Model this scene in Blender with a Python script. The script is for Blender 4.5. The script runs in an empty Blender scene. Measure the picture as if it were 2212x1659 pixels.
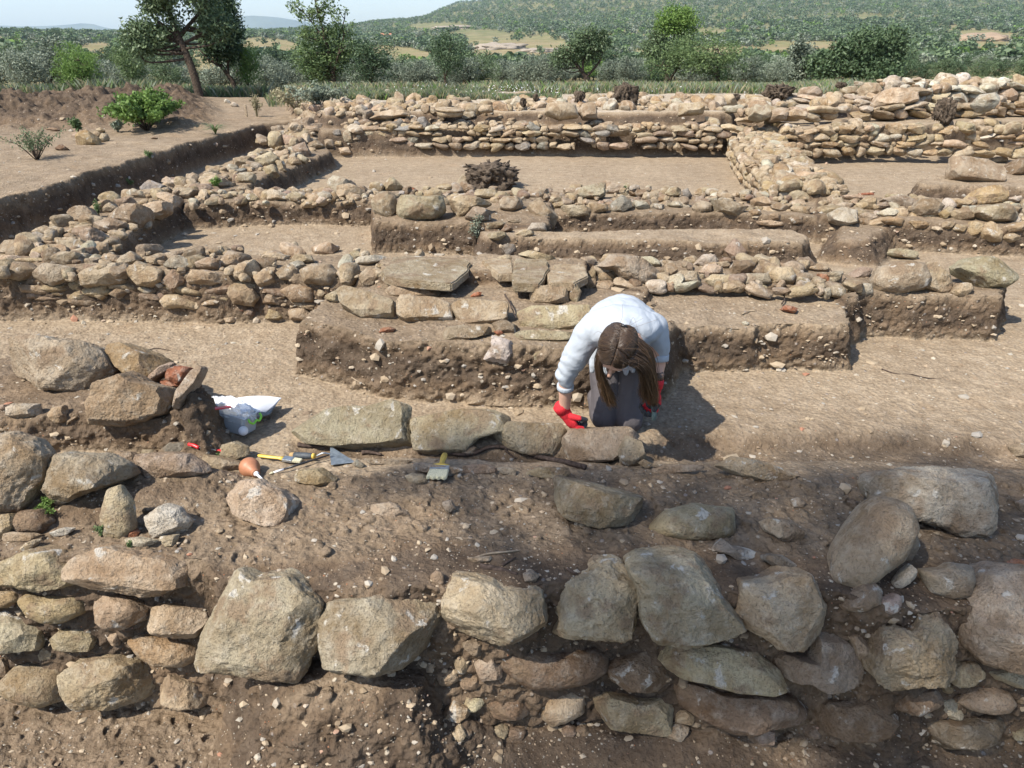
import bpy, bmesh, math, random
import numpy as np
from mathutils import Vector, Matrix

# ------------------------------------------------------------------ camera
SC = bpy.context.scene
COL = SC.collection
HC = 1.8
FD = 1640.0                      # focal length in drawing units (picture 2212 x 1659)
PITCH = math.radians(24.8)
cam = bpy.data.cameras.new('camera')
camo = bpy.data.objects.new('camera', cam)
COL.objects.link(camo)
camo.location = (0, 0, HC)
camo.rotation_euler = (math.radians(90) - PITCH, 0, 0)
cam.sensor_width = 36.0
cam.lens = 36.0 * FD / 2212.0
cam.clip_start = 0.05
cam.clip_end = 40000
SC.camera = camo
SC.view_settings.view_transform = 'Standard'
SC.view_settings.look = 'None'
SC.view_settings.exposure = 0.86
SC.view_settings.gamma = 1.0

# ------------------------------------------------------------------ sun and sky
SUN_TO = Vector((-0.64, -0.52, 1.0)).normalized()      # direction towards the sun
world = bpy.data.worlds.new('World')
SC.world = world
world.use_nodes = True
wn = world.node_tree
for n in list(wn.nodes):
    wn.nodes.remove(n)
wo = wn.nodes.new('ShaderNodeOutputWorld')
bg = wn.nodes.new('ShaderNodeBackground')
sky = wn.nodes.new('ShaderNodeTexSky')
sky.sky_type = 'NISHITA'
sky.sun_disc = False
sky.sun_elevation = math.asin(SUN_TO.z)
sky.sun_rotation = math.atan2(SUN_TO.x, SUN_TO.y)
sky.altitude = 200
sky.air_density = 1.0
sky.dust_density = 1.2
sky.ozone_density = 1.5
bg.inputs['Strength'].default_value = 0.12
wn.links.new(sky.outputs[0], bg.inputs[0])
wn.links.new(bg.outputs[0], wo.inputs[0])
sl = bpy.data.lights.new('sun', 'SUN')
sl.energy = 4.4
sl.angle = math.radians(0.5)
sl.color = (1.0, 0.93, 0.82)
so = bpy.data.objects.new('sun', sl)
COL.objects.link(so)
so.rotation_euler = SUN_TO.to_track_quat('Z', 'Y').to_euler()
so.location = (-20, -10, 20)

SC.cycles.max_bounces = 6
SC.cycles.diffuse_bounces = 3
SC.cycles.transparent_max_bounces = 6
SC.cycles.volume_bounces = 1

# ------------------------------------------------------------------ helpers
R = np.random.RandomState(7)
rnd = random.Random(11)
CP, SP = math.cos(PITCH), math.sin(PITCH)
AX = np.array([0, CP, -SP])      # camera forward
AU = np.array([0, SP, CP])       # camera up
AR = np.array([1.0, 0, 0])

def raydir(u, v):
    """direction of the sight line through drawing point u, v (axis depth 1)"""
    u = np.asarray(u, float); v = np.asarray(v, float)
    a = (u - 1106) / FD; b = (829.5 - v) / FD
    return a[..., None] * AR + b[..., None] * AU + AX

def onz(u, v, z):
    d = raydir(u, v)
    t = (z - HC) / d[..., 2]
    return np.array([0, 0, HC]) + d * t[..., None] if d.ndim > 1 else np.array([0, 0, HC]) + d * t

def ony(u, v, y):
    d = raydir(u, v)
    return np.array([0, 0, HC]) + d * (y / d[1])

def fx(frame, pts):
    """tracing frames -> drawing units"""
    o = {'A': (0, 2022), 'B': (1350, 2022), 'C': (2696, 2022), 'D': (0, 1000), 'E': (1350, 1000), 'F': (2696, 1000),
         'G': (0, 0), 'H': (1350, 0), 'I': (2696, 0)}
    if frame == 'Z':
        return [(.2197 * x, 432 + .2197 * y) for x, y in pts]
    if frame == 'P':
        return [(1177 + .2279 * x, 594 + .2279 * y) for x, y in pts]
    if frame == '':
        return list(pts)
    ox, oy = o[frame]
    return [(ox * .54 + .3418 * x, oy * .54 + .3418 * y) for x, y in pts]

def hash3(ix, iy, iz, s):
    h = (ix * 374761393 + iy * 668265263 + iz * 2147483647 * 0 + iz * 1274126177 + s * 974634777) & 0xFFFFFFFF
    h = ((h ^ (h >> 13)) * 1103515245) & 0xFFFFFFFF
    h = ((h ^ (h >> 16)) * 2246822519) & 0xFFFFFFFF
    return (h ^ (h >> 15)) / 4294967295.0

def vnoise(p, s=0):
    """3-d value noise, p (N,3) -> (N,) in -1..1"""
    p = np.asarray(p, float)
    i = np.floor(p).astype(np.int64)
    f = p - i
    f = f * f * f * (f * (f * 6 - 15) + 10)
    r = 0
    for dx in (0, 1):
        wx = f[:, 0] if dx else 1 - f[:, 0]
        for dy in (0, 1):
            wy = f[:, 1] if dy else 1 - f[:, 1]
            for dz in (0, 1):
                wz = f[:, 2] if dz else 1 - f[:, 2]
                r = r + wx * wy * wz * hash3(i[:, 0] + dx, i[:, 1] + dy, i[:, 2] + dz, s)
    return r * 2 - 1

def vnoise2(x, y, s=0):
    ix = np.floor(x).astype(np.int64); iy = np.floor(y).astype(np.int64)
    fx_ = x - ix; fy_ = y - iy
    fx_ = fx_ ** 3 * (fx_ * (fx_ * 6 - 15) + 10); fy_ = fy_ ** 3 * (fy_ * (fy_ * 6 - 15) + 10)
    z = 0 * ix
    a = hash3(ix, iy, z, s); b = hash3(ix + 1, iy, z, s); c = hash3(ix, iy + 1, z, s); d = hash3(ix + 1, iy + 1, z, s)
    return ((a + (b - a) * fx_) * (1 - fy_) + (c + (d - c) * fx_) * fy_) * 2 - 1

def fbm2(x, y, f, o, s=0, g=.5):
    r = 0; a = 1; t = 0
    for k in range(o):
        r = r + a * vnoise2(x * f, y * f, s + k); t += a; a *= g; f *= 2.03
    return r / t

def fbm(p, f, o, s=0, g=.5):
    r = 0; a = 1; t = 0
    for k in range(o):
        r = r + a * vnoise(p * f, s + k); t += a; a *= g; f *= 2.03
    return r / t

def smooth(x):
    x = np.clip(x, 0, 1)
    return x * x * (3 - 2 * x)

def tag(o, label=None, cat=None, group=None, kind=None):
    if label: o['label'] = label
    if cat: o['category'] = cat
    if group: o['group'] = group
    if kind: o['kind'] = kind
    return o

def empty(name, loc, label, cat, group=None):
    o = bpy.data.objects.new(name, None)
    COL.objects.link(o)
    o.location = tuple(loc)
    o.empty_display_size = .1
    bpy.context.view_layer.update() if False else None
    return tag(o, label, cat, group, 'thing' if 'wall' in name else None)

def link(name, me, mat=None, parent=None):
    o = bpy.data.objects.new(name, me)
    COL.objects.link(o)
    if mat is not None and len(me.materials) == 0:
        me.materials.append(mat)
    if parent is not None:
        o.parent = parent
        p = parent; off = Vector((0, 0, 0))
        while p is not None:
            off += p.location; p = p.parent
        o.location = -off            # meshes are written in world coordinates
    return o

def mesh(name, v, f, smooth_=True):
    me = bpy.data.meshes.new(name)
    me.from_pydata([tuple(map(float, q)) for q in v], [], [tuple(map(int, q)) for q in f])
    if smooth_:
        me.polygons.foreach_set('use_smooth', [True] * len(me.polygons))
    me.update()
    return me

def meshnp(name, v, f, smooth_=False):
    """big mesh of equal-sized faces from numpy arrays"""
    me = bpy.data.meshes.new(name)
    v = np.ascontiguousarray(v, np.float32); f = np.ascontiguousarray(f, np.int32)
    n, k = f.shape
    me.vertices.add(len(v)); me.vertices.foreach_set('co', v.ravel())
    me.loops.add(n * k); me.loops.foreach_set('vertex_index', f.ravel())
    me.polygons.add(n)
    me.polygons.foreach_set('loop_start', np.arange(0, n * k, k, dtype=np.int32))
    me.polygons.foreach_set('loop_total', np.full(n, k, np.int32))
    me.polygons.foreach_set('use_smooth', np.full(n, bool(smooth_)))
    me.update(calc_edges=True)
    return me

# ------------------------------------------------------------------ materials
def newmat(name):
    m = bpy.data.materials.new(name); m.use_nodes = True
    nt = m.node_tree
    b = nt.nodes['Principled BSDF']
    b.inputs['Roughness'].default_value = .85
    b.inputs['Specular IOR Level'].default_value = .25
    return m, nt, b

def nd(nt, t, **kw):
    n = nt.nodes.new(t)
    for k, v in kw.items():
        if k[0] == '_':
            setattr(n, k[1:], v)
        else:
            n.inputs[k.replace('__', ' ')].default_value = v
    return n

def ramp(nt, src, stops):
    r = nt.nodes.new('ShaderNodeValToRGB')
    e = r.color_ramp.elements
    while len(e) < len(stops): e.new(.5)
    for i, (p, c) in enumerate(stops):
        e[i].position = p
        e[i].color = (c, c, c, 1) if isinstance(c, (int, float)) else (*c, 1)
    nt.links.new(src, r.inputs[0])
    return r.outputs[0]

def noise(nt, co, scale, detail=4, rough=.55, dist=0):
    n = nd(nt, 'ShaderNodeTexNoise', Scale=scale, Detail=detail, Roughness=rough, Distortion=dist)
    nt.links.new(co, n.inputs['Vector'])
    return n.outputs[0]

def mix(nt, fac, a, b, mode='MIX'):
    m = nt.nodes.new('ShaderNodeMix'); m.data_type = 'RGBA'; m.blend_type = mode
    for i, s in ((0, fac), (6, a), (7, b)):
        if hasattr(s, 'is_linked') or hasattr(s, 'node'):
            nt.links.new(s, m.inputs[i])
        else:
            m.inputs[i].default_value = s if i == 0 else (*s, 1)
    return m.outputs[2]

def math_(nt, op, a, b=0.5, c=None):
    m = nt.nodes.new('ShaderNodeMath'); m.operation = op
    for i, s in enumerate((a, b) if c is None else (a, b, c)):
        if hasattr(s, 'node'): nt.links.new(s, m.inputs[i])
        else: m.inputs[i].default_value = s
    return m.outputs[0]

def bump(nt, h, dist, strength=1, prev=None):
    b = nt.nodes.new('ShaderNodeBump')
    b.inputs['Distance'].default_value = dist
    b.inputs['Strength'].default_value = strength
    nt.links.new(h, b.inputs['Height'])
    if prev is not None: nt.links.new(prev, b.inputs['Normal'])
    return b.outputs[0]

def plain(name, col, rough=.6, spec=.3, noise_amt=.12, nscale=40, bmp=0, metal=0):
    m, nt, b = newmat(name)
    tc = nt.nodes.new('ShaderNodeTexCoord')
    n = noise(nt, tc.outputs['Object'], nscale, 4)
    lo = tuple(c * (1 - noise_amt * 1.6) for c in col); hi = tuple(min(1, c * (1 + noise_amt)) for c in col)
    nt.links.new(ramp(nt, n, [(.3, lo), (.7, hi)]), b.inputs['Base Color'])
    b.inputs['Roughness'].default_value = rough
    b.inputs['Specular IOR Level'].default_value = spec
    b.inputs['Metallic'].default_value = metal
    if bmp:
        nt.links.new(bump(nt, n, bmp), b.inputs['Normal'])
    return m

def soil_material():
    m, nt, b = newmat('soil')
    geo = nt.nodes.new('ShaderNodeNewGeometry'); P = geo.outputs['Position']
    at = nd(nt, 'ShaderNodeAttribute', _attribute_name='tone')
    n1 = noise(nt, P, 1.3, 5, .6); n2 = noise(nt, P, 9, 6, .65); n3 = noise(nt, P, 55, 4, .6)
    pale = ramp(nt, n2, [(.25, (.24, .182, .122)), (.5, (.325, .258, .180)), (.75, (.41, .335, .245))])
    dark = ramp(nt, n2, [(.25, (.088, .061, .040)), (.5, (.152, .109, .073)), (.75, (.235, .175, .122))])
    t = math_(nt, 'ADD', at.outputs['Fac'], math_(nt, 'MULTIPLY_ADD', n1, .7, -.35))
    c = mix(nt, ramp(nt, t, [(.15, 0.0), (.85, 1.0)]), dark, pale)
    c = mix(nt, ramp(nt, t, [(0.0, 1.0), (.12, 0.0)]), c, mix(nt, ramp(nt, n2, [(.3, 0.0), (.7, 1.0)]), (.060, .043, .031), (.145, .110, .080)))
    c = mix(nt, ramp(nt, math_(nt, 'SUBTRACT', t, .5), [(.45, 0.0), (.75, 1.0)]), c, (.50, .45, .375))
    # ochre and reddish patches
    n4 = noise(nt, P, 2.6, 4, .6)
    c = mix(nt, ramp(nt, n4, [(.56, 0.0), (.75, .35)]), c, (.30, .20, .115))
    c = mix(nt, ramp(nt, n3, [(.35, .45), (.6, 0.0)]), c, (.09, .062, .042))
    # gravel and shell specks
    v = nd(nt, 'ShaderNodeTexVoronoi', Scale=75.0, Randomness=1.0); nt.links.new(P, v.inputs['Vector'])
    spk = ramp(nt, v.outputs['Distance'], [(.16, 1.0), (.26, 0.0)])
    sep = nt.nodes.new('ShaderNodeSeparateColor'); nt.links.new(v.outputs['Color'], sep.inputs[0])
    pick = ramp(nt, sep.outputs[0], [(.80, 0.0), (.86, 1.0)])
    sc = ramp(nt, sep.outputs[1], [(.0, (.5, .46, .38)), (.45, (.33, .29, .24)), (.8, (.2, .17, .15)), (.95, (.38, .17, .09))])
    k = math_(nt, 'MULTIPLY', spk, pick)
    c = mix(nt, k, c, sc)
    v2 = nd(nt, 'ShaderNodeTexVoronoi', Scale=26.0, Randomness=1.0); nt.links.new(P, v2.inputs['Vector'])
    sep2 = nt.nodes.new('ShaderNodeSeparateColor'); nt.links.new(v2.outputs['Color'], sep2.inputs[0])
    k2 = math_(nt, 'MULTIPLY', ramp(nt, v2.outputs['Distance'], [(.18, 1.0), (.27, 0.0)]), ramp(nt, sep2.outputs[0], [(.85, 0.0), (.88, 1.0)]))
    c = mix(nt, k2, c, ramp(nt, sep2.outputs[1], [(0, (.44, .39, .31)), (.5, (.34, .27, .2)), (1, (.25, .22, .2))]))
    nt.links.new(c, b.inputs['Base Color'])
    b.inputs['Roughness'].default_value = .95; b.inputs['Specular IOR Level'].default_value = .1
    rgh = ramp(nt, at.outputs['Fac'], [(.3, 1.0), (.75, .35)])
    h = bump(nt, math_(nt, 'MULTIPLY', n2, rgh), .035, .9)
    h = bump(nt, math_(nt, 'MULTIPLY', noise(nt, P, 30, 5, .7), rgh), .018, .9, h)
    v3 = nd(nt, 'ShaderNodeTexVoronoi', Scale=48.0); nt.links.new(P, v3.inputs['Vector'])
    h = bump(nt, v3.outputs['Distance'], .008, .6, h)
    h = bump(nt, math_(nt, 'ADD', k, k2), .005, .8, h)
    h = bump(nt, noise(nt, P, 140, 3, .7), .004, .8, h)
    nt.links.new(h, b.inputs['Normal'])
    return m

def stone_material(name='stone', patch=.5, near=True):
    m, nt, b = newmat(name)
    geo = nt.nodes.new('ShaderNodeNewGeometry'); P = geo.outputs['Position']
    oi = nt.nodes.new('ShaderNodeObjectInfo')
    off = nt.nodes.new('ShaderNodeVectorMath'); off.operation = 'MULTIPLY_ADD'
    nt.links.new(oi.outputs['Random'], off.inputs[0]); off.inputs[1].default_value = (37, 91, 53)
    nt.links.new(P, off.inputs[2]); Q = off.outputs[0]
    base = oi.outputs['Color']
    n1 = noise(nt, Q, 5, 5, .6, .3); n2 = noise(nt, Q, 22, 6, .65); n3 = noise(nt, Q, 90, 4, .7)
    dk = mix(nt, 1.0, base, (.60, .51, .41), 'MULTIPLY')
    lt = mix(nt, .45, base, (.50, .45, .37))
    c = mix(nt, ramp(nt, n1, [(.32, 0.0), (.62, 1.0)]), dk, base)
    c = mix(nt, ramp(nt, n2, [(.48, 0.0), (.72, .85)]), c, lt)
    # soil stuck on the stone
    n5 = noise(nt, Q, 7, 5, .6)
    c = mix(nt, ramp(nt, n5, [(.53, 0.0), (.62, .75)]), c, (.235, .165, .105))
    # pale lichen and lime patches
    n6 = noise(nt, Q, 11, 6, .62, .4)
    c = mix(nt, ramp(nt, n6, [(.62, 0.0), (.66, patch)]), c, (.56, .53, .47))
    c = mix(nt, ramp(nt, n3, [(.3, .5), (.48, 0.0)]), c, (.10, .078, .055))
    nt.links.new(c, b.inputs['Base Color'])
    b.inputs['Roughness'].default_value = .88; b.inputs['Specular IOR Level'].default_value = .2
    h = bump(nt, n2, .028, .9)
    mg = nd(nt, 'ShaderNodeTexVoronoi', Scale=14.0, _feature='DISTANCE_TO_EDGE'); 
    q2 = nt.nodes.new('ShaderNodeVectorMath'); q2.operation = 'MULTIPLY'; nt.links.new(Q, q2.inputs[0]); q2.inputs[1].default_value = (.6, .6, 1.6)
    nt.links.new(q2.outputs[0], mg.inputs['Vector'])
    h = bump(nt, ramp(nt, mg.outputs['Distance'], [(0, 0.0), (.04, 1.0)]), .003, .35, h)
    h = bump(nt, noise(nt, Q, 45, 4, .7), .010, .8, h)
    h = bump(nt, n3, .006, .9, h)
    nt.links.new(h, b.inputs['Normal'])
    return m

def leaf_material(name, dark, light, trans=.25, rough=.55):
    m, nt, b = newmat(name)
    geo = nt.nodes.new('ShaderNodeNewGeometry')
    oi = nt.nodes.new('ShaderNodeObjectInfo')
    tc = nt.nodes.new('ShaderNodeTexCoord')
    n = noise(nt, tc.outputs['Object'], 1.1, 3)
    t = math_(nt, 'ADD', math_(nt, 'MULTIPLY', geo.outputs['Random Per Island'], .55), math_(nt, 'MULTIPLY_ADD', n, .9, -.2))
    t = math_(nt, 'ADD', t, math_(nt, 'MULTIPLY_ADD', oi.outputs['Random'], .3, -.15))
    c = ramp(nt, t, [(.15, dark), (.85, light)])
    nt.links.new(c, b.inputs['Base Color'])
    b.inputs['Roughness'].default_value = rough
    b.inputs['Specular IOR Level'].default_value = .35
    tr = nt.nodes.new('ShaderNodeBsdfTranslucent'); nt.links.new(c, tr.inputs['Color'])
    mx = nt.nodes.new('ShaderNodeMixShader'); mx.inputs[0].default_value = trans
    nt.links.new(b.outputs[0], mx.inputs[1]); nt.links.new(tr.outputs[0], mx.inputs[2])
    nt.links.new(mx.outputs[0], nt.nodes['Material Output'].inputs['Surface'])
    return m

M = {}
M['soil'] = soil_material()
M['stone'] = stone_material('stone', .75)
M['stonef'] = stone_material('stone_far', .35)
M['bark'] = plain('bark', (.085, .065, .05), .95, .1, .35, 25, .02)
M['deadwood'] = plain('dead_wood', (.105, .082, .062), .95, .1, .5, 18, .03)
M['leaf_oak'] = leaf_material('leaf_oak', (.048, .078, .036), (.160, .220, .110))
M['leaf_dark'] = leaf_material('leaf_dark', (.032, .060, .030), (.110, .165, .080))
M['leaf_olive'] = leaf_material('leaf_olive', (.085, .11, .078), (.27, .31, .23), .2)
M['leaf_bright'] = leaf_material('leaf_bright', (.075, .14, .030), (.20, .31, .080), .35)
M['leaf_green'] = leaf_material('leaf_green', (.065, .11, .040), (.19, .26, .105), .3)
M['leaf_dry'] = leaf_material('leaf_dry', (.17, .15, .085), (.40, .36, .22), .3)
M['leaf_yellow'] = leaf_material('leaf_yellow', (.35, .26, .02), (.6, .45, .03), .3)
# ------------------------------------------------------------------ far land profile
FU = np.array([-700, 0, 400, 560, 700, 870, 1010, 1200, 1600, 2212, 3000], float)
FY = np.array([20, 24, 32, 60, 120, 250, 500, 1000, 2000, 3500], float)
FV = np.array([
    [212, 214, 218, 212, 175, 132, 98, 76, 74, 74],
    [212, 214, 218, 212, 175, 132, 98, 76, 74, 74],
    [212, 214, 218, 210, 175, 145, 110, 84, 73, 73],
    [212, 214, 218, 210, 180, 145, 100, 82, 70, 71],
    [212, 214, 218, 210, 188, 162, 118, 85, 63, 66],
    [210, 212, 216, 212, 190, 168, 118, 88, 46, 47],
    [206, 208, 212, 212, 190, 165, 122, 86, 28, 4],
    [202, 204, 208, 208, 190, 165, 125, 82, 14, -40],
    [196, 198, 204, 204, 190, 160, 115, 70, -5, -75],
    [182, 184, 190, 190, 170, 145, 105, 62, -12, -90],
    [182, 184, 190, 190, 170, 145, 105, 62, -12, -90]], float)

def farz(x, y):
    u = 1106 + 1806.0 * x / np.maximum(y, 1)
    iu = np.clip(np.searchsorted(FU, u) - 1, 0, len(FU) - 2)
    tu = smooth((u - FU[iu]) / (FU[iu + 1] - FU[iu]))
    ly = np.log(np.clip(y, FY[0], FY[-1])); L = np.log(FY)
    iy = np.clip(np.searchsorted(L, ly) - 1, 0, len(L) - 2)
    ty = np.clip((ly - L[iy]) / (L[iy + 1] - L[iy]), 0, 1)
    v = ((FV[iu, iy] * (1 - tu) + FV[iu + 1, iy] * tu) * (1 - ty) + (FV[iu, iy + 1] * (1 - tu) + FV[iu + 1, iy + 1] * tu) * ty)
    v = v + fbm2(x / np.maximum(y, 30) * 9, ly * 3.0, 1.0, 3, 5) * 7 * smooth((y - 60) / 200)
    a = PITCH - np.arctan((829.5 - v) / FD)
    return HC - y * np.tan(a)

# ------------------------------------------------------------------ dug ground: raised and sunken plots, each traced at its own height
def plot(z, pts, w=.08, j=.03, tone=None):
    """polygon of drawing points seen at height z"""
    q = np.array([onz(u, v, z)[:2] for u, v in pts])
    return (q, z, w, j, tone)

PL = []
PL.append(plot(.38, [(-900, 560), (-300, 475), (-80, 452), (0, 432), (190, 376), (330, 332), (440, 300), (540, 275), (575, 268), (640, 262), (700, 245), (760, 241), (900, 232), (900, 196), (-1500, 196)], .12, .05, .60))
# terrace behind the back walls
PL.append(plot(.41, [(590, 281), (700, 283), (1100, 279), (1560, 277), (1600, 262), (1560, 200), (760, 205), (640, 255)], .12, .04, .6))
PL.append(plot(.47, [(1640, 283), (1700, 282), (2212, 262), (2700, 250), (2700, 150), (1540, 160), (1560, 235), (1600, 262)], .10, .04, .8))
PL.append(plot(.64, [(700, 245), (1000, 240), (1560, 243), (1700, 235), (2300, 225), (2900, 215), (2900, 90), (560, 100), (640, 225)], .25, .08, 1.1))
# right diagonal wall, left diagonal wall
PL.append(plot(.33, [(1582, 278), (1678, 285), (1702, 314), (1726, 342), (1753, 362), (1798, 396), (1850, 420), (1700, 432), (1676, 410), (1658, 386), (1625, 355), (1598, 325)], .10, .04, .7))
PL.append(plot(.24, [(-350, 620), (0, 540), (150, 462), (280, 412), (400, 384), (500, 352), (620, 320), (690, 303), (720, 325), (660, 352), (560, 392), (480, 415), (400, 432), (335, 475), (175, 588), (0, 602), (-350, 640)], .10, .04, .5))
# cross walls
PL.append(plot(.24, [(395, 441), (500, 437), (812, 436), (900, 436), (900, 412), (520, 412), (395, 420)], .07, .03, .5))
PL.append(plot(.22, [(1100, 455), (1250, 461), (1500, 458), (1790, 474), (1790, 436), (1560, 422), (1100, 428)], .07, .03, .5))
PL.append(plot(.26, [(1770, 465), (1960, 478), (2300, 492), (2800, 510), (2800, 450), (2212, 442), (2000, 430), (1770, 422)], .08, .03, .5))
PL.append(plot(.20, [(1800, 478), (1920, 482), (1925, 500), (1890, 520), (1800, 515)], .22, .06, .55))
PL.append(plot(.28, [(806, 480), (900, 478), (1000, 484), (1150, 492), (1190, 480), (1190, 436), (1100, 425), (806, 432)], .06, .03, .45))
PL.append(plot(.24, [(1040, 520), (1200, 512), (1500, 527), (1745, 527), (1752, 508), (1720, 494), (1460, 490), (1250, 498), (1120, 492), (1020, 500)], .12, .05, .75))
# heap on the far right
PL.append(plot(.30, [(1960, 400), (2050, 402), (2300, 408), (2500, 400), (2500, 365), (2040, 368), (1985, 380)], .22, .08, .7))
# second wall on the left, the paved platform, the mound and the right hand baulks
PL.append(plot(.33, [(-400, 590), (0, 586), (300, 590), (640, 592), (760, 600), (830, 615), (830, 552), (640, 545), (300, 548), (-400, 548)], .09, .04, .5))
PL.append(plot(.42, [(815, 617), (960, 622), (1290, 618), (1320, 600), (1310, 560), (1180, 552), (900, 548), (815, 555)], .07, .03, .6))
PL.append(plot(.33, [(1270, 632), (1480, 634), (1800, 648), (1865, 636), (1850, 600), (1790, 572), (1560, 562), (1270, 560)], .08, .04, .5))
PL.append(plot(.29, [(1780, 642), (1880, 634), (2030, 636), (2168, 642), (2180, 610), (2170, 580), (1800, 592)], .06, .04, .5))
PL.append(plot(.33, [(642, 690), (690, 704), (800, 728), (900, 742), (1020, 748), (1130, 754), (1290, 752), (1440, 738), (1500, 640), (1270, 618), (820, 612), (700, 640)], .07, .05, .5))
PL.append(plot(.27, [(1380, 722), (1450, 712), (1560, 706), (1700, 706), (1845, 706), (1830, 670), (1790, 640), (1400, 628)], .055, .05, .65))
# cluster baulk at the left
PL.append(plot(.17, [(-400, 915), (0, 905), (200, 902), (330, 910), (430, 925), (485, 930), (450, 860), (425, 800), (300, 765), (0, 770), (-400, 800)], .08, .05, .25))
PL.append(plot(.36, [(385, 845), (420, 850), (432, 830), (425, 800), (395, 800), (375, 820)], .17, .03, .2))
PL.append(plot(.10, [(-300, 1110), (0, 1100), (180, 1090), (290, 1060), (430, 1030), (470, 1000), (400, 985), (120, 985), (-300, 985)], .25, .05, .4))
# narrow cut in front of the row of slabs
PL.append(plot(-.04, [(640, 1000), (900, 1000), (1180, 1008), (1330, 1015), (1340, 990), (1200, 985), (900, 975), (640, 975)], .10, .03, .3))
# shallow cuts at the right
PL.append(plot(-.07, [(1420, 1000), (1700, 1010), (2400, 1040), (2400, 985), (1900, 965), (1440, 960)], .14, .05, .35))
# near trench
q = [onz(u, v, .04)[:2] for u, v in [(-500, 1215), (0, 1212), (200, 1215), (430, 1225), (470, 1262), (700, 1300), (950, 1296), (1200, 1272), (1360, 1258), (1600, 1285), (1800, 1300), (2000, 1335), (2090, 1320), (2500, 1310), (2900, 1310)]]
PL.append((np.array(q + [np.array([3.5, .2]), np.array([-3.5, .2])]), -.65, .07, .03, .35))
PL.append(plot(-.24, [(490, 1380), (930, 1380), (950, 1500), (900, 1540), (720, 1550), (540, 1530), (480, 1460)], .26, .07, .45))
PL.append(plot(-.44, [(820, 1450), (1020, 1440), (1080, 1560), (940, 1640), (600, 1640), (520, 1600)], .3, .06, .4))
PL.append(plot(-.58, [(900, 1500), (2400, 1560), (2500, 1660), (900, 1640)], .4, .05, .3))

def polysd(px, py, q):
    """signed distance to polygon (negative inside)"""
    n = len(q); d = np.full(px.shape, 1e9); ins = np.zeros(px.shape, bool)
    for i in range(n):
        a = q[i]; b = q[(i + 1) % n]; e = b - a
        wx = px - a[0]; wy = py - a[1]
        t = np.clip((wx * e[0] + wy * e[1]) / max(e @ e, 1e-9), 0, 1)
        d = np.minimum(d, (wx - e[0] * t) ** 2 + (wy - e[1] * t) ** 2)
        c = (a[1] > py) != (b[1] > py)
        if abs(e[1]) > 1e-9:
            ins ^= c & (px < (b[0] - a[0]) * (py - a[1]) / e[1] + a[0])
    d = np.sqrt(d)
    return np.where(ins, -d, d)

def ground(x, y):
    shp = x.shape; x = x.ravel(); y = y.ravel()
    z = .02 * fbm2(x, y, .9, 3, 1)
    tone = np.full(x.shape, .78)
    # the bank between slabs and near wall is loose and uneven
    bank = smooth((3.05 - y) / .3) * smooth((y - 1.6) / .2)
    tone = tone * (1 - bank) + .38 * bank
    z = z + bank * (.045 + .035 * fbm2(x, y, 2.6, 3, 2))
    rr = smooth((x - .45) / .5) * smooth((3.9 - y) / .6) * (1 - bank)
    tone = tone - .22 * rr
    jit = fbm2(x, y, 3.0, 2, 9); jit2 = fbm2(x, y, 9.0, 1, 19)
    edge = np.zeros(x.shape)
    for (q, zt, w, j, tn) in PL:
        lo = q.min(0) - w - .2; hi = q.max(0) + w + .2
        m = (x > lo[0]) & (x < hi[0]) & (y > lo[1]) & (y < hi[1])
        if not m.any(): continue
        sd = polysd(x[m], y[m], q) + j * jit[m]
        t = .5 - sd / w
        k = smooth(t)
        z0 = z[m]
        ztop = zt + .025 * jit[m] 
        zz = z0 * (1 - k) + ztop * k
        z[m] = np.maximum(z0, zz) if -.6 < zt < -.2 else zz
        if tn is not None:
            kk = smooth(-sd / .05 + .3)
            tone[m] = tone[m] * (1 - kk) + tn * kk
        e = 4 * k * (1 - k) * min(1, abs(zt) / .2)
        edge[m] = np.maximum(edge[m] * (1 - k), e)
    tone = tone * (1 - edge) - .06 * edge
    # spoil heap top left
    u = 1106 + 1806 * x / np.maximum(y, .5)
    sp = smooth((u + 500) / 300) * smooth((470 - u) / 120) * smooth((y - 12.2) / 2.4) * smooth((21 - y) / 3)
    hgt = .20 + .28 * fbm2(x, y, .7, 3, 33)
    z = z + sp * np.clip(hgt, 0, 1) + sp * .20 * fbm2(x, y, 3.5, 4, 34, .65)
    tone = tone * (1 - sp) - .20 * sp
    # clods and crumbs
    near = smooth((14 - y) / 8)
    rough = (.35 + .9 * bank) * (1 - edge)
    cl = fbm2(x, y, 14, 3, 50, .6)
    z = z + near * rough * .010 * cl + near * rough * .006 * np.maximum(0, vnoise2(x * 38, y * 38, 61)) * 2
    # meadow and beyond
    f = smooth((y - 17.5) / 4.5)
    z = z * (1 - f) + farz(x, np.maximum(y, 20)) * f
    return z.reshape(shp), tone.reshape(shp)

GY0, GG, GNY, GNX = 1.15, 1.0023, 1430, 900
gy = GY0 * GG ** np.arange(GNY)
gs = np.linspace(-1, 1, GNX)
GYY = np.repeat(gy[:, None], GNX, 1)
GXX = gs[None, :] * (GYY * .80 + .9)
GZ, GT = ground(GXX, GYY)

def H(x, y):
    x = np.asarray(x, float); y = np.asarray(y, float)
    r = np.log(np.maximum(y, GY0) / GY0) / math.log(GG)
    c = (x / (y * .80 + .9) + 1) / 2 * (GNX - 1)
    r = np.clip(r, 0, GNY - 1.001); c = np.clip(c, 0, GNX - 1.001)
    i = r.astype(int); j = c.astype(int); a = r - i; b = c - j
    return (GZ[i, j] * (1 - b) + GZ[i, j + 1] * b) * (1 - a) + (GZ[i + 1, j] * (1 - b) + GZ[i + 1, j + 1] * b) * a

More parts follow.
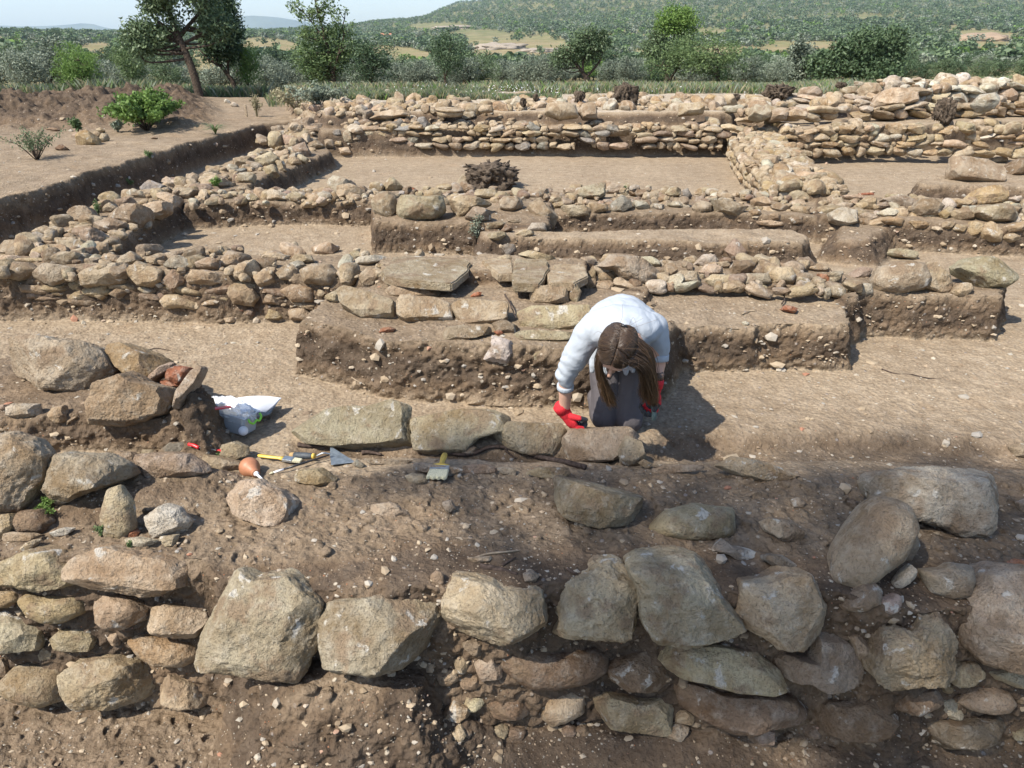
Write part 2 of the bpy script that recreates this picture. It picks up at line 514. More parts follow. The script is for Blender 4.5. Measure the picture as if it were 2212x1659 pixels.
TT = 1.5 * 1.0035 ** np.arange(900)
def hits(uv):
    """first ground point seen through each drawing point: returns (N,3), axis depth (N,)"""
    uv = np.asarray(uv, float).reshape(-1, 2)
    d = raydir(uv[:, 0], uv[:, 1])
    px = d[:, 0:1] * TT; py = d[:, 1:2] * TT; pz = HC + d[:, 2:3] * TT
    b = pz < H(px, py)
    k = np.where(b.any(1), b.argmax(1), len(TT) - 1)
    k0 = np.maximum(k - 1, 0)
    n = np.arange(len(uv))
    h1 = pz[n, k] - H(px[n, k], py[n, k]); h0 = pz[n, k0] - H(px[n, k0], py[n, k0])
    f = np.clip(h0 / np.maximum(h0 - h1, 1e-9), 0, 1)
    t = TT[k0] + (TT[k] - TT[k0]) * f
    return np.stack([d[:, 0] * t, d[:, 1] * t, HC + d[:, 2] * t], 1), t

def build_ground():
    # rows are packed closer where the ground is steep, so cut faces get their own detail
    NY = 1750
    w = np.sqrt(np.diff(np.log(GYY), axis=0) ** 2 + (1.15 * np.diff(GZ, axis=0) / GYY[1:]) ** 2)
    cs = np.cumsum(np.pad(w, ((0, 0), (13, 12)), 'edge'), axis=1)
    w = (cs[:, 25:] - cs[:, :-25]) / 25
    S = np.concatenate([np.zeros((1, GNX)), np.cumsum(w, 0)], 0)
    tt = np.linspace(0, 1, NY)
    Y2 = np.stack([np.interp(tt * S[-1, j], S[:, j], gy) for j in range(GNX)], 1)
    X2 = gs[None, :] * (Y2 * .80 + .9)
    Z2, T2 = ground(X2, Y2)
    i = np.arange(NY - 1)[:, None] * GNX + np.arange(GNX - 1)[None, :]
    f = np.stack([i, i + 1, i + GNX + 1, i + GNX], -1).reshape(-1, 4)
    V = np.stack([X2, Y2, Z2], -1)
    du = np.gradient(V, axis=1); dv = np.gradient(V, axis=0)
    nrm = np.cross(du, dv); nrm /= np.linalg.norm(nrm, axis=-1, keepdims=True) + 1e-12
    steep = smooth((.93 - nrm[..., 2:3]) / .35)
    near = smooth((16 - Y2[..., None]) / 6)
    p = V.reshape(-1, 3)
    d1 = fbm(p * np.array([1, 1, 1.3]), 11, 3, 71, .55).reshape(NY, GNX, 1)
    d2 = fbm(p, 42, 2, 75, .6).reshape(NY, GNX, 1)
    nh = nrm.copy()
    d3 = np.maximum(0, fbm(p, 24, 2, 79).reshape(NY, GNX, 1))
    V = V + nh * near * (steep * (.030 * d1 + .014 * d2 + .02 * d3) + (1 - steep) * (.004 * d1 + .003 * d2))
    me = meshnp('ground', V.reshape(-1, 3), f, True)
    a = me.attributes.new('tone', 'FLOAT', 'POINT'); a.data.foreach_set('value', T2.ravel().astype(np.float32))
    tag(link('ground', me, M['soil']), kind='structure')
build_ground()

# ---- far land
def farm_material():
    m, nt, b = newmat('dry_grassland')
    geo = nt.nodes.new('ShaderNodeNewGeometry'); P = geo.outputs['Position']
    n1 = noise(nt, P, .012, 5, .6); n2 = noise(nt, P, .05, 5, .6); n3 = noise(nt, P, .6, 4, .6)
    c = ramp(nt, n1, [(.30, (.135, .150, .058)), (.44, (.215, .190, .092)), (.55, (.285, .215, .125)), (.70, (.24, .165, .105))])
    c = mix(nt, ramp(nt, n2, [(.45, 0.0), (.6, .75)]), c, (.33, .275, .16))
    c = mix(nt, ramp(nt, n3, [(.4, .4), (.6, 0.0)]), c, (.11, .115, .05))
    at = nd(nt, 'ShaderNodeAttribute', _attribute_name='scrub')
    c = mix(nt, math_(nt, 'MULTIPLY', at.outputs['Fac'], ramp(nt, n2, [(.3, 1.0), (.75, .35)])), c, (.095, .125, .058))
    nt.links.new(c, b.inputs['Base Color'])
    nt.links.new(bump(nt, n3, .5), b.inputs['Normal'])
    b.inputs['Specular IOR Level'].default_value = .05
    return m
M['farm'] = farm_material()
fy = 29.0 * (4200 / 29.0) ** np.linspace(0, 1, 420)
fs = np.linspace(-1.15, 1.15, 420)
YY = np.repeat(fy[:, None], 420, 1); XX = fs[None, :] * YY
ZZ = farz(XX, YY); ZZ[0] -= .3
i = np.arange(419)[:, None] * 420 + np.arange(419)[None, :]
f = np.stack([i, i + 1, i + 421, i + 420], -1).reshape(-1, 4)
me = meshnp('hills', np.stack([XX, YY, ZZ], -1).reshape(-1, 3), f, True)
a = me.attributes.new('scrub', 'FLOAT', 'POINT'); a.data.foreach_set('value', (smooth((YY - 750) / 500) * .62 + .1).ravel().astype(np.float32))
tag(link('hills', me, M['farm']), kind='structure')

# ---- blue mountains on the horizon: a long ridge with real width
M['mountain'] = plain('mountain', (.10, .12, .10), .95, .05, .2, .0006)
def mountains():
    prof = [(-1500, 66), (-600, 60), (0, 55), (60, 57), (110, 56), (170, 50), (215, 52), (250, 62), (272, 66), (320, 58), (370, 55), (440, 56), (515, 36), (560, 34), (600, 37), (640, 44), (760, 60), (900, 66), (1400, 66)]
    y0 = 11000.0
    xs = np.linspace(-13500, 4000, 360)
    us = 1106 + 1806 * xs / y0
    v = np.interp(us, [p[0] for p in prof], [p[1] for p in prof])
    top = HC - y0 * np.tan(PITCH - np.arctan((829.5 - v) / FD))
    verts = []; rows = [(-1500, 0), (-900, .45), (-350, .82), (0, 1), (500, .7), (1500, 0)]
    for k, (dy, h) in enumerate(rows):
        for j, x in enumerate(xs):
            verts.append((x, y0 + dy + 150 * math.sin(j * .31 + k), -420 + (top[j] + 420) * h * (1 + (.0 if h in (0, 1) else .12 * math.sin(j * .7 + k * 2) * (1 - h)))))
    n = len(xs)
    fs_ = [(r * n + j, r * n + j + 1, (r + 1) * n + j + 1, (r + 1) * n + j) for r in range(len(rows) - 1) for j in range(n - 1)]
    tag(link('mountains', mesh('mountains', verts, fs_), M['mountain']), kind='structure')
mountains()
# plain between the hills and the mountains
pv = [(-16000, 3900, -60), (16000, 3900, -60), (16000, 14000, -200), (-16000, 14000, -200)]
tag(link('plain', mesh('plain', pv, [(0, 1, 2, 3)]), M['farm']), kind='structure')
# ------------------------------------------------------------------ stones
ICO = {}
def ico(n):
    if n not in ICO:
        bm = bmesh.new(); bmesh.ops.create_icosphere(bm, subdivisions=n, radius=1)
        v = np.array([q.co[:] for q in bm.verts]); f = np.array([[q.index for q in fc.verts] for fc in bm.faces]); bm.free()
        ICO[n] = (v, f)
    return ICO[n]

TINT = {  # stone kinds, real surface colours
    'buff': (.44, .355, .245), 'tan': (.40, .315, .208), 'ochre': (.39, .288, .170), 'grey': (.37, .302, .222), 'green': (.375, .320, .225),
    'pale': (.48, .43, .345), 'pink': (.35, .272, .205), 'brown': (.245, .18, .125), 'blue': (.25, .235, .21), 'white': (.58, .54, .46),
    'red': (.36, .15, .085), 'dark': (.17, .14, .115), 'sage': (.355, .298, .205)}

def radial(poly, n=256):
    """radius of a star-shaped outline about its centroid, as a function of angle"""
    q = np.array(poly, float); c = q.mean(0)
    x, y = q[:, 0], q[:, 1]; x2, y2 = np.roll(x, -1), np.roll(y, -1)
    cr = x * y2 - x2 * y; A = cr.sum() / 2
    if abs(A) > 1e-6:
        c = np.array([((x + x2) * cr).sum(), ((y + y2) * cr).sum()]) / (6 * A)
    th = np.linspace(-math.pi, math.pi, n, endpoint=False)
    dx, dy = np.cos(th), np.sin(th)
    r = np.zeros(n)
    for i in range(len(q)):
        a = q[i] - c; b = q[(i + 1) % len(q)] - c; e = b - a
        den = dx * e[1] - dy * e[0]
        with np.errstate(divide='ignore', invalid='ignore'):
            t = (a[0] * e[1] - a[1] * e[0]) / den
            s = (a[0] * dy - a[1] * dx) / den
        ok = (t > 0) & (s >= -1e-6) & (s <= 1 + 1e-6) & np.isfinite(t)
        r = np.where(ok, np.maximum(r, t), r)
    r[r == 0] = r[r > 0].min()
    k = np.array([1, 2, 3, 2, 1.]) / 9
    r = np.convolve(np.concatenate([r[-2:], r, r[:2]]), k, 'valid')
    return c, r

def rock_verts(outline_r, scale, thick, sub, seed, n=2.8, rough=.05, cuts=7, planes=None):
    """local rock: x right, y up, z towards the viewer; outline_r sampled over angle"""
    v, f = ico(sub)
    rs = np.random.RandomState(seed)
    rho = np.hypot(v[:, 0], v[:, 1]); th = np.arctan2(v[:, 1], v[:, 0])
    s = (rho ** n + np.abs(v[:, 2]) ** n + 1e-12) ** (-1 / n)
    idx = (th + math.pi) / (2 * math.pi) * len(outline_r)
    i0 = np.floor(idx).astype(int) % len(outline_r); fr = idx - np.floor(idx)
    rr = (outline_r[i0] * (1 - fr) + outline_r[(i0 + 1) % len(outline_r)] * fr) * scale
    p = np.stack([s * v[:, 0] * rr, s * v[:, 1] * rr, s * v[:, 2] * thick], 1)
    size = float(np.median(rr))
    # chiselled faces
    for k in range(cuts * 2):
        d = rs.normal(size=3); d[2] = abs(d[2]) * 1.2 + .15; d /= np.linalg.norm(d)
        h = p @ d; c = h.max() * rs.uniform(.74, .93)
        p = np.where((h > c)[:, None], p - d * (h - c)[:, None] * rs.uniform(.92, 1.0), p)
    if planes:
        for d, fr_ in planes:
            d = np.asarray(d, float) + rs.normal(size=3) * .10; d /= np.linalg.norm(d)
            h = p @ d; c = h.max() * fr_
            p = np.where((h > c)[:, None], p - d * (h - c)[:, None] * .88, p)
    nrm = p / (np.linalg.norm(p, axis=1)[:, None] + 1e-9)
    q = p / size + rs.uniform(-50, 50, 3)
    dsp = fbm(q, 1.6, 3, seed) * .9 + (.5 - np.abs(fbm(q, 3.1, 3, seed + 9))) * .7 - .25
    if cuts:
        t = fbm(q * np.array([1, 1.6, 1]), 1.2, 3, seed + 21) * 5
        ft = t - np.floor(t)
        dsp = dsp * .75 + (np.floor(t) + smooth((ft - .75) * 4)) / 5 * 1.1
    if sub >= 4:
        dsp = dsp + fbm(q, 9, 2, seed + 5) * .30
    if sub >= 5:
        dsp = dsp + fbm(q, 24, 2, seed + 15) * .14
    p = p + nrm * (dsp * rough * size)[:, None]
    for ax in (0, 1):          # keep the traced width and height
        w0 = (rr * (s * v[:, ax])).max() - (rr * (s * v[:, ax])).min(); c0 = ((rr * (s * v[:, ax])).max() + (rr * (s * v[:, ax])).min()) / 2
        w1 = np.ptp(p[:, ax]); c1 = (p[:, ax].max() + p[:, ax].min()) / 2
        p[:, ax] = (p[:, ax] - c1) * w0 / w1 + c0
    return p, f

STONES = []      # (outline, colour, dict) waiting for a place
def trace(frame, pts, tint='buff', **kw):
    STONES.append((fx(frame, pts), tint, kw))

# planes that give most stones a top face and a front face although they are traced from above
UPL = (0, CP, SP)           # world up in local rock axes (right, up, towards viewer)
FRL = (0, -SP, CP)          # world front (towards -y)

def place_stones():
    rz = np.random.RandomState(88)
    boxes = [(min(p[0] for p in q), max(p[0] for p in q), min(p[1] for p in q), max(p[1] for p in q)) for q, t_, k_ in STONES if k_.get('parent') is W1]
    n_ = 0
    for _ in range(4000):
        u = rz.uniform(-10, 2222); v = rz.uniform(1370 if u > 960 else (1240 if u < 430 else 9999), 1600 if u > 960 else 1500)
        s = rz.uniform(14, 36)
        if any(a - s * .25 < u < b + s * .25 and c - s * .15 < v < d + s * .15 for a, b, c, d in boxes): continue
        th = np.linspace(0, 6.28, 8)[:-1] + rz.uniform(0, .6, 7); rr = s * rz.uniform(.7, 1.2, 7)
        trace('', [(u + r * math.cos(t), v + r * .72 * math.sin(t)) for r, t in zip(rr, th)], ['tan', 'brown', 'buff', 'brown', 'pink'][rz.randint(5)], parent=W1, emb=.3)
        boxes.append((u - s, u + s, v - s * .7, v + s * .7)); n_ += 1
        if n_ > 54: break
    cen = []; bot = []
    for (q, t, kw) in STONES:
        a = np.array(q)
        c, r = radial(q)
        kw['_c'] = c; kw['_r'] = r
        cen.append(c)
        yb = a[:, 1].max(); xb = a[a[:, 1] > yb - .3 * (yb - a[:, 1].min()), 0].mean()
        bot.append((xb, yb - .10 * (yb - a[:, 1].min())))
    P1, t1 = hits(cen); P2, t2 = hits(bot)
    for k, (q, tint, kw) in enumerate(STONES):
        c = kw['_c']; r = kw['_r']
        a = np.array(q); w = np.ptp(a[:, 0]); h = np.ptp(a[:, 1])
        t = min(t1[k], t2[k] + .0)
        if 'depth' in kw: t = kw['depth']
        sc = t / FD
        thick = kw.get('th', .42) * min(w, h * 1.5) * sc
        t = t + thick * kw.get('emb', .25)
        sc = t / FD
        big = max(w, h)
        sub = 6 if big > 150 else (5 if big > 62 else (4 if big > 24 else 3))
        rnd_ = kw.get('round', 0); nm_ = kw.get('name', 'stone')
        if nm_ in ('stone_slab', 'stone_block'): kw.setdefault('n', 8); kw.setdefault('rough', .05)
        planes = None if rnd_ else ([(UPL, .93), (FRL, .90)] if not kw.get('raw') else None)
        if nm_ in ('stone_slab', 'stone_block'): planes = [(UPL, .80), (FRL, .66), (FRL, .62)]
        p, f = rock_verts(r[::-1] if False else r, sc * (1.07 if max(w, h) > 110 else 1.06), thick, sub, 100 + k * 7, n=2.3 if rnd_ else kw.get('n', 4.6),
                          rough=kw.get('rough', .05 if rnd_ else .075), cuts=0 if rnd_ else kw.get('cuts', 7), planes=planes)
        # angle in the picture has y downwards: flip
        wv = np.array([0, 0, HC]) + raydir(c[0], c[1]) * t
        local = p.copy()
        world_v = wv + local[:, 0:1] * AR - local[:, 1:2] * AU - local[:, 2:3] * AX
        nm = kw.get('name', 'stone')
        me = mesh(nm, world_v - wv, f)
        if not rnd_: me.set_sharp_from_angle(angle=math.radians(24))
        par = kw.get('parent')
        o = bpy.data.objects.new(nm, me)
        COL.objects.link(o)
        me.materials.append(kw.get('mat') or (M['stone'] if t < 11 else M['stonef']))
        o.location = tuple(wv)
        if par is not None:
            o.parent = par
            o.location = tuple(wv - np.array(par.location))
        else:
            tag(o, kw.get('label'), kw.get('cat', 'stone'), kw.get('group'))
        col = np.array(TINT[tint]) * np.random.RandomState(k).uniform(.86, 1.12) * np.random.RandomState(k + 5).uniform(.96, 1.04, 3)
        o.color = (*col, 1)
        kw['obj'] = o

def T(parent, frame, items, **kw):
    for it in items:
        tint, pts = it[0], it[1]
        k2 = dict(kw); k2['parent'] = parent
        if len(it) > 2: k2.update(it[2])
        trace(frame, pts, tint, **k2)

def L(frame, pts, tint, label, cat='stone', **kw):
    trace(frame, pts, tint, label=label, cat=cat, **kw)

def wallthing(u, v, label, group='rubble walls of the dig'):
    p, t = hits([(u, v)])
    return empty('rubble_wall', p[0], label, 'wall', group)

# ---- near wall
W1 = wallthing(1100, 1600, 'nearest rubble wall, big boulders along the bottom of the picture', None)
FN = dict(th=.5, emb=.02)
T(W1, 'A', [
 ('tan', [(0,360),(90,320),(180,275),(400,270),(540,300),(470,400),(460,490),(220,525),(60,500),(-60,470),(-60,380)]),
 ('tan', [(460,380),(540,300),(700,250),(800,270),(1060,310),(1260,370),(1300,440),(1200,520),(1040,570),(800,530),(600,500),(480,450)]),
 ('ochre', [(140,590),(200,545),(290,570),(400,560),(540,540),(560,660),(420,725),(320,730),(200,680)], dict(round=1)),
 ('ochre', [(-40,540),(100,545),(130,590),(60,640),(-40,640)], dict(round=1)),
 ('green', [(-60,650),(100,660),(210,720),(270,780),(250,900),(130,930),(-60,920)]),
 ('tan', [(605,600),(640,550),(860,570),(940,640),(920,720),(830,780),(700,785),(640,720)]),
 ('buff', [(955,720),(980,640),(1080,600),(1290,635),(1330,700),(1230,830),(1120,835),(960,760)]),
 ('tan', [(300,850),(400,770),(560,760),(620,830),(590,900),(490,930),(350,900)]),
 ('buff', [(650,790),(760,800),(760,880),(700,880)]),
 ('buff', [(250,930),(290,890),(340,930),(320,975),(255,965)]),
 ('tan', [(830,840),(900,800),(1120,830),(1240,850),(1280,930),(1180,1000),(1000,995),(900,930)], dict(round=1)),
 ('tan', [(30,1100),(130,1000),(230,985),(400,1010),(450,1070),(440,1200),(300,1245),(150,1210),(60,1160)], dict(round=1)),
 ('buff', [(455,1010),(540,950),(740,920),(900,960),(1000,1060),(980,1150),(900,1220),(720,1250),(540,1220),(460,1120)]),
 ('tan', [(1005,1140),(1060,1040),(1200,1090),(1340,1180),(1360,1245),(1200,1255),(1050,1220)]),
 ('grey', [(1400,560),(1440,450),(1520,420),(1640,460),(1840,445),(1960,510),(2040,620),(2010,900),(1900,1080),(1600,1050),(1330,1020),(1240,850),(1330,720)], dict(th=.28, cuts=4, emb=-.3)),
 ('brown', [(-60,960),(60,960),(60,1080),(-60,1100)]),
], **FN)
T(W1, 'B', [
 ('green', [(-60,600),(60,580),(330,535),(560,540),(640,600),(630,760),(600,900),(450,970),(240,990),(60,985),(-80,930),(-100,760)]),
 ('buff', [(680,560),(720,440),(870,445),(960,460),(1030,500),(1220,505),(1330,570),(1330,660),(1250,780),(1090,860),(960,840),(740,790),(680,680)]),
 ('buff', [(1350,820),(1420,700),(1390,560),(1440,490),(1560,420),(1620,370),(1760,355),(1860,430),(1910,620),(1890,760),(1780,830),(1500,840)], dict(rough=.1)),
 ('brown', [(960,880),(1060,860),(1250,865),(1380,900),(1600,890),(1690,940),(1690,1030),(1570,1100),(1370,1140),(1200,1130),(1100,1060),(1000,980)], dict(round=1, emb=.3)),
 ('pink', [(860,980),(950,930),(1040,1020),(1040,1080),(930,1110)]),
 ('tan', [(730,980),(780,950),(830,990),(820,1050),(760,1060)]),
 ('brown', [(790,860),(880,850),(940,900),(880,950),(800,920)]),
 ('brown', [(1700,940),(1800,900),(1960,890),(2060,990),(2120,1090),(2000,1150),(1860,1170),(1740,1120),(1700,1020)], dict(emb=.2)),
 ('brown', [(890,1140),(1100,1150),(1180,1200),(1240,1290),(1100,1330),(930,1310)], dict(emb=.5)),
 ('buff', [(1285,1270),(1340,1160),(1480,1140),(1560,1180),(1560,1290),(1450,1350),(1350,1380),(1290,1330)], dict(round=1, emb=.3)),
 ('tan', [(1620,1180),(1700,1170),(1900,1220),(2060,1200),(2120,1250),(2110,1400),(2070,1435),(1900,1400),(1640,1350)]),
 ('grey', [(1740,860),(1790,860),(1790,900),(1745,900)]),
], **FN)
T(W1, '', [
 ('green', [(1355,1215),(1380,1200),(1460,1195),(1510,1205),(1560,1245),(1592,1290),(1585,1340),(1560,1375),(1490,1382),(1410,1370),(1380,1320),(1372,1270)]),
 ('buff', [(1430,1385),(1480,1380),(1560,1388),(1620,1400),(1670,1440),(1680,1475),(1640,1485),(1580,1488),(1500,1470),(1440,1430)]),
], **FN)
T(W1, 'C', [
 ('buff', [(380,690),(420,480),(560,460),(680,420),(830,430),(880,490),(950,510),(910,680),(860,840),(740,895),(640,870),(560,800),(390,730)], dict(cuts=10)),
 ('brown', [(20,1150),(100,1110),(300,1150),(640,1160),(860,1230),(840,1290),(700,1380),(500,1410),(300,1380),(100,1310)]),
 ('tan', [(10,1300),(80,1290),(130,1340),(100,1390),(10,1370)]),
 ('pink', [(640,1000),(700,920),(830,940),(880,740),(980,760),(1080,880),(1165,1000),(1130,1110),(1030,1145),(900,1110),(800,1060),(690,1080)]),
 ('tan', [(1220,1030),(1260,900),(1300,780),(1380,760),(1450,780),(1530,660),(1620,630),(1700,800),(1730,980),(1680,1120),(1560,1130),(1480,1080),(1400,1135),(1280,1100)], dict(rough=.13)),
 ('buff', [(1815,760),(1880,580),(1990,480),(2000,430),(2100,400),(2300,400),(2450,600),(2450,960),(2200,970),(1960,990),(1860,880)]),
 ('buff', [(1100,810),(1160,810),(1240,880),(1200,990),(1170,990),(1130,890)]),
 ('buff', [(1730,1080),(1780,980),(1900,970),(1950,1020),(1900,1110),(1830,1145),(1740,1110)]),
 ('buff', [(1960,1030),(2100,1010),(2300,1000),(2300,1140),(2150,1150),(2050,1110)]),
 ('tan', [(1780,1230),(1870,1150),(1980,1120),(2080,1160),(2130,1230),(2080,1290),(1960,1300),(1840,1270)], dict(round=1)),
 ('brown', [(1370,1200),(1470,1160),(1640,1150),(1690,1200),(1640,1270),(1520,1310),(1420,1280)]),
 ('brown', [(940,1290),(1000,1240),(1250,1190),(1300,1250),(1460,1290),(1350,1370),(1180,1440),(970,1455),(950,1400)]),
 ('brown', [(1530,1350),(1600,1340),(1850,1320),(2030,1310),(2100,1390),(2100,1470),(1880,1480),(1760,1530),(1680,1530),(1580,1440)]),
 ('buff', [(2120,1440),(2200,1390),(2330,1400),(2330,1480),(2160,1480)]),
 ('tan', [(2150,1190),(2250,1180),(2250,1250),(2170,1250)]),
 ('brown', [(770,1390),(900,1370),(950,1450),(850,1470)], dict(emb=.6)),
], **FN)

# ---- loose stones of the near bank
L('C', [(990,450),(1030,300),(1130,130),(1230,0),(1290,-40),(1400,-30),(1450,0),(1490,110),(1440,230),(1380,330),(1250,420),(1180,480),(1080,520),(1040,480)], 'sage', 'smooth egg-shaped grey-green boulder lying tilted at the right', 'boulder', round=1, th=.55, rough=.02, name='boulder')
L('C', [(1440,230),(1480,150),(1530,190),(1548,250),(1490,350),(1430,360)], 'sage', 'small rounded stone tucked against the egg-shaped boulder', round=1, rough=.02)
L('F', [(1215,1450),(1260,1420),(1440,1390),(1520,1380),(1680,1390),(1980,1390),(2050,1440),(2040,1540),(1980,1620),(1960,1710),(1900,1800),(1800,1780),(1640,1720),(1400,1650),(1250,1560)], 'pale', 'large pale pitted boulder behind the egg-shaped boulder', 'boulder', th=.3, rough=.11, name='boulder', cuts=4)
L('E', [(1390,1500),(1440,1450),(1600,1480),(1930,1570),(1900,1660),(1850,1760),(1700,1740),(1500,1680),(1390,1620)], 'green', 'blocky grey-green stone on the bank below the kneeling person', 'boulder', th=.55, name='boulder')
L('', [(1405,1140),(1440,1105),(1500,1090),(1580,1100),(1583,1150),(1560,1165),(1480,1165),(1420,1155)], 'tan', 'rounded tan stone half sunk in the bank, right of the blocky grey-green stone', round=1, rough=.04)
L('C', [(560,110),(620,85),(770,90),(810,170),(800,230),(740,220),(600,170)], 'green', 'small angular grey-green stone between the tan half-sunk stone and the egg-shaped boulder')
L('C', [(240,280),(310,215),(370,260),(480,280),(540,310),(510,335),(400,340),(330,300)], 'white', 'long whitish shard above the big lichen-spotted boulders of the near wall', raw=1)
L('C', [(560,330),(620,310),(700,320),(765,370),(750,410),(680,400)], 'blue', 'bluish grey stone just right of the long whitish shard')
L('C', [(1070,640),(1130,560),(1240,475),(1305,530),(1290,600),(1200,640),(1100,670)], 'green', 'pale green wedge-shaped stone just below the egg-shaped boulder')
L('C', [(1385,490),(1440,420),(1500,375),(1530,420),(1480,480),(1410,540)], 'pale', 'small yellowish white stone standing on edge, right of the green wedge')
L('C', [(1300,600),(1400,560),(1450,600),(1400,690),(1310,680)], 'pink', 'small reddish stone touching the green wedge-shaped stone')
L('C', [(1560,410),(1700,400),(1750,370),(1860,380),(1880,460),(1840,570),(1720,580),(1620,540)], 'grey', 'rounded flat grey stone between the green wedge and the right edge', round=1, rough=.03)
L('F', [(270,1370),(380,1310),(520,1330),(680,1380),(790,1450),(700,1450),(560,1460),(440,1440)], 'buff', 'long pale stone half buried at the crest of the bank', emb=.45)
L('D', [(-60,1180),(60,1160),(200,1200),(310,1290),(300,1420),(220,1480),(120,1640),(-60,1680)], 'grey', 'biggest rough grey boulder of the bank, cut by the left edge', 'boulder', th=.5, name='boulder', emb=0)
L('D', [(300,1360),(360,1285),(460,1300),(640,1310),(740,1360),(790,1430),(700,1470),(560,1520),(380,1620),(330,1500),(310,1450)], 'green', 'angular blue-green boulder beside the biggest grey boulder at the left', 'boulder', th=.5, name='boulder', cuts=12, emb=.05)
L('D', [(830,1390),(920,1290),(1080,1280),(1190,1290),(1290,1370),(1310,1410),(1180,1440),(980,1430)], 'pink', 'pinkish rough lump of stone left of the rubber bulb', emb=.2)
L('D', [(1010,1270),(1080,1215),(1160,1215),(1220,1260),(1220,1310),(1060,1290)], 'blue', 'smooth blue-grey cobble under the red-handled shears', 'cobble', round=1, rough=.02, name='cobble')
L('D', [(690,1310),(740,1270),(820,1275),(890,1330),(860,1360),(740,1360)], 'grey', 'grey stone between the blue-green boulder and the pinkish lump')
L('D', [(890,1290),(910,1260),(980,1265),(1000,1290),(940,1310)], 'grey', 'little grey stone left of the smooth blue-grey cobble')
L('D', [(1330,1250),(1500,1210),(1560,1240),(1570,1290),(1470,1330),(1380,1300)], 'sage', 'flat grey-green slab right of the red-handled shears', emb=.3, th=.25)
L('D', [(1240,1320),(1290,1290),(1440,1320),(1520,1340),(1510,1385),(1400,1395),(1270,1390)], 'tan', 'flat tan stone left of the rubber bulb, below the shears', emb=.3)
L('', [(222,1110),(235,1060),(262,1050),(285,1085),(292,1140),(265,1165),(230,1160)], 'tan', 'upright oval stone left of the white angular stone', round=1, rough=.04, emb=.1)
L('', [(310,1120),(345,1092),(380,1100),(408,1130),(380,1165),(330,1160)], 'white', 'white angular stone on the left of the bank', cuts=12, emb=.1)
L('', [(340,1160),(385,1155),(378,1178),(345,1180)], 'buff', 'small stone wedged under the white angular stone')
L('D', [(1410,1590),(1490,1470),(1620,1460),(1760,1530),(1860,1610),(1830,1700),(1740,1740),(1600,1700),(1470,1670)], 'buff', 'buff boulder with a sharp ridge just below the rubber bulb', 'boulder', name='boulder', cuts=10)
L('D', [(1850,1420),(1920,1385),(2030,1380),(2120,1440),(2080,1500),(1980,1480),(1880,1450)], 'tan', 'low brown stone between the thin brush and the ridged buff boulder', emb=.35)
L('', [(20,1128),(45,1104),(90,1100),(115,1125),(100,1148),(50,1152)], 'brown', 'rounded brown stone beneath the biggest grey boulder', round=1, emb=.25)
L('', [(-10,1115),(30,1110),(28,1140),(8,1168),(-10,1165)], 'ochre', 'ochre stone cut by the left edge above the near wall', emb=.2)
L('', [(108,1150),(135,1140),(158,1142),(140,1155),(118,1160)], 'white', 'flat whitish flake near the brown rounded stone', raw=1)
L('', [(265,1165),(300,1160),(340,1168),(320,1180),(280,1178)], 'pale', 'flat pale shard under the upright oval stone', raw=1)
L('', [(0,1160),(25,1150),(70,1152),(95,1162),(60,1168),(20,1170)], 'buff', 'thin buff slab lying at the far left above the near wall', raw=1, th=.3)
L('', [(40,1190),(60,1172),(85,1165),(75,1180),(52,1192)], 'buff', 'narrow buff flake just above the first stone of the near wall', raw=1, th=.3)
L('', [(275,1148),(287,1140),(300,1150),(295,1163),(280,1162)], 'red', 'orange brick fragment between the upright oval and the white angular stone', 'brick fragment', name='brick_fragment')
L('', [(1130,1240),(1150,1232),(1165,1245),(1155,1258),(1135,1255)], 'pink', 'small reddish stone between two big stones at the top of the near wall')
L('', [(930,1243),(942,1232),(958,1240),(956,1262),(935,1262)], 'pink', 'small pinkish stone in the gap behind the near wall top')
L('', [(875,1028),(890,1022),(915,1026),(925,1040),(905,1047),(885,1042)], 'buff', 'small round pale stone left of the wide yellow brush', round=1)
L('', [(1680,1155),(1720,1150),(1718,1165),(1695,1170)], 'brown', 'small dark clod-like stone on the right of the bank')
L('', [(1708,1080),(1725,1074),(1740,1085),(1733,1098),(1712,1095)], 'grey', 'small round grey pebble above the angular grey-green stone', round=1)
L('', [(1830,1085),(1842,1078),(1856,1086),(1852,1100),(1835,1098)], 'brown', 'brown pebble touching the left end of the pitted boulder', round=1)
L('', [(2195,1085),(2215,1078),(2225,1100),(2205,1108)], 'grey', 'grey pebble at the right edge beyond the pitted boulder', round=1)
L('', [(2180,965),(2200,958),(2225,965),(2225,990),(2190,985)], 'grey', 'grey cobble on the trench floor at the right edge', round=1)
L('', [(2180,1215),(2195,1208),(2225,1212),(2225,1228),(2190,1228)], 'red', 'reddish brick fragment at the right edge above the near wall', 'brick fragment', name='brick_fragment')
L('', [(800,1092),(840,1085),(882,1100),(880,1115),(830,1118),(808,1112)], 'pink', 'reddish flat potsherd sunk in the middle of the bank', emb=.5, th=.2)
L('', [(1010,1205),(1060,1202),(1062,1210),(1015,1216)], 'grey', 'greyish sliver of bone-like wood in the bank', emb=.3, th=.4)
L('', [(955,1085),(975,1080),(985,1100),(965,1110)], 'grey', 'half-buried grey stone in the middle of the bank', emb=.4)

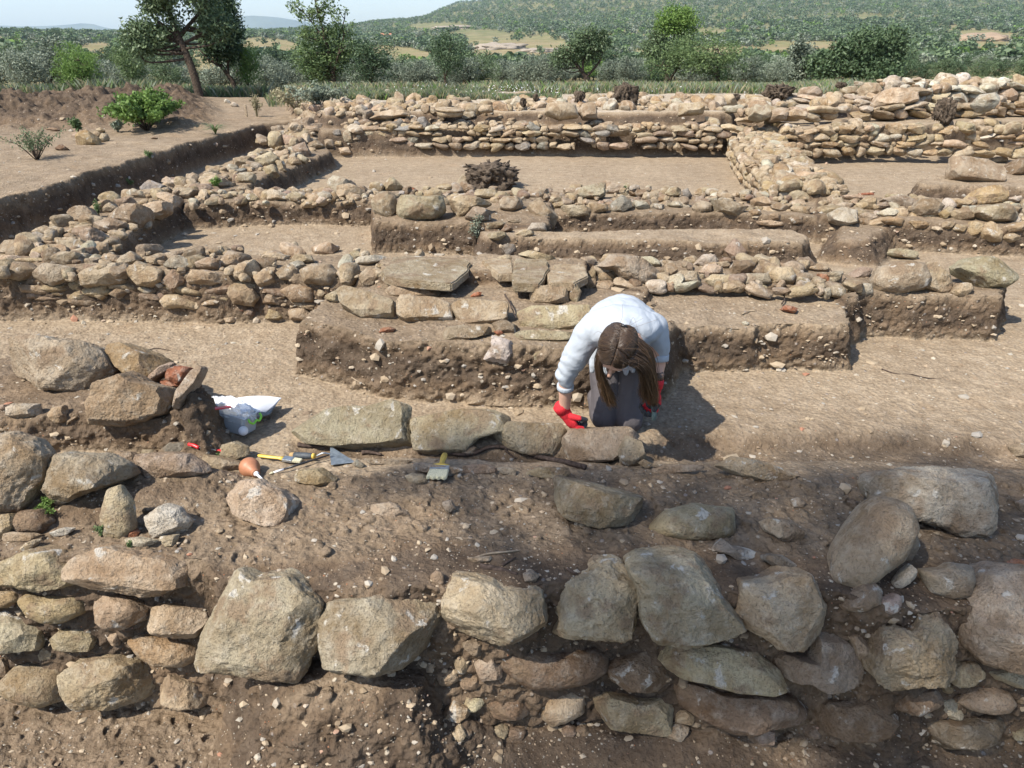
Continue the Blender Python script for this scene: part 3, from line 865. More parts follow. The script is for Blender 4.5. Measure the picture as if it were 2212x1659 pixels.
# ---- the row of slabs standing in front of the person
SG = 'row of slabs set on edge in front of the kneeling person'
L('', [(630,925),(670,893),(740,880),(790,880),(840,865),(878,880),(884,960),(870,975),(760,965),(640,950)], 'sage', 'long humped slab standing on edge, first of the row from the left', 'stone slab', group=SG, name='stone_slab', th=.25, cuts=5, emb=.15)
L('', [(888,905),(980,886),(1060,886),(1098,903),(1092,925),(1030,945),(1000,978),(950,984),(900,968)], 'sage', 'slab standing on edge that tapers to the right, second of the row', 'stone slab', group=SG, name='stone_slab', th=.25, cuts=5, emb=.15)
L('', [(1068,945),(1100,912),(1210,916),(1222,935),(1215,965),(1190,992),(1110,972)], 'sage', 'slab with a slanting right end, third of the row', 'stone slab', group=SG, name='stone_slab', th=.25, cuts=5, emb=.15)
L('', [(1218,950),(1235,928),(1355,923),(1378,943),(1350,962),(1330,990),(1270,1003),(1220,990)], 'grey', 'flat-topped slab directly before the knees of the person', 'stone slab', group=SG, name='stone_slab', th=.3, cuts=5, emb=.15)
L('', [(1338,975),(1355,943),(1385,955),(1397,1000),(1365,1012),(1345,1000)], 'sage', 'small pale slab standing at the right end of the row', 'stone slab', group=SG, name='stone_slab', th=.45, emb=0)
L('', [(880,920),(888,915),(892,940),(885,948)], 'pale', 'pale chip wedged between the first and second slab of the row')
L('', [(985,965),(1010,955),(1035,968),(1030,985),(995,985)], 'brown', 'brown stone stuck between the second and third slab')

# ---- slabs and stones of the middle mound
UG = 'upright blocks along the crest of the middle mound'
L('', [(730,628),(745,617),(800,632),(850,650),(850,692),(800,692),(735,662)], 'sage', 'leaning block with a rounded left end, first along the crest of the mound', 'stone block', group=UG, name='stone_block', th=.3, cuts=4)
L('', [(860,655),(868,638),(930,643),(976,658),(976,696),(900,698),(862,690)], 'tan', 'rectangular block with a sloping top, second along the crest', 'stone block', group=UG, name='stone_block', th=.35, cuts=4)
L('', [(978,655),(1000,645),(1082,645),(1096,660),(1090,698),(1030,702),(980,692)], 'buff', 'block with a pale top edge, third along the crest', 'stone block', group=UG, name='stone_block', th=.35, cuts=4)
L('', [(1120,675),(1150,661),(1262,660),(1277,672),(1270,712),(1130,712)], 'tan', 'longest reddish-topped block, beside the arm of the person', 'stone block', group=UG, name='stone_block', th=.3, cuts=3)
L('', [(1112,717),(1160,713),(1250,720),(1242,735),(1120,737)], 'sage', 'thin ledge-like slab under the longest reddish-topped block', 'stone slab', name='stone_slab', th=.6)
L('', [(833,612),(925,622),(960,638),(870,642),(835,638)], 'tan', 'long block under the biggest paving slab', 'stone block', name='stone_block', emb=.4)
L('', [(1145,635),(1165,618),(1222,614),(1228,652),(1150,660)], 'tan', 'squarish brown block under the paving slabs, left of the round cobble', 'stone block', name='stone_block', th=.3)
L('', [(1230,612),(1242,606),(1256,630),(1247,657),(1230,645)], 'tan', 'egg-shaped cobble standing beside the squarish brown block', 'cobble', name='cobble', round=1)
L('', [(955,712),(970,703),(1055,706),(1060,720),(990,737),(955,732)], 'sage', 'flat stepping slab on the face of the mound', 'stone slab', name='stone_slab', th=.5)
L('', [(990,741),(1035,738),(1035,752),(990,757)], 'brown', 'thin brown slab just under the stepping slab', 'stone slab', name='stone_slab', emb=.35)
L('', [(1045,775),(1060,750),(1060,724),(1100,738),(1117,758),(1105,783),(1070,786)], 'white', 'pale porous limestone lump stuck in the face of the mound', rough=.10, th=.4, emb=.1)
L('', [(1150,768),(1175,752),(1188,775),(1165,787)], 'sage', 'grey-green stone in the mound face near the sleeve of the person', emb=.5)
L('', [(1062,700),(1085,690),(1118,700),(1112,722),(1075,718)], 'brown', 'dark broken stone between the stepping slab and the reddish-topped block', emb=.3)
L('', [(1066,716),(1080,713),(1087,719),(1078,726)], 'red', 'small orange brick fragment above the pale porous limestone lump', 'brick fragment', name='brick_fragment')
L('', [(818,712),(840,705),(855,711),(845,719),(822,720)], 'red', 'flat reddish brick fragment on the shoulder of the mound', 'brick fragment', name='brick_fragment', th=.5)
L('', [(1015,642),(1025,632),(1040,630),(1038,642)], 'red', 'little tile fragment behind the crest blocks', 'brick fragment', name='brick_fragment')
L('', [(845,668),(853,662),(857,690),(847,690)], 'brown', 'thin upright chip between the first and second crest block')
L('', [(1270,710),(1290,690),(1300,720),(1280,735)], 'tan', 'tan stone hidden behind the sleeve beside the longest crest block')
L('F', [(675,378),(700,350),(785,372),(745,405)], 'red', 'flat broken piece of red brick on the right hand baulk', 'brick fragment', name='brick_fragment', th=.6, raw=1, cuts=3)
L('F', [(430,455),(450,450),(475,462),(465,480),(440,478)], 'white', 'white pebble on the edge of the right hand baulk', 'pebble', name='pebble', round=1)
L('F', [(485,470),(505,463),(518,475),(500,487)], 'white', 'smaller white pebble beside the first on the baulk edge', 'pebble', name='pebble', round=1)
L('F', [(905,150),(1000,165),(1025,178),(980,225),(930,190)], 'red', 'tilted red roof tile fragment at the end of the cobble row', 'tile fragment', name='tile_fragment', raw=1, cuts=2, th=.25)

# ---- cluster at the left
CG = None
L('D', [(90,640),(130,560),(270,545),(550,590),(640,640),(700,760),(620,880),(540,900),(200,880),(60,780),(40,680)], 'sage', 'largest flat-faced slab of the heap at the left', 'boulder', th=.35, name='boulder', cuts=5)
L('D', [(700,680),(700,600),(780,590),(900,630),(1050,700),(1000,770),(930,830),(740,770)], 'ochre', 'layered ochre block behind the broken roof tiles', 'boulder', th=.45, name='boulder')
L('D', [(580,1060),(640,900),(680,790),(760,770),(900,850),(1060,890),(1085,940),(1060,1040),(920,1080),(820,1115),(640,1105)], 'tan', 'triangular tan boulder leaning in front of the roof tiles', 'boulder', th=.4, name='boulder', cuts=5, emb=-.1)
L('D', [(920,830),(1060,710),(1095,715),(1085,752),(950,848)], 'pink', 'slanting roof tile leaning on the triangular boulder', 'tile', name='roof_tile', th=.4, raw=1, cuts=3, emb=-.8)
L('D', [(1030,790),(1120,730),(1215,750),(1200,790),(1150,855),(1050,820)], 'red', 'thick red tile fragment on top of the tile stack', 'tile', name='roof_tile', th=.4, raw=1, cuts=4, emb=-.6)
L('D', [(1010,820),(1060,820),(1140,860),(1100,872),(1020,860)], 'red', 'red tile fragment in the middle of the tile stack', 'tile', name='roof_tile', th=.5, raw=1, emb=-.5)
L('D', [(1000,862),(1060,868),(1160,885),(1130,915),(1040,900)], 'pink', 'lowest pinkish tile of the tile stack', 'tile', name='roof_tile', th=.6, raw=1, emb=-.4)
L('D', [(1085,1010),(1110,950),(1210,770),(1250,735),(1280,750),(1230,850),(1140,990)], 'grey', 'narrow grey slab standing on edge right of the roof tiles', 'stone slab', name='stone_slab', th=.6, cuts=3, emb=-.3)
L('D', [(40,1040),(80,970),(240,970),(245,1040),(120,1070)], 'pale', 'pale rough stone low at the far left of the heap')
L('D', [(290,1070),(340,1000),(400,980),(430,1080),(340,1100)], 'tan', 'small tan stone left of the triangular boulder', emb=.1)
L('D', [(528,1030),(600,905),(632,930),(565,1040)], 'sage', 'flat shard leaning against the left side of the triangular boulder', th=.3)
L('D', [(410,1100),(500,1040),(505,1062),(420,1112)], 'grey', 'thin grey shard at the foot of the heap')
L('D', [(0,980),(60,975),(70,1000),(10,1020)], 'grey', 'small grey stone at the left edge of the heap')
# ---- second wall, left
W2 = wallthing(300, 680, 'long cobble wall on the left behind the big heap of stones')
FM = dict(th=.5, emb=.1)
T(W2, 'Z', [
 ('grey', [(30,680),(120,610),(300,620),(400,690),(300,760),(200,795),(60,760)], dict(round=1)),
 ('grey', [(375,700),(430,630),(640,650),(800,690),(700,780),(560,860),(400,780)]),
 ('green', [(725,780),(860,700),(1100,640),(1190,615),(1265,700),(1250,830),(900,865)]),
 ('buff', [(1260,760),(1300,660),(1480,640),(1620,700),(1620,790),(1500,860),(1300,830)]),
 ('brown', [(1590,830),(1640,740),(1750,680),(1860,720),(1830,820),(1700,910)]),
 ('buff', [(1840,820),(1900,700),(2050,690),(2200,730),(2230,800),(2080,840)]),
 ('pale', [(840,620),(940,530),(1010,560),(980,620)]), ('buff', [(1000,600),(1040,530),(1190,550),(1160,620)]),
 ('grey', [(1160,620),(1290,505),(1390,580),(1260,660)]), ('pale', [(1260,690),(1360,600),(1430,620),(1400,690)]),
 ('buff', [(1430,600),(1500,580),(1620,600),(1610,650)]), ('pale', [(1620,660),(1760,545),(1900,620),(1860,700)]),
 ('buff', [(1900,640),(2050,570),(2180,600),(2150,680),(1900,700)]),
 ('tan', [(170,830),(420,850),(500,930),(200,900)]), ('tan', [(505,890),(625,910),(620,945),(510,930)]),
 ('tan', [(665,950),(800,885),(870,980),(720,975)]), ('ochre', [(885,930),(980,900),(1060,940),(1000,985)], dict(round=1)),
 ('brown', [(1080,930),(1180,860),(1270,900),(1180,980)], dict(round=1)), ('buff', [(1790,880),(1830,855),(1980,910),(1970,945),(1800,920)], dict(round=1)),
 ('tan', [(1580,1000),(1640,935),(1780,930),(1960,1020),(1940,1090),(1800,1060),(1640,1070)], dict(round=1)),
 ('pink', [(1360,920),(1580,935),(1590,990),(1380,975)]), ('tan', [(1980,1000),(2120,980),(2200,1030),(2000,1040)]),
 ('brown', [(250,930),(400,910),(420,970),(270,970)]), ('tan', [(-60,640),(30,640),(40,700),(-60,720)]),
 ('grey', [(840,640),(940,620),(1050,650),(900,690)]),
], **FM)
T(W2, 'D', [
 ('tan', [(1450,250),(1500,210),(1600,230),(1640,300),(1600,355),(1460,340)]), ('buff', [(1460,150),(1520,90),(1600,60),(1630,130),(1560,200),(1470,180)]),
 ('tan', [(1605,170),(1680,110),(1740,110),(1740,200),(1660,245)]), ('pink', [(1660,340),(1700,270),(1760,270),(1770,350)]),
 ('tan', [(1775,260),(1850,220),(1990,240),(1980,330),(1850,330)], dict(round=1)), ('grey', [(1900,130),(1980,90),(2090,90),(2140,150),(2100,225),(1930,210)], dict(round=1)),
 ('grey', [(2150,130),(2212,115),(2230,215),(2150,200)]), ('grey', [(1750,150),(1820,85),(1880,120),(1870,190),(1780,190)]),
 ('pink', [(1400,90),(1450,0),(1560,30),(1580,70)]), ('tan', [(2000,290),(2020,245),(2060,270),(2030,300)]),
 ('buff', [(2040,300),(2130,255),(2170,300),(2130,335)]), ('tan', [(1665,430),(1700,370),(1800,410),(1780,445)]),
 ('tan', [(1820,380),(1900,350),(1960,400),(1930,450),(1840,440)]), ('buff', [(1640,60),(1700,20),(1830,30),(1800,70)]),
 ('buff', [(1830,70),(1870,30),(1960,30),(1980,70),(1900,90)]), ('brown', [(1540,380),(1600,370),(1610,420),(1550,420)]),
 ('pink', [(1780,-10),(1840,-40),(1900,-10),(1850,20)]), ('buff', [(1960,-10),(2060,-50),(2140,-20),(2100,30),(1990,30)]),
 ('tan', [(1420,430),(1480,420),(1500,455),(1430,460)]),
], **FM)
T(W2, 'E', [
 ('pale', [(5,150),(60,115),(130,140),(120,200),(30,215)], dict(round=1)), ('grey', [(135,180),(200,110),(260,120),(270,210),(180,230)]),
 ('pale', [(75,90),(160,50),(300,30),(330,50),(200,95)]), ('buff', [(240,100),(270,85),(300,95),(270,115)]),
], **FM)

# ---- diagonal wall, left
W3 = wallthing(250, 545, 'slanting left wall of big rounded stones running back along the deep trench')
T(W3, 'Z', [
 ('grey', [(0,430),(60,400),(250,400),(430,440),(400,520),(300,555),(100,530),(0,520)]), ('grey', [(570,400),(700,385),(830,395),(890,500),(800,560),(620,460)]),
 ('grey', [(450,560),(620,510),(770,520),(780,620),(640,645),(470,600)]), ('pale', [(160,385),(380,320),(540,400),(440,410)]),
 ('buff', [(295,320),(430,250),(650,320),(500,360)]), ('pink', [(690,300),(950,280),(1040,370),(1020,470),(900,500),(830,380)], dict(rough=.12)),
 ('grey', [(900,260),(1100,180),(1240,230),(1160,330),(1050,310)]), ('pink', [(1030,190),(1200,110),(1360,55),(1450,80),(1460,170),(1380,260),(1290,280),(1220,200)], dict(emb=-.1)),
 ('grey', [(680,140),(750,65),(880,80),(960,200),(760,230)]), ('green', [(870,80),(1000,5),(1100,10),(1020,120),(960,130)]),
 ('grey', [(1000,100),(1080,20),(1180,100),(1020,130)]), ('buff', [(465,230),(560,200),(720,230),(600,265)]),
 ('grey', [(450,470),(560,450),(690,500),(450,530)]), ('tan', [(80,600),(200,570),(400,570),(460,600),(300,620)], dict(round=1)),
 ('buff', [(0,560),(150,540),(180,570),(80,620),(0,640)]), ('tan', [(740,260),(840,220),(880,240),(800,280)]),
 ('buff', [(380,400),(520,410),(560,430),(450,445)]),
], **FM)
T(W3, 'G', [
 ('buff', [(990,1240),(1060,1215),(1140,1250),(1120,1330),(1070,1280)]), ('buff', [(915,1300),(1060,1270),(1070,1340),(990,1380),(930,1370)]),
 ('blue', [(880,1200),(960,1145),(1070,1190),(1020,1230),(940,1240)]), ('pale', [(780,1230),(850,1195),(940,1230),(900,1255)]),
 ('pink', [(720,1260),(830,1250),(860,1290),(750,1320)]), ('pink', [(1090,1200),(1140,1185),(1250,1200),(1200,1260),(1120,1240)]),
 ('pale', [(1020,1150),(1060,1120),(1170,1170),(1120,1185)]), ('grey', [(1175,1130),(1220,1090),(1280,1130),(1230,1160)]),
 ('buff', [(1250,1160),(1360,1110),(1460,1150),(1400,1190),(1300,1190)]),
 ('pink', [(1470,1040),(1500,1010),(1590,990),(1600,1020),(1540,1060)]), ('blue', [(1430,1080),(1550,1065),(1560,1090),(1450,1090)]),
 ('green', [(1490,1120),(1550,1090),(1610,1100),(1600,1160),(1530,1150)]), ('buff', [(1590,970),(1640,940),(1710,960),(1600,1010)]),
 ('buff', [(1620,1010),(1720,965),(1760,1000),(1700,1060),(1630,1050)]), ('tan', [(1660,1070),(1740,1040),(1760,1100),(1720,1130)]),
 ('buff', [(1730,970),(1820,945),(1840,990),(1770,1010)]), ('tan', [(1740,1010),(1790,1010),(1810,1080),(1770,1090)]),
 ('pink', [(1840,940),(1930,900),(1960,960),(1950,1000),(1870,970)]), ('pink', [(1950,910),(2010,885),(2050,930),(1990,950)]),
 ('white', [(1700,940),(1780,915),(1810,940),(1740,955)]), ('grey', [(2050,880),(2110,890),(2110,930),(2060,935)]),
 ('buff', [(2115,895),(2160,890),(2160,920),(2120,925)]), ('pale', [(2170,830),(2212,820),(2230,900),(2170,890)]),
 ('buff', [(2135,940),(2200,930),(2225,970),(2150,975)]), ('grey', [(1400,1060),(1460,1050),(1480,1080),(1420,1090)]),
 ('tan', [(1820,1010),(1880,990),(1900,1030),(1850,1050)]), ('buff', [(1880,975),(1950,1000),(1930,1030),(1890,1020)]),
], **FM)

# ---- cross wall behind the left room
W4 = wallthing(600, 480, 'low cross wall of rounded cobbles between the two left rooms')
T(W4, 'G', [
 ('ochre', [(1275,1220),(1330,1200),(1390,1220),(1380,1265),(1300,1260)]), ('green', [(1390,1225),(1500,1210),(1520,1240),(1400,1245)]),
 ('grey', [(1480,1190),(1560,1175),(1600,1200),(1520,1215)]), ('tan', [(1520,1240),(1600,1225),(1640,1265),(1550,1275)]),
 ('pale', [(1600,1200),(1650,1185),(1680,1210),(1620,1220)]), ('pale', [(1665,1240),(1720,1200),(1820,1230),(1810,1275),(1700,1270)]),
 ('grey', [(1815,1230),(1880,1215),(1940,1250),(1900,1280),(1830,1270)]), ('buff', [(1945,1240),(2000,1220),(2050,1250),(2040,1300),(1960,1290)], dict(round=1)),
 ('ochre', [(2060,1250),(2110,1210),(2140,1250),(2110,1300)]), ('pink', [(1690,1200),(1750,1180),(1800,1200),(1720,1215)]),
 ('buff', [(1800,1200),(1850,1180),(1900,1210),(1860,1220)]), ('pale', [(2070,1160),(2110,1120),(2212,1130),(2212,1230),(2130,1250)], dict(emb=0)),
 ('grey', [(1300,1190),(1370,1180),(1400,1205),(1330,1212)]), ('buff', [(1900,1200),(1960,1190),(2000,1215),(1930,1222)]),
], **FM)
T(W4, 'H', [
 ('buff', [(0,1180),(60,1160),(140,1190),(200,1240),(160,1260),(0,1250)]), ('pale', [(-60,1150),(0,1120),(110,1150),(100,1175),(-40,1190)]),
], **FM)

# ---- middle block and its stones, then the cross wall running on to the right
W5 = wallthing(1000, 540, 'block of earth capped with big stones in the centre of the dig, behind the paving')
T(W5, 'H', [
 ('grey', [(220,1270),(280,1210),(360,1220),(380,1330),(330,1380),(225,1340)]), ('sage', [(380,1290),(400,1240),(550,1250),(670,1240),(680,1330),(630,1390),(420,1395),(380,1350)], dict(round=1, rough=.1)),
 ('buff', [(700,1250),(770,1240),(980,1280),(870,1320),(770,1380),(720,1320)]), ('pink', [(800,1370),(860,1310),(960,1330),(970,1390),(890,1410)]),
 ('grey', [(1020,1270),(1050,1245),(1170,1245),(1170,1310),(1090,1340),(1030,1320)]), ('sage', [(1200,1290),(1260,1265),(1340,1320),(1390,1370),(1370,1440),(1250,1380)]),
 ('buff', [(820,1240),(900,1195),(990,1200),(1040,1240),(980,1260)]), ('buff', [(200,1170),(240,1145),(290,1170),(280,1210),(210,1215)]),
 ('sage', [(280,1170),(350,1125),(420,1190),(360,1210),(290,1210)]), ('green', [(750,1160),(790,1100),(840,1110),(840,1190),(790,1200)]),
 ('buff', [(440,1220),(600,1200),(750,1210),(720,1240),(480,1250)]), ('red', [(410,1200),(470,1185),(510,1205),(430,1215)], dict(name='tile_fragment')),
 ('grey', [(940,1420),(1060,1400),(1040,1440),(960,1450)]), ('brown', [(1030,1460),(1070,1415),(1110,1450),(1060,1470)]),
 ('grey', [(1070,1400),(1130,1385),(1170,1400),(1110,1410)]), ('pale', [(1195,1460),(1230,1410),(1310,1410),(1320,1460)], dict(round=1)),
 ('buff', [(1120,1480),(1160,1450),(1250,1470),(1180,1495)]), ('green', [(950,1480),(1030,1465),(1070,1480),(1010,1520),(950,1510)]),
 ('buff', [(1090,1240),(1160,1205),(1280,1215),(1320,1250),(1200,1250)]), ('buff', [(600,1190),(680,1160),(740,1180),(700,1205)]),
], **FM)
W6 = wallthing(1500, 470, 'low stone row crossing the middle right, in front of the pale back room')
T(W6, 'H', [
 ('sage', [(1415,1300),(1600,1300),(1605,1360),(1450,1370)]), ('buff', [(1330,1250),(1360,1225),(1420,1240),(1420,1290),(1350,1290)]),
 ('green', [(1480,1240),(1570,1190),(1670,1160),(1700,1210),(1640,1260),(1500,1260)], dict(emb=-.1)), ('grey', [(1645,1150),(1720,1140),(1810,1190),(1780,1230),(1700,1220)]),
 ('blue', [(1715,1300),(1790,1240),(1850,1260),(1860,1310),(1800,1345),(1730,1340)]), ('tan', [(1590,1290),(1700,1290),(1710,1330),(1620,1350)], dict(round=1)),
 ('pale', [(1865,1270),(1930,1265),(1980,1320),(1890,1325)]), ('pale', [(1980,1290),(2070,1290),(2050,1325),(1990,1325)]),
 ('buff', [(1450,1200),(1480,1165),(1550,1170),(1540,1200)]), ('green', [(1800,1180),(1830,1150),(1850,1190),(1820,1200)]),
 ('brown', [(1830,1200),(1900,1200),(1940,1250),(1860,1230)]), ('buff', [(1940,1210),(2020,1205),(2000,1250),(1950,1250)]),
 ('buff', [(2070,1220),(2110,1180),(2170,1200),(2160,1240),(2090,1250)]), ('blue', [(2170,1210),(2212,1190),(2240,1240),(2212,1265),(2175,1240)], dict(round=1)),
 ('green', [(2080,1290),(2140,1275),(2200,1300),(2120,1315)]), ('grey', [(1500,1285),(1540,1275),(1560,1292),(1515,1297)]),
], **FM)
T(W6, 'I', [
 ('grey', [(120,1300),(160,1270),(240,1290),(230,1340),(150,1345)]), ('green', [(250,1270),(330,1250),(460,1310),(400,1370),(260,1310)]),
 ('tan', [(490,1260),(560,1245),(615,1270),(610,1310),(500,1310)]), ('tan', [(610,1300),(660,1285),(730,1310),(710,1340),(620,1330)]),
 ('tan', [(740,1310),(800,1290),(830,1330),(770,1340)]), ('tan', [(700,1230),(770,1210),(860,1230),(860,1270),(710,1275)]),
 ('green', [(895,1200),(970,1200),(1040,1220),(1000,1240),(900,1230)]), ('buff', [(130,1210),(200,1200),(260,1230),(180,1240)]),
 ('buff', [(370,1220),(440,1215),(480,1245),(400,1250)]), ('brown', [(290,1225),(330,1200),(350,1230),(310,1250)]),
 ('pale', [(550,1180),(600,1150),(660,1190),(600,1215)]), ('pale', [(640,1230),(700,1210),(760,1225),(690,1245)]),
 ('tan', [(600,1350),(660,1345),(680,1390),(620,1395)]), ('tan', [(480,1330),(530,1325),(560,1365),(500,1370)]),
 ('brown', [(730,1380),(800,1370),(820,1410),(750,1420)]), ('buff', [(520,1400),(620,1395),(740,1425),(620,1430)]),
], **FM)
W7 = wallthing(2100, 515, 'two-course wall of large rounded stones crossing the right side of the dig')
T(W7, 'I', [
 ('grey', [(970,1310),(1060,1280),(1150,1300),(1080,1330),(980,1330)]), ('pale', [(990,1340),(1060,1310),(1170,1340),(1180,1400),(1080,1430),(1000,1390)], dict(emb=-.1)),
 ('grey', [(1185,1345),(1260,1345),(1290,1380),(1210,1400)]), ('pink', [(1230,1310),(1360,1270),(1370,1310),(1260,1330)]),
 ('pale', [(1290,1345),(1350,1315),(1420,1340),(1410,1370),(1320,1370)]), ('ochre', [(1310,1390),(1400,1370),(1450,1390),(1430,1430),(1340,1410)], dict(round=1)),
 ('pink', [(1310,1260),(1400,1240),(1520,1270),(1500,1330),(1430,1330)]), ('pink', [(1500,1330),(1540,1260),(1620,1255),(1690,1310),(1650,1375),(1540,1375)], dict(round=1, rough=.1)),
 ('ochre', [(1680,1345),(1720,1320),(1745,1350),(1710,1390)]), ('tan', [(1740,1340),(1820,1320),(1910,1350),(1880,1390),(1780,1395)]),
 ('ochre', [(1840,1280),(1920,1195),(2040,1175),(2100,1230),(2080,1280),(1960,1300)], dict(emb=-.1)), ('sage', [(1890,1330),(1960,1290),(2100,1290),(2180,1350),(2170,1390),(2000,1405)], dict(emb=-.2)),
 ('ochre', [(1480,1400),(1600,1400),(1620,1440),(1520,1445)]), ('tan', [(1680,1430),(1720,1400),(1780,1405),(1740,1450)]),
 ('tan', [(1760,1450),(1780,1420),(1850,1420),(1820,1470)]), ('ochre', [(1855,1480),(1880,1400),(1940,1400),(1940,1450),(1890,1500)]),
 ('tan', [(1930,1440),(2000,1400),(2060,1440),(2060,1530),(1960,1520)]), ('tan', [(2090,1430),(2200,1400),(2240,1450),(2120,1470)]),
 ('tan', [(2070,1490),(2130,1475),(2190,1500),(2130,1535)]), ('sage', [(2190,1370),(2260,1340),(2260,1400),(2200,1400)]),
 ('buff', [(1680,1290),(1760,1270),(1860,1300),(1800,1315)]), ('pink', [(2010,1270),(2060,1260),(2080,1285),(2020,1285)], dict(round=1)),
 ('pale', [(2100,1250),(2180,1240),(2230,1270),(2140,1280)]), ('buff', [(1060,1240),(1160,1230),(1240,1260),(1120,1262)]),
 ('buff', [(1000,1200),(1060,1190),(1120,1210),(1050,1225)]), ('red', [(1170,1222),(1240,1215),(1270,1232),(1190,1236)], dict(name='tile_fragment')),
], **FM)
T(W7, '', [
 ('sage', [(1908,545),(1925,537),(1972,545),(1985,556),(1975,562),(1915,552)]),
], **FM)

# ---- right baulk boulders and cobble row
W8 = wallthing(1560, 625, 'row of cobbles and lumps behind the kneeling person and the right hand baulk')
T(W8, 'F', [
 ('grey', [(0,180),(30,135),(130,140),(180,200),(120,225),(20,220)]), ('buff', [(200,190),(240,155),(350,160),(400,200),(360,235),(240,235)], dict(round=1)),
 ('grey', [(410,190),(450,150),(590,150),(610,210),(520,230),(420,225)], dict(round=1)), ('tan', [(590,150),(640,110),(730,110),(765,170),(740,220),(620,215)], dict(round=1)),
 ('grey', [(765,160),(850,140),(880,180),(810,230),(770,220)]), ('pale', [(130,90),(180,35),(250,30),(280,70),(230,110),(150,110)]),
 ('buff', [(160,140),(200,95),(290,90),(310,140),(240,160)]), ('grey', [(260,80),(330,70),(360,110),(300,120)]),
 ('brown', [(350,130),(400,70),(480,65),(520,110),(460,150),(380,160)]), ('tan', [(810,100),(920,90),(1000,125),(930,140),(840,120)]),
 ('buff', [(580,95),(660,80),(780,110),(720,120)]), ('pale', [(500,130),(600,115),(620,140),(520,150)]),
 ('buff', [(540,255),(600,250),(640,268),(560,272)]),
], **FM)
T(W8, 'E', [
 ('pink', [(1640,110),(1720,30),(1850,30),(2000,110),(2080,190),(1960,220),(1800,190),(1740,130)], dict(rough=.1)), ('buff', [(1560,80),(1610,30),(1650,70),(1600,100)]),
 ('pink', [(1610,110),(1700,80),(1745,140),(1720,200),(1650,170)]), ('sage', [(1580,150),(1620,100),(1640,190),(1600,210)]),
 ('pale', [(1880,50),(2000,40),(2050,100),(1960,110)]), ('grey', [(2040,130),(2110,100),(2140,150),(2070,160)]),
 ('buff', [(1140,20),(1210,0),(1330,40),(1390,60),(1260,70)]), ('buff', [(1010,45),(1080,30),(1110,60),(1040,62)]),
], **FM)
trace('I', [(320,1580),(385,1510),(465,1600),(450,1640),(370,1640)], 'pink', label='pointed reddish stone standing before the flat-topped sandy mound', cat='stone', emb=-.2)
L('F', [(1250,200),(1290,120),(1380,85),(1480,75),(1560,90),(1600,180),(1560,250),(1400,285),(1290,260)], 'buff', 'huge rounded boulder on the far right earth block', 'boulder', name='boulder', round=1, rough=.07)
L('F', [(1560,150),(1620,70),(1700,140),(1770,190),(1770,240),(1640,285),(1580,250)], 'buff', 'knobbly boulder fused to the right of the huge rounded boulder', 'boulder', name='boulder', rough=.12)
L('F', [(1785,90),(1840,45),(2000,50),(2100,110),(2165,155),(2100,230),(1940,245),(1860,170),(1800,140)], 'green', 'flat blue-green boulder overhanging the right end of the earth block', 'boulder', name='boulder', th=.35, depth=4.95)
L('F', [(1110,240),(1150,210),(1240,215),(1250,280),(1160,290)], 'pale', 'white rounded cobble left of the huge boulder', 'cobble', name='cobble', round=1)
L('F', [(970,240),(1030,215),(1080,250),(1080,310),(990,290)], 'grey', 'grey cobble below the tilted red tile fragment', 'cobble', name='cobble', round=1)
L('F', [(1740,280),(1800,210),(1900,215),(1900,250),(1800,300)], 'buff', 'angular buff stone under the flat blue-green boulder')
L('F', [(1100,160),(1180,110),(1250,120),(1230,170),(1120,180)], 'pink', 'pinkish stone behind the white rounded cobble', emb=.4)
L('E', [(998,1595-1520+0),(1030,55),(1125,50),(1120,10),(1060,-25),(1005,10)], 'blue', 'smooth grey flat disc stone behind the paving slabs', round=1, th=.2, emb=.4) if False else None
L('', [(1072,548),(1078,533),(1092,527),(1110,528),(1114,540),(1100,552),(1080,553)], 'blue', 'smooth grey disc-like stone behind the paving slabs', round=1, th=.2, emb=.4, rough=.02)

# ---- far boulders on the terrace
TG = None
L('H', [(1310,720),(1330,660),(1400,645),(1500,670),(1520,740),(1400,755)], 'buff', 'big domed boulder on top of the back wall, centre', 'boulder', name='boulder', round=1, depth=12.0, emb=0)
L('H', [(1520,690),(1560,665),(1640,660),(1645,745),(1560,750)], 'buff', 'squarish boulder just right of the big domed boulder', 'boulder', name='boulder', depth=12.1, emb=0)
L('I', [(1270,645),(1300,580),(1400,570),(1500,590),(1512,660),(1400,692),(1280,675)], 'buff', 'largest cube-like boulder on the pale terrace at the right', 'boulder', name='boulder', th=.6, depth=12.8, emb=0)
L('I', [(785,600),(800,560),(900,550),(950,580),(940,605)], 'grey', 'grey flat-bottomed boulder on the masonry step left of the terrace', 'boulder', name='boulder', depth=15.2, emb=0)
L('I', [(1170,560),(1200,530),(1290,530),(1300,590),(1200,612)], 'grey', 'grey boulder behind the largest cube-like boulder', 'boulder', name='boulder', depth=15.2, emb=0)
L('I', [(1050,560),(1080,548),(1150,545),(1170,595),(1060,592)], 'grey', 'low grey block left of the grey boulder on the terrace', 'boulder', name='boulder', depth=15.6, emb=0)
L('I', [(1895,650),(1950,590),(2070,600),(2010,695),(1950,700)], 'pale', 'tilted pale boulder by the upper right rubble', 'boulder', name='boulder', depth=12.2, emb=0)
L('I', [(30,725),(40,655),(180,650),(190,710)], 'buff', 'rectangular ashlar block lying on the terrace, right of centre', 'stone block', name='stone_block', depth=12.0, emb=0)
L('I', [(480,740),(490,670),(600,660),(605,740),(540,762)], 'grey', 'cracked grey block in the upper wall, left one of three', 'stone block', name='stone_block', depth=11.9, emb=0)
L('I', [(610,760),(620,690),(710,680),(715,752)], 'grey', 'square grey block in the upper wall, middle one of three', 'stone block', name='stone_block', depth=11.9, emb=0)
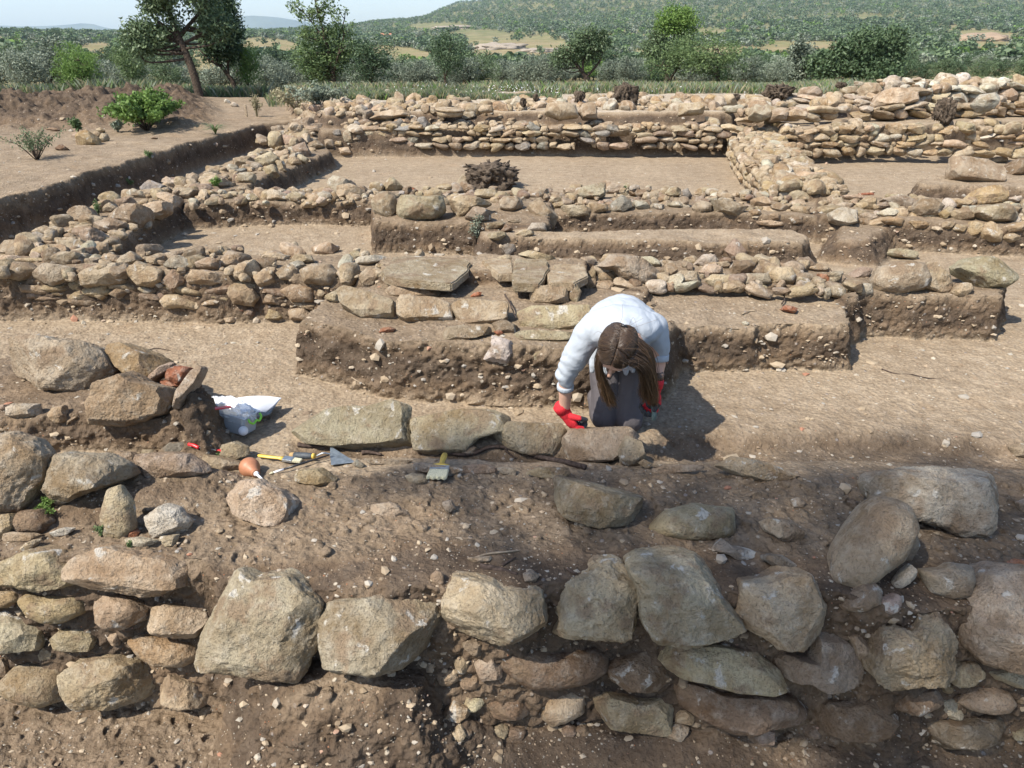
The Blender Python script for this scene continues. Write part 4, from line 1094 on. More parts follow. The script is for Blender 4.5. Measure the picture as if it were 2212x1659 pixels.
L('I', [(720,745),(740,690),(830,700),(842,745)], 'buff', 'buff block in the upper wall, right one of three', 'stone block', name='stone_block', depth=11.9, emb=0)
L('G', [(1797,810),(1830,808),(1975,825),(1972,890),(1920,905),(1800,902)], 'tan', 'rectangular block at the corner of the deep left trench', 'stone block', name='stone_block', th=.6)
L('G', [(1600,872),(1660,860),(1730,892),(1700,917),(1630,902)], 'grey', 'leaning stone left of the rectangular corner block')
L('G', [(1920,800),(2000,795),(2025,832),(1940,822)], 'buff', 'flat stone behind the rectangular corner block')
L('G', [(2090,835),(2140,820),(2170,850),(2120,862)], 'blue', 'bluish stone right of the rectangular corner block')
L('H', [(195,735),(300,700),(440,695),(460,712),(330,745),(220,748)], 'buff', 'broad flat slab lying on the back terrace near its left end', 'stone slab', name='stone_slab', th=.35, depth=12.2, emb=0)
L('H', [(340,670),(380,643),(415,655),(418,680),(360,692)], 'buff', 'rounded boulder behind the broad flat slab', 'boulder', name='boulder', round=1, depth=12.8, emb=0)
L('H', [(525,690),(540,665),(585,662),(585,710),(550,720)], 'tan', 'squarish boulder right of the broad flat slab', 'boulder', name='boulder', depth=12.2, emb=0)
L('H', [(890,690),(910,668),(975,668),(985,705),(910,712)], 'buff', 'yellowish boulder right of the round millstone', 'boulder', name='boulder', depth=12.3, emb=0)
# spoil side stones
L('G', [(470,900),(500,850),(560,830),(620,870),(620,915),(500,922)], 'ochre', 'largest ochre block of the little pile beside the green bush', name='stone', emb=-.1)
L('G', [(580,850),(610,830),(640,845),(625,865),(600,870)], 'tan', 'middle stone on the little pile beside the green bush', emb=-.5)
L('G', [(600,820),(640,808),(662,825),(640,840)], 'tan', 'topmost stone of the little pile beside the green bush', emb=-.9)
L('G', [(620,890),(640,842),(670,840),(685,870),(665,905)], 'tan', 'right stone of the little pile beside the green bush', emb=-.1)
L('G', [(450,865),(480,838),(520,840),(490,870)], 'pink', 'left flat stone of the little pile beside the green bush')
L('G', [(345,940),(390,910),(430,940),(400,955)], 'brown', 'clod-like brown stone left of the little pile', emb=0)
L('G', [(955,640),(970,615),(1010,625),(1018,655),(970,655)], 'tan', 'yellowish slab standing on the spoil heap', emb=-.1)
L('G', [(1415,650),(1425,628),(1450,635),(1455,655)], 'white', 'white stone at the end of the spoil heap')
L('G', [(1450,660),(1480,648),(1505,665),(1480,678)], 'white', 'second white stone at the end of the spoil heap')
L('G', [(950,872),(975,862),(998,870),(975,882)], 'brown', 'small brown stone on the path above the deep trench')
L('G', [(275,812),(340,808),(380,820),(340,830)], 'brown', 'flat brown stone near the left end of the spoil heap')

# ---- automatic courses: walls too far away to trace stone by stone
def autowall(par, line, zl, z0, rows, size, tints, seed, dep=0, topfill=0, jitter=.3, widthw=.5, flat=1.0):
    """line: drawing points of the foot of the wall at height z0; courses of stones are laid up its face"""
    rs = np.random.RandomState(seed)
    P = [onz(u, v, zl) for u, v in line]
    seg = [np.linalg.norm(P[k + 1] - P[k]) for k in range(len(P) - 1)]
    tot = sum(seg)
    def at(s):
        for k, q in enumerate(seg):
            if s <= q or k == len(seg) - 1:
                d = (P[k + 1] - P[k]) / q
                return P[k] + d * s, d
            s -= q
    cnt = 0
    h = z0
    lst = []
    for r, rh in enumerate(rows):
        s = rs.uniform(-.5, 0) * size
        while s < tot:
            w = size * rs.uniform(.35, 1.75)
            if rs.rand() > .06:
                lst.append((s + w / 2, 0.0, h + rh / 2 + rs.uniform(-.22, .22) * rh, w, rh * rs.uniform(.6, 1.25)))
            s += w * .98
        h += rh
    if topfill:
        for k in range(int(tot / size * topfill)):
            s = rs.uniform(0, tot); back = rs.uniform(.05, widthw)
            sz = size * min(1.35, np.exp(rs.normal() * .45) * .72)
            lst.append((s, back, h + rs.uniform(-.03, .03), sz, sz * rs.uniform(.4, .75)))
    lst.sort(key=lambda q: -q[3] * q[4])
    return at, lst, rs

LIB = []
def rock_library():
    for k in range(30):
        th = np.linspace(-math.pi, math.pi, 64, endpoint=False)
        rs = np.random.RandomState(900 + k)
        e = rs.uniform(2.2, 5)
        r = (np.abs(np.cos(th)) ** e + np.abs(np.sin(th)) ** e) ** (-1 / e)
        r = r * (1 + .13 * np.sin(2 * th + rs.uniform(0, 6)) + .12 * np.sin(3 * th + rs.uniform(0, 6)) + .06 * np.sin(5 * th + rs.uniform(0, 6)))
        rounded = k % 5 == 0
        p, f = rock_verts(r, .5, .5, 3, 700 + k, n=2.4 if rounded else 4.6, rough=.09, cuts=0 if rounded else 8)
        p = np.stack([p[:, 0], -p[:, 2], p[:, 1]], 1)      # x along, y away, z up
        me = mesh('stone', p, f); me.materials.append(M['stonef'])
        if not rounded: me.set_sharp_from_angle(angle=math.radians(22))
        LIB.append(me)
rock_library()

def put_rock(par, pos, ang, sx, sy, sz, tint, rs, tilt=.15, name='stone'):
    o = bpy.data.objects.new(name, LIB[rs.randint(len(LIB))])
    COL.objects.link(o)
    if par is not None:
        o.parent = par
        o.location = tuple(np.array(pos) - np.array(par.location))
    else:
        o.location = tuple(pos)
    o.rotation_euler = (rs.normal() * tilt, rs.normal() * tilt, ang + rs.normal() * .12)
    o.scale = (sx, sy, sz)
    c = np.array(TINT[tint]) * rs.uniform(.82, 1.15) * rs.uniform(.96, 1.04, 3)
    o.color = (*c, 1)
    return o

def lay(label, group, line, z0, rows, size, tints, seed, topfill=0, widthw=.5, maxn=100, side=1, restname='rubble_fill', zl=None, par=None, out=0.0):
    at, lst, rs = autowall(None, line, z0 if zl is None else zl, z0, rows, size, tints, seed, topfill=topfill, widthw=widthw)
    base, _ = at(0)
    if par is None: par = empty('rubble_wall', base, label, 'wall', group)
    many = []
    for k, (s, back, z, w, h) in enumerate(lst):
        p, d = at(s)
        nrm = np.array([-d[1], d[0], 0]) * side      # into the wall
        q = p + nrm * (back + (.05 - out if back == 0 else 0)); q[2] = z
        if back > 0:
            q[2] = max(q[2] - .02, float(H(q[0], q[1])) + h * .15)
        ang = math.atan2(d[1], d[0]) + (rs.uniform(0, 3) if back > 0 else 0)
        tint = tints[rs.randint(len(tints))]
        if k < maxn:
            put_rock(par, q, ang, w * 1.04, max(h, w * .7) * 1.0, h * 1.1, tint, rs)
        else:
            many.append((q, ang, w, h, tint))
    if many:
        V = []; F = []; n = 0
        for (q, ang, w, h, tint) in many:
            me = LIB[rs.randint(len(LIB))]
            v = np.array([x.co[:] for x in me.vertices]); f = np.array([list(p.vertices) for p in me.polygons])
            v = v * np.array([w, max(h, w * .7), h * 1.1]); c, s_ = math.cos(ang), math.sin(ang)
            v = np.stack([v[:, 0] * c - v[:, 1] * s_, v[:, 0] * s_ + v[:, 1] * c, v[:, 2]], 1) + q
            V.append(v); F.append(f + n); n += len(v)
        me = meshnp(restname, np.concatenate(V), np.concatenate(F), True)
        o = link(restname, me, M['stonef'], par); o['kind'] = 'stuff'
        o.color = (*TINT[tints[0]], 1)
    return par

G = 'rubble walls of the dig'
TB = ['buff', 'tan', 'buff', 'pale', 'grey', 'brown', 'ochre', 'blue', 'pink']
TR = ['buff', 'tan', 'ochre', 'buff', 'pale', 'tan']
lay('long coursed back wall of small cobbles closing the pale middle room', G, [(700, 318), (760, 331), (1130, 332), (1560, 333)], .13, [.09, .09, .09, .08], .18, TB, 21, topfill=3, widthw=.5, out=-.01, zl=.06)
lay('heap of stones along the top of the back terrace, behind the coursed wall', G, [(700, 268), (1100, 262), (1560, 262)], .42, [.10], .22, TR + ['grey'], 22, topfill=6, widthw=2.6)
lay('scattered stones and slabs on the step above the coursed back wall', G, [(700, 276), (1100, 272), (1570, 270)], .42, [], .20, TR + ['grey'], 32, topfill=8, widthw=1.2)
lay('thick rubble wall slanting towards the camera between the middle and right rooms', G, [(1586, 285), (1600, 325), (1627, 355), (1661, 386), (1680, 412)], .04, [.11, .10, .10], .16, TR, 23, topfill=12.0, widthw=.66, side=1, zl=.31, out=.10)
lay('tall yellowish coursed wall at the back of the right hand room', G, [(1690, 343), (1900, 340), (2300, 342)], .12, [.11, .10, .10, .10], .19, TR, 24, topfill=2.6, widthw=.5, zl=.10, out=-.06)
lay('loose rubble wall on the terrace behind the yellowish coursed wall', G, [(1600, 265), (1800, 262), (2000, 255), (2300, 248)], .50, [.12, .1], .28, TR + ['pale'], 25, topfill=3.5, widthw=2.0)
lay('rubble heap at the upper right corner of the dig', G, [(1960, 228), (2100, 222), (2330, 215)], .66, [.16, .14], .30, ['pale', 'buff', 'white', 'tan'], 26, topfill=3.2, widthw=1.5)
lay('thin-coursed dry stone wall along the far edge of the terrace', G, [(1900, 205), (2060, 207), (2400, 200)], .62, [.05, .05, .05, .05, .05, .05], .26, ['buff', 'grey', 'tan'], 27, topfill=.6, widthw=.4)
lay('short masonry step under the grey flat-bottomed boulder', G, [(1715, 228), (1770, 232), (1860, 230)], .60, [.09, .08], .30, ['grey', 'buff'], 28, topfill=.4, widthw=.5)
lay('row of stones behind the stumps on the far edge of the terrace', G, [(1560, 236), (1640, 236), (1740, 230)], .60, [.09], .30, ['buff', 'pale'], 29, topfill=1.0, widthw=.8)
lay('upper stones of the left slanting wall near the corner block', G, [(640, 318), (700, 300), (740, 278)], .24, [.12], .24, ['buff', 'pink', 'grey'], 30, topfill=4, widthw=.8)


FT_ = ['buff', 'tan', 'pale', 'grey', 'buff', 'brown', 'pink', 'tan']
lay('', None, [(-100, 592), (300, 592), (640, 594), (820, 612)], .36, [], .13, FT_, 41, topfill=4.2, widthw=.75, par=W2, maxn=40)
lay('', None, [(0, 660), (300, 664), (640, 668), (740, 672)], .10, [.08, .07], .13, ['brown', 'tan', 'tan', 'buff'], 42, topfill=0, par=W2, maxn=30, out=-.03)
lay('', None, [(180, 572), (335, 472), (400, 431), (500, 402), (700, 322)], .26, [], .15, FT_, 43, topfill=6, widthw=.75, par=W3, maxn=45, side=1)
lay('', None, [(400, 440), (812, 436)], .26, [], .13, FT_, 44, topfill=7, widthw=.6, par=W4, maxn=70)
lay('', None, [(815, 440), (1190, 440)], .30, [], .14, FT_, 45, topfill=5, widthw=.8, par=W5, maxn=60)
lay('', None, [(1190, 458), (1500, 456), (1780, 470)], .19, [.08], .13, FT_, 46, topfill=5.5, widthw=.9, par=W6, maxn=80)
lay('', None, [(1780, 466), (1960, 478), (2300, 492)], .22, [.08], .13, ['tan', 'ochre', 'buff', 'tan', 'pale'], 47, topfill=5.5, widthw=.8, par=W7, maxn=70)
lay('', None, [(1820, 505), (2300, 520)], .10, [.08, .07], .14, ['tan', 'ochre', 'brown'], 48, topfill=0, par=W7, maxn=20)
lay('', None, [(1275, 632), (1480, 634), (1800, 648), (1865, 636)], .30, [.06], .11, FT_, 49, topfill=5, widthw=.65, par=W8, maxn=90)
# ------------------------------------------------------------------ small shape builders
def tube(pts, rad, sides=8, cap=True):
    P = np.array(pts, float); n = len(P)
    rad = np.broadcast_to(np.array(rad, float), (n,)) if np.ndim(rad) == 0 else np.array(rad, float)
    T_ = np.gradient(P, axis=0); T_ /= np.linalg.norm(T_, axis=1)[:, None] + 1e-12
    ref = np.array([0, 0, 1.]) if abs(T_[0][2]) < .9 else np.array([1., 0, 0])
    V = []; F = []
    for k in range(n):
        a = np.cross(ref, T_[k]); a /= np.linalg.norm(a) + 1e-12
        b = np.cross(T_[k], a); ref = b
        for j in range(sides):
            th = 2 * math.pi * j / sides
            V.append(P[k] + rad[k] * (math.cos(th) * a + math.sin(th) * b))
    for k in range(n - 1):
        for j in range(sides):
            F.append((k * sides + j, k * sides + (j + 1) % sides, (k + 1) * sides + (j + 1) % sides, (k + 1) * sides + j))
    if cap:
        F.append(tuple(range(sides))[::-1]); F.append(tuple((n - 1) * sides + j for j in range(sides)))
    return V, F

def spline(pts, m=6):
    """smooth curve through points (Catmull-Rom)"""
    P = np.array(pts, float); Q = np.vstack([2 * P[0] - P[1], P, 2 * P[-1] - P[-2]])
    out = []
    for k in range(1, len(Q) - 2):
        for t in np.linspace(0, 1, m, endpoint=False):
            a, b, c, d = Q[k - 1], Q[k], Q[k + 1], Q[k + 2]
            out.append(.5 * ((2 * b) + (-a + c) * t + (2 * a - 5 * b + 4 * c - d) * t * t + (-a + 3 * b - 3 * c + d) * t ** 3))
    out.append(P[-1])
    return np.array(out)

def lathe(prof, origin, axis, sides=24):
    """prof: (distance along axis, radius)"""
    ax = np.array(axis, float); ax /= np.linalg.norm(ax)
    return tube([np.array(origin) + ax * s for s, r in prof], [max(r, 1e-5) for s, r in prof], sides)

def frame(A, B, up=(0, 0, 1)):
    A = np.array(A, float); B = np.array(B, float)
    x = B - A; L_ = np.linalg.norm(x); x /= L_
    u = np.array(up, float); y = np.cross(u, x); y /= np.linalg.norm(y); z = np.cross(x, y)
    return A, x, y, z, L_

def plate(name, fr, pts, z0, z1, mat, parent, bev=.0015, seg=2, smooth_=False):
    """flat outline (x, y in the frame) given a thickness"""
    A, x, y, z, _ = fr
    bm = bmesh.new()
    lo = [bm.verts.new(tuple(A + x * p[0] + y * p[1] + z * z0)) for p in pts]
    hi = [bm.verts.new(tuple(A + x * p[0] + y * p[1] + z * z1)) for p in pts]
    n = len(pts)
    bm.faces.new(lo[::-1]); bm.faces.new(hi)
    for k in range(n):
        bm.faces.new((lo[k], lo[(k + 1) % n], hi[(k + 1) % n], hi[k]))
    bmesh.ops.recalc_face_normals(bm, faces=bm.faces)
    if bev:
        bmesh.ops.bevel(bm, geom=list(bm.edges), offset=bev, segments=seg, affect='EDGES', clamp_overlap=True)
    me = bpy.data.meshes.new(name); bm.to_mesh(me); bm.free()
    if smooth_: me.polygons.foreach_set('use_smooth', [True] * len(me.polygons))
    return link(name, me, mat, parent)

def tubeobj(name, pts, rad, mat, parent, sides=8):
    v, f = tube(pts, rad, sides)
    return link(name, mesh(name, v, f), mat, parent)

def G1(u, v, lift=0.0):
    p, t = hits([(u, v)])
    return p[0] + np.array([0, 0, lift])

M['yellow'] = plain('yellow_plastic', (.62, .43, .08), .4, .5, .06, 30)
M['steel'] = plain('dull_steel', (.42, .45, .47), .35, .5, .2, 60, 0, .8)
M['bristle'] = plain('bristle', (.52, .50, .36), .9, .1, .3, 300, .001)
M['rubber'] = plain('orange_rubber', (.36, .16, .085), .5, .4, .1, 20)
M['whiteplastic'] = plain('white_plastic', (.75, .76, .78), .4, .5, .03, 20)
M['redplastic'] = plain('red_plastic', (.62, .03, .035), .35, .5, .08, 30)
M['greenplastic'] = plain('green_plastic', (.22, .62, .06), .35, .5, .05, 30)
M['darkgrip'] = plain('dark_grip', (.055, .065, .075), .6, .4, .25, 80)
M['black'] = plain('black_paint', (.02, .02, .022), .35, .5, .1, 30)
M['cork'] = plain('pale_wood', (.42, .28, .13), .7, .3, .2, 60)
M['bluesteel'] = plain('worn_blade', (.20, .24, .28), .5, .5, .25, 35, 0, .5)
M['root'] = plain('root_bark', (.075, .055, .045), .9, .15, .4, 60, .004)
M['paper'] = plain('paper', (.82, .83, .85), .7, .2, .02, 8)
M['sign'] = plain('weathered_wood', (.34, .27, .19), .85, .2, .3, 30, .004)
def clear_plastic(name, col, alpha, rough=.25):
    m, nt, b = newmat(name)
    b.inputs['Base Color'].default_value = (*col, 1); b.inputs['Roughness'].default_value = rough
    b.inputs['Specular IOR Level'].default_value = .6
    tr = nt.nodes.new('ShaderNodeBsdfTransparent'); tr.inputs[0].default_value = (.93, .95, .97, 1)
    mx = nt.nodes.new('ShaderNodeMixShader'); mx.inputs[0].default_value = alpha
    nt.links.new(tr.outputs[0], mx.inputs[1]); nt.links.new(b.outputs[0], mx.inputs[2])
    nt.links.new(mx.outputs[0], nt.nodes['Material Output'].inputs['Surface'])
    return m
M['clear'] = clear_plastic('clear_plastic', (.80, .84, .86), .45)
M['bag'] = clear_plastic('thin_bag_plastic', (.9, .92, .95), .6, .18)
M['lid'] = clear_plastic('smoky_plastic', (.25, .27, .29), .8)

def setw(o, pos):
    return tuple(float(q) for q in pos)

def brush_wide():
    A = G1(962, 999, .040); B = G1(943, 1046, .022)
    r = empty('paintbrush', A, 'wide yellow-handled paintbrush lying on slate shards', 'paintbrush', 'paintbrushes')
    fr = frame(A, B); Ln = fr[4]; s = Ln / 1.0
    w = .042
    hp = [(0, -.006), (.02 * s, -.012), (.18 * s, -.0145), (.36 * s, -.010), (.44 * s, -.014), (.50 * s, -w), (.56 * s, -w), (.56 * s, w), (.50 * s, w), (.44 * s, .014), (.36 * s, .010), (.18 * s, .0145), (.02 * s, .012), (0, .006)]
    plate('handle', fr, hp, 0, .013, M['yellow'], r, .004, 3, True)
    plate('ferrule', fr, [(.55 * s, -w - .001), (.70 * s, -w - .001), (.70 * s, w + .001), (.55 * s, w + .001)], -.002, .016, M['steel'], r, .003, 2)
    e = [(.69 * s, -w)] + [((1.0 + .02 * math.sin(k * 1.7)) * s, -w - .002 + (2 * w + .004) * k / 14) for k in range(15)] + [(.69 * s, w)]
    plate('bristles', fr, e, 0, .014, M['bristle'], r, .003, 2)
brush_wide()

def brush_small():
    A = G1(557.8, 991, .012); B = G1(652, 1002, .010)
    r = empty('paintbrush', A, 'slim yellow-handled paintbrush lying partly under the trowel grip', 'paintbrush', 'paintbrushes')
    fr = frame(A, B); s = fr[4]; w = .017
    hp = [(0, -.005), (.05 * s, -.010), (.3 * s, -.010), (.48 * s, -.007), (.60 * s, -w), (.60 * s, w), (.48 * s, .007), (.3 * s, .010), (.05 * s, .010), (0, .005)]
    plate('handle', fr, hp, 0, .012, M['yellow'], r, .003, 3, True)
    plate('ferrule', fr, [(.59 * s, -w - .001), (.82 * s, -w - .001), (.82 * s, w + .001), (.59 * s, w + .001)], -.001, .013, M['steel'], r, .002, 2)
    plate('bristles', fr, [(.81 * s, -w), (1.0 * s, -w * .8), (1.0 * s, w * .8), (.81 * s, w)], 0, .011, M['bristle'], r, .002, 2)
brush_small()

def thin_brush():
    A = G1(582, 1026, .006); B = G1(712, 995, .030)
    r = empty('artist_brush', A, 'long thin black brush with a white ferrule lying across the trowel', 'brush')
    d = B - A
    tubeobj('bristles', [A, A + d * .04, A + d * .08], [.002, .006, .004], M['bristle'], r)
    tubeobj('ferrule', [A + d * .07, A + d * .24], [.0048, .0052], M['whiteplastic'], r)
    tubeobj('handle', [A + d * .235, A + d * .5, A + d * .8, A + d], [.0052, .0058, .0045, .003], M['black'], r)
thin_brush()

def trowel():
    A = G1(634, 995, .028); B = G1(690, 997, .028)
    r = empty('trowel', A, 'pointed trowel with a dark grip and blue-grey triangular blade', 'trowel', None)
    d = B - A
    v, f = lathe([(0, .001), (.001, .013), (.02, .015), (.022, .015)], A - d * .10, d); link('handle_end', mesh('handle_end', v, f), M['cork'], r)
    v, f = lathe([(0, .014), (.03, .0165), (.08, .0155), (.112, .012), (.113, .001)], A - d * .005 * 0, d); link('grip', mesh('grip', v, f), M['darkgrip'], r)
    v, f = lathe([(.104, .0132), (.114, .0130)], A, d); link('band', mesh('band', v, f), M['yellow'], r)
    C = G1(715, 993, .03)
    tubeobj('tang', spline([A + d * .9, B + (C - B) * .4 + np.array([0, 0, .012]), C], 5), .0042, M['steel'], r)
    T1 = G1(715, 976, .030); T2 = G1(768.7, 1002, .008); T3 = G1(716, 1010, .012)
    fr = frame(T3, T2)
    q = T1 - T3
    n = np.cross(T2 - T3, q); n /= np.linalg.norm(n)
    fr = frame(T3, T2, n if n[2] > 0 else -n)
    def loc(p):
        w = p - fr[0]; return (w @ fr[1], w @ fr[2])
    mid = loc((T1 + T3) / 2)
    pts = [loc(T3), loc(T2), loc(T1), (mid[0] - .004, mid[1])]
    plate('blade', fr, pts, 0, .0025, M['bluesteel'], r, .0006, 1)
trowel()

def bulb():
    C = G1(541, 1022, .030); N = G1(571.5, 1043, .008)
    r = empty('rubber_bulb', C - np.array([0, 0, .04]), 'orange rubber blower bulb with a white nozzle beside the brushes', 'blower bulb')
    d = N - C; d /= np.linalg.norm(d)
    R_ = .046
    prof = [(-R_, .001)] + [(-R_ * math.cos(t), R_ * math.sin(t)) for t in np.linspace(.12, 2.30, 16)] + [(.047, .024), (.055, .020), (.062, .0185), (.066, .0195), (.072, .0195), (.073, .012)]
    v, f = lathe(prof, C, d, 32); link('bulb', mesh('bulb', v, f), M['rubber'], r)
    v, f = lathe([(.070, .001), (.0705, .0125), (.080, .011), (.082, .006), (.145, .0045), (.146, .001)], C, d, 16); link('nozzle', mesh('nozzle', v, f), M['whiteplastic'], r)
bulb()

def shears():
    A = G1(409.4, 968, .02); B = G1(431, 975, .018); C = G1(476, 981, .015); D = G1(486, 982, .014)
    r = empty('shears', A, 'small red-handled shears lying across the stones', 'shears')
    tubeobj('handle', spline([A, A * .5 + B * .5 + np.array([0, 0, .004]), B], 4), .0085, M['redplastic'], r)
    E_ = G1(468, 979, .016)
    tubeobj('handle', spline([E_, E_ * .5 + D * .5, D], 4), .0085, M['redplastic'], r)
    fr = frame(B, E_)
    plate('blade', fr, [(0, -.004), (fr[4] * .5, -.010), (fr[4], -.005), (fr[4], .003), (fr[4] * .5, .006), (0, .004)], 0, .003, M['steel'], r, .0006, 1)
    plate('blade', fr, [(.01, .002), (fr[4] * .5, -.004), (fr[4] * .95, -.018), (fr[4] * .9, -.006), (fr[4] * .5, .008)], .004, .007, M['steel'], r, .0006, 1)
shears()

def crate():
    zg = 0.005
    A = onz(525, 906, .105); B = onz(559, 887, .105); C = onz(462, 862, .105)
    r = empty('plastic_box', (B[0], B[1], 0), 'clear plastic box with a bright green handle, full of finds bags', 'plastic box')
    x = C - B; y = A - B
    Dd = A + x
    def corner(i, j, z, k=1.0):
        c = B + x * .5 + y * .5
        p = B + x * i + y * j
        p = c + (p - c) * k; p[2] = z
        return p
    bm = bmesh.new()
    lv = []
    for (z, k) in ((zg, .86), (.105, 1.0), (.108, 1.04), (.105, 1.06), (.108, .99), (zg + .004, .84)):
        lv.append([bm.verts.new(tuple(corner(i, j, z, k))) for i, j in ((0, 0), (1, 0), (1, 1), (0, 1))])
    order = [0, 1, 3, 2, 4, 5]
    for a, b in zip(order[:-1], order[1:]):
        for k in range(4):
            bm.faces.new((lv[a][k], lv[a][(k + 1) % 4], lv[b][(k + 1) % 4], lv[b][k]))
    bm.faces.new(lv[5]); bm.faces.new(lv[0][::-1])
    bmesh.ops.recalc_face_normals(bm, faces=bm.faces)
    bmesh.ops.bevel(bm, geom=[e for e in bm.edges if abs((e.verts[0].co - e.verts[1].co).z) > .03], offset=.012, segments=3, affect='EDGES')
    me = bpy.data.meshes.new('box_body'); bm.to_mesh(me); bm.free()
    link('box_body', me, M['clear'], r)
    # green handle clip on the short side
    n = -x / np.linalg.norm(x)
    e0 = corner(0, .12, .088, 1.05) + n * .006; e1 = corner(0, .80, .088, 1.05) + n * .006
    m_ = [(e0 + np.array([0, 0, .012])), e0 + n * .008 - np.array([0, 0, .004]), e0 * .75 + e1 * .25 + n * .012 - np.array([0, 0, .018]), e0 * .5 + e1 * .5 + n * .012 - np.array([0, 0, .008]),
          e0 * .25 + e1 * .75 + n * .012 - np.array([0, 0, .018]), e1 + n * .008 - np.array([0, 0, .004]), e1 + np.array([0, 0, .012])]
    tubeobj('handle', spline(m_, 4), .0055, M['greenplastic'], r)
    c = B + x * .45 + y * .5
    # contents
    rs = np.random.RandomState(3)
    v, f = ico(5)
    p = v.copy() * np.array([np.linalg.norm(x) * .47, np.linalg.norm(y) * .46, .055])
    d = np.abs(fbm(v * 2.2 + 9, 1.5, 4, 5, .65)) * 1.1
    p = p * (1 + d[:, None] * .45)
    ang = math.atan2(x[1], x[0]); ca, sa = math.cos(ang), math.sin(ang)
    p = np.stack([p[:, 0] * ca - p[:, 1] * sa, p[:, 0] * sa + p[:, 1] * ca, p[:, 2]], 1) + np.array([c[0], c[1], .105])
    o = link('bag', mesh('bag', p, f, True), M['bag'])
    o.name = 'plastic_bag'
    tag(o, 'crumpled clear plastic bag heaped in the green-handled box', 'plastic bag')
    q0 = onz(461, 884, .17); q1 = onz(498, 880, .15)
    fr = frame(q0, q1)
    plate('folder', fr, [(-.03, -.018), (fr[4], -.012), (fr[4] + .006, .012), (-.03, .018)], 0, .006, M['redplastic'], None, .002, 1)
    o = bpy.context.scene.objects[-1] if False else COL.objects[-1]
    tag(o, 'red folder edge sticking out of the plastic bag', 'folder')
    # little jar with white cap seen through the wall
    j = B * .2 + A * .8 + x * .12; j[2] = .03
    v, f = lathe([(0, .001), (.0005, .02), (.035, .021), (.036, .023), (.055, .023), (.056, .001)], (j[0], j[1], .02), (.3, -.7, .45), 20)
    o = link('sample_jar', mesh('sample_jar', v, f), M['whiteplastic']); tag(o, 'white capped sample jar inside the clear box', 'jar')
    # lid and papers
    Z = .050
    P_ = [onz(u, v, z) for u, v, z in ((548, 868, .05), (600, 868, .03), (583, 897, .03), (556, 908, .03), (540, 900, .05))]
    fr = frame(P_[0], P_[1]); loc = [((p - fr[0]) @ fr[1], (p - fr[0]) @ fr[2]) for p in P_]
    plate('box_lid', fr, loc, -.008, 0, M['lid'], None, .003, 2); tag(COL.objects[-1], 'smoky transparent lid under the sheets of paper', 'lid')
    # curled sheets
    for k, (dz, du, lab) in enumerate(((.0, 0, 'topmost white sheet of paper lying by the plastic box'), (-.006, 2, 'lower white sheet of paper, its edge showing beneath the top one'))):
        c00 = onz(513 + du, 859, .125 + dz); c10 = onz(606 + du, 861, .075 + dz); c11 = onz(572 + du, 891, .065 + dz); c01 = onz(520 + du, 892, .13 + dz)
        V = []; F = []; n = 10
        for a in range(n + 1):
            for b in range(n + 1):
                s, t = a / n, b / n
                q = c00 * (1 - s) * (1 - t) + c10 * s * (1 - t) + c11 * s * t + c01 * (1 - s) * t
                q = q + np.array([0, 0, .010 * math.sin(s * 3.1) + .004 * math.sin(t * 5 + s * 2)])
                V.append(q)
        for a in range(n):
            for b in range(n):
                i = a * (n + 1) + b; F.append((i, i + n + 1, i + n + 2, i + 1))
        m_ = len(V)
        V += [q - np.array([0, 0, .002]) for q in V]
        F += [tuple(m_ + z for z in g[::-1]) for g in F]
        o = link('paper_sheet', mesh('paper_sheet', V, F), M['paper']); tag(o, lab, 'paper')
crate()

def rootobj(frame_, pts, rad_px, label, name='root', cat='root', mat='root', lift=.01, fork=None, taper=.5):
    q = fx(frame_, pts); P, t = hits(q)
    sp = spline(P + np.array([0, 0, lift]), 6)
    sp = sp + np.stack([fbm(sp, 9, 2, 3), fbm(sp, 9, 2, 4), fbm(sp, 9, 2, 5)], 1) * .004
    rad = rad_px * t.mean() / FD * np.linspace(1, taper, len(sp)) * (1 + .15 * vnoise(sp * 20, 3))
    if fork:
        r = empty(name, P[0], label, cat)
        tubeobj('stem', sp, rad, M[mat], r)
        P2, t2 = hits(fx(frame_, fork)); s2 = spline(P2 + np.array([0, 0, lift * .6]), 5)
        tubeobj('branch', s2, rad.mean() * np.linspace(.7, .3, len(s2)), M[mat], r)
    else:
        v, f = tube(sp, rad, 8)
        tag(link(name, mesh(name, v, f), M[mat]), label, cat)
rootobj('E', [(1570,1390),(1450,1362),(1290,1330),(1180,1295),(1060,1262),(960,1265),(880,1300),(800,1315),(700,1300),(640,1303)], 6, 'long dark tree root snaking in front of the slab row', fork=[(1060,1275),(1090,1300),(1125,1325)], lift=.015)
rootobj('E', [(155,1290),(210,1290),(280,1305)], 5, 'short thick root stub left of the slate shards')
rootobj('', [(645,964),(665,968),(690,966),(712,963)], 5.5, 'knotty root stub below the first humped slab')
rootobj('F', [(1310,758),(1400,785),(1500,790),(1600,812),(1690,818)], 1.6, 'long thin twig on the trench floor at the right', name='twig', cat='twig', lift=.004)
rootobj('B', [(860,345),(950,315),(1060,300),(1150,290)], 3, 'pale dry stick lying in the middle of the bank', name='stick', cat='stick', mat='sign', lift=.006)
rootobj('B', [(900,385),(980,395),(1060,410),(1140,440)], 7, 'brown splintered root poking out of the bank', mat='root', lift=.0)
rootobj('B', [(1040,385),(1090,355),(1130,335)], 3, 'short brown stick above the splintered root', name='stick', cat='stick', lift=.006)
rootobj('B', [(1450,410),(1490,435),(1510,440)], 4, 'little stub of wood behind the lichened boulders', name='stick', cat='stick', lift=.006)
rootobj('E', [(1060,330),(1085,380),(1110,440),(1130,480)], 2.0, 'thin bent root hanging over the crest of the mound', lift=.05)
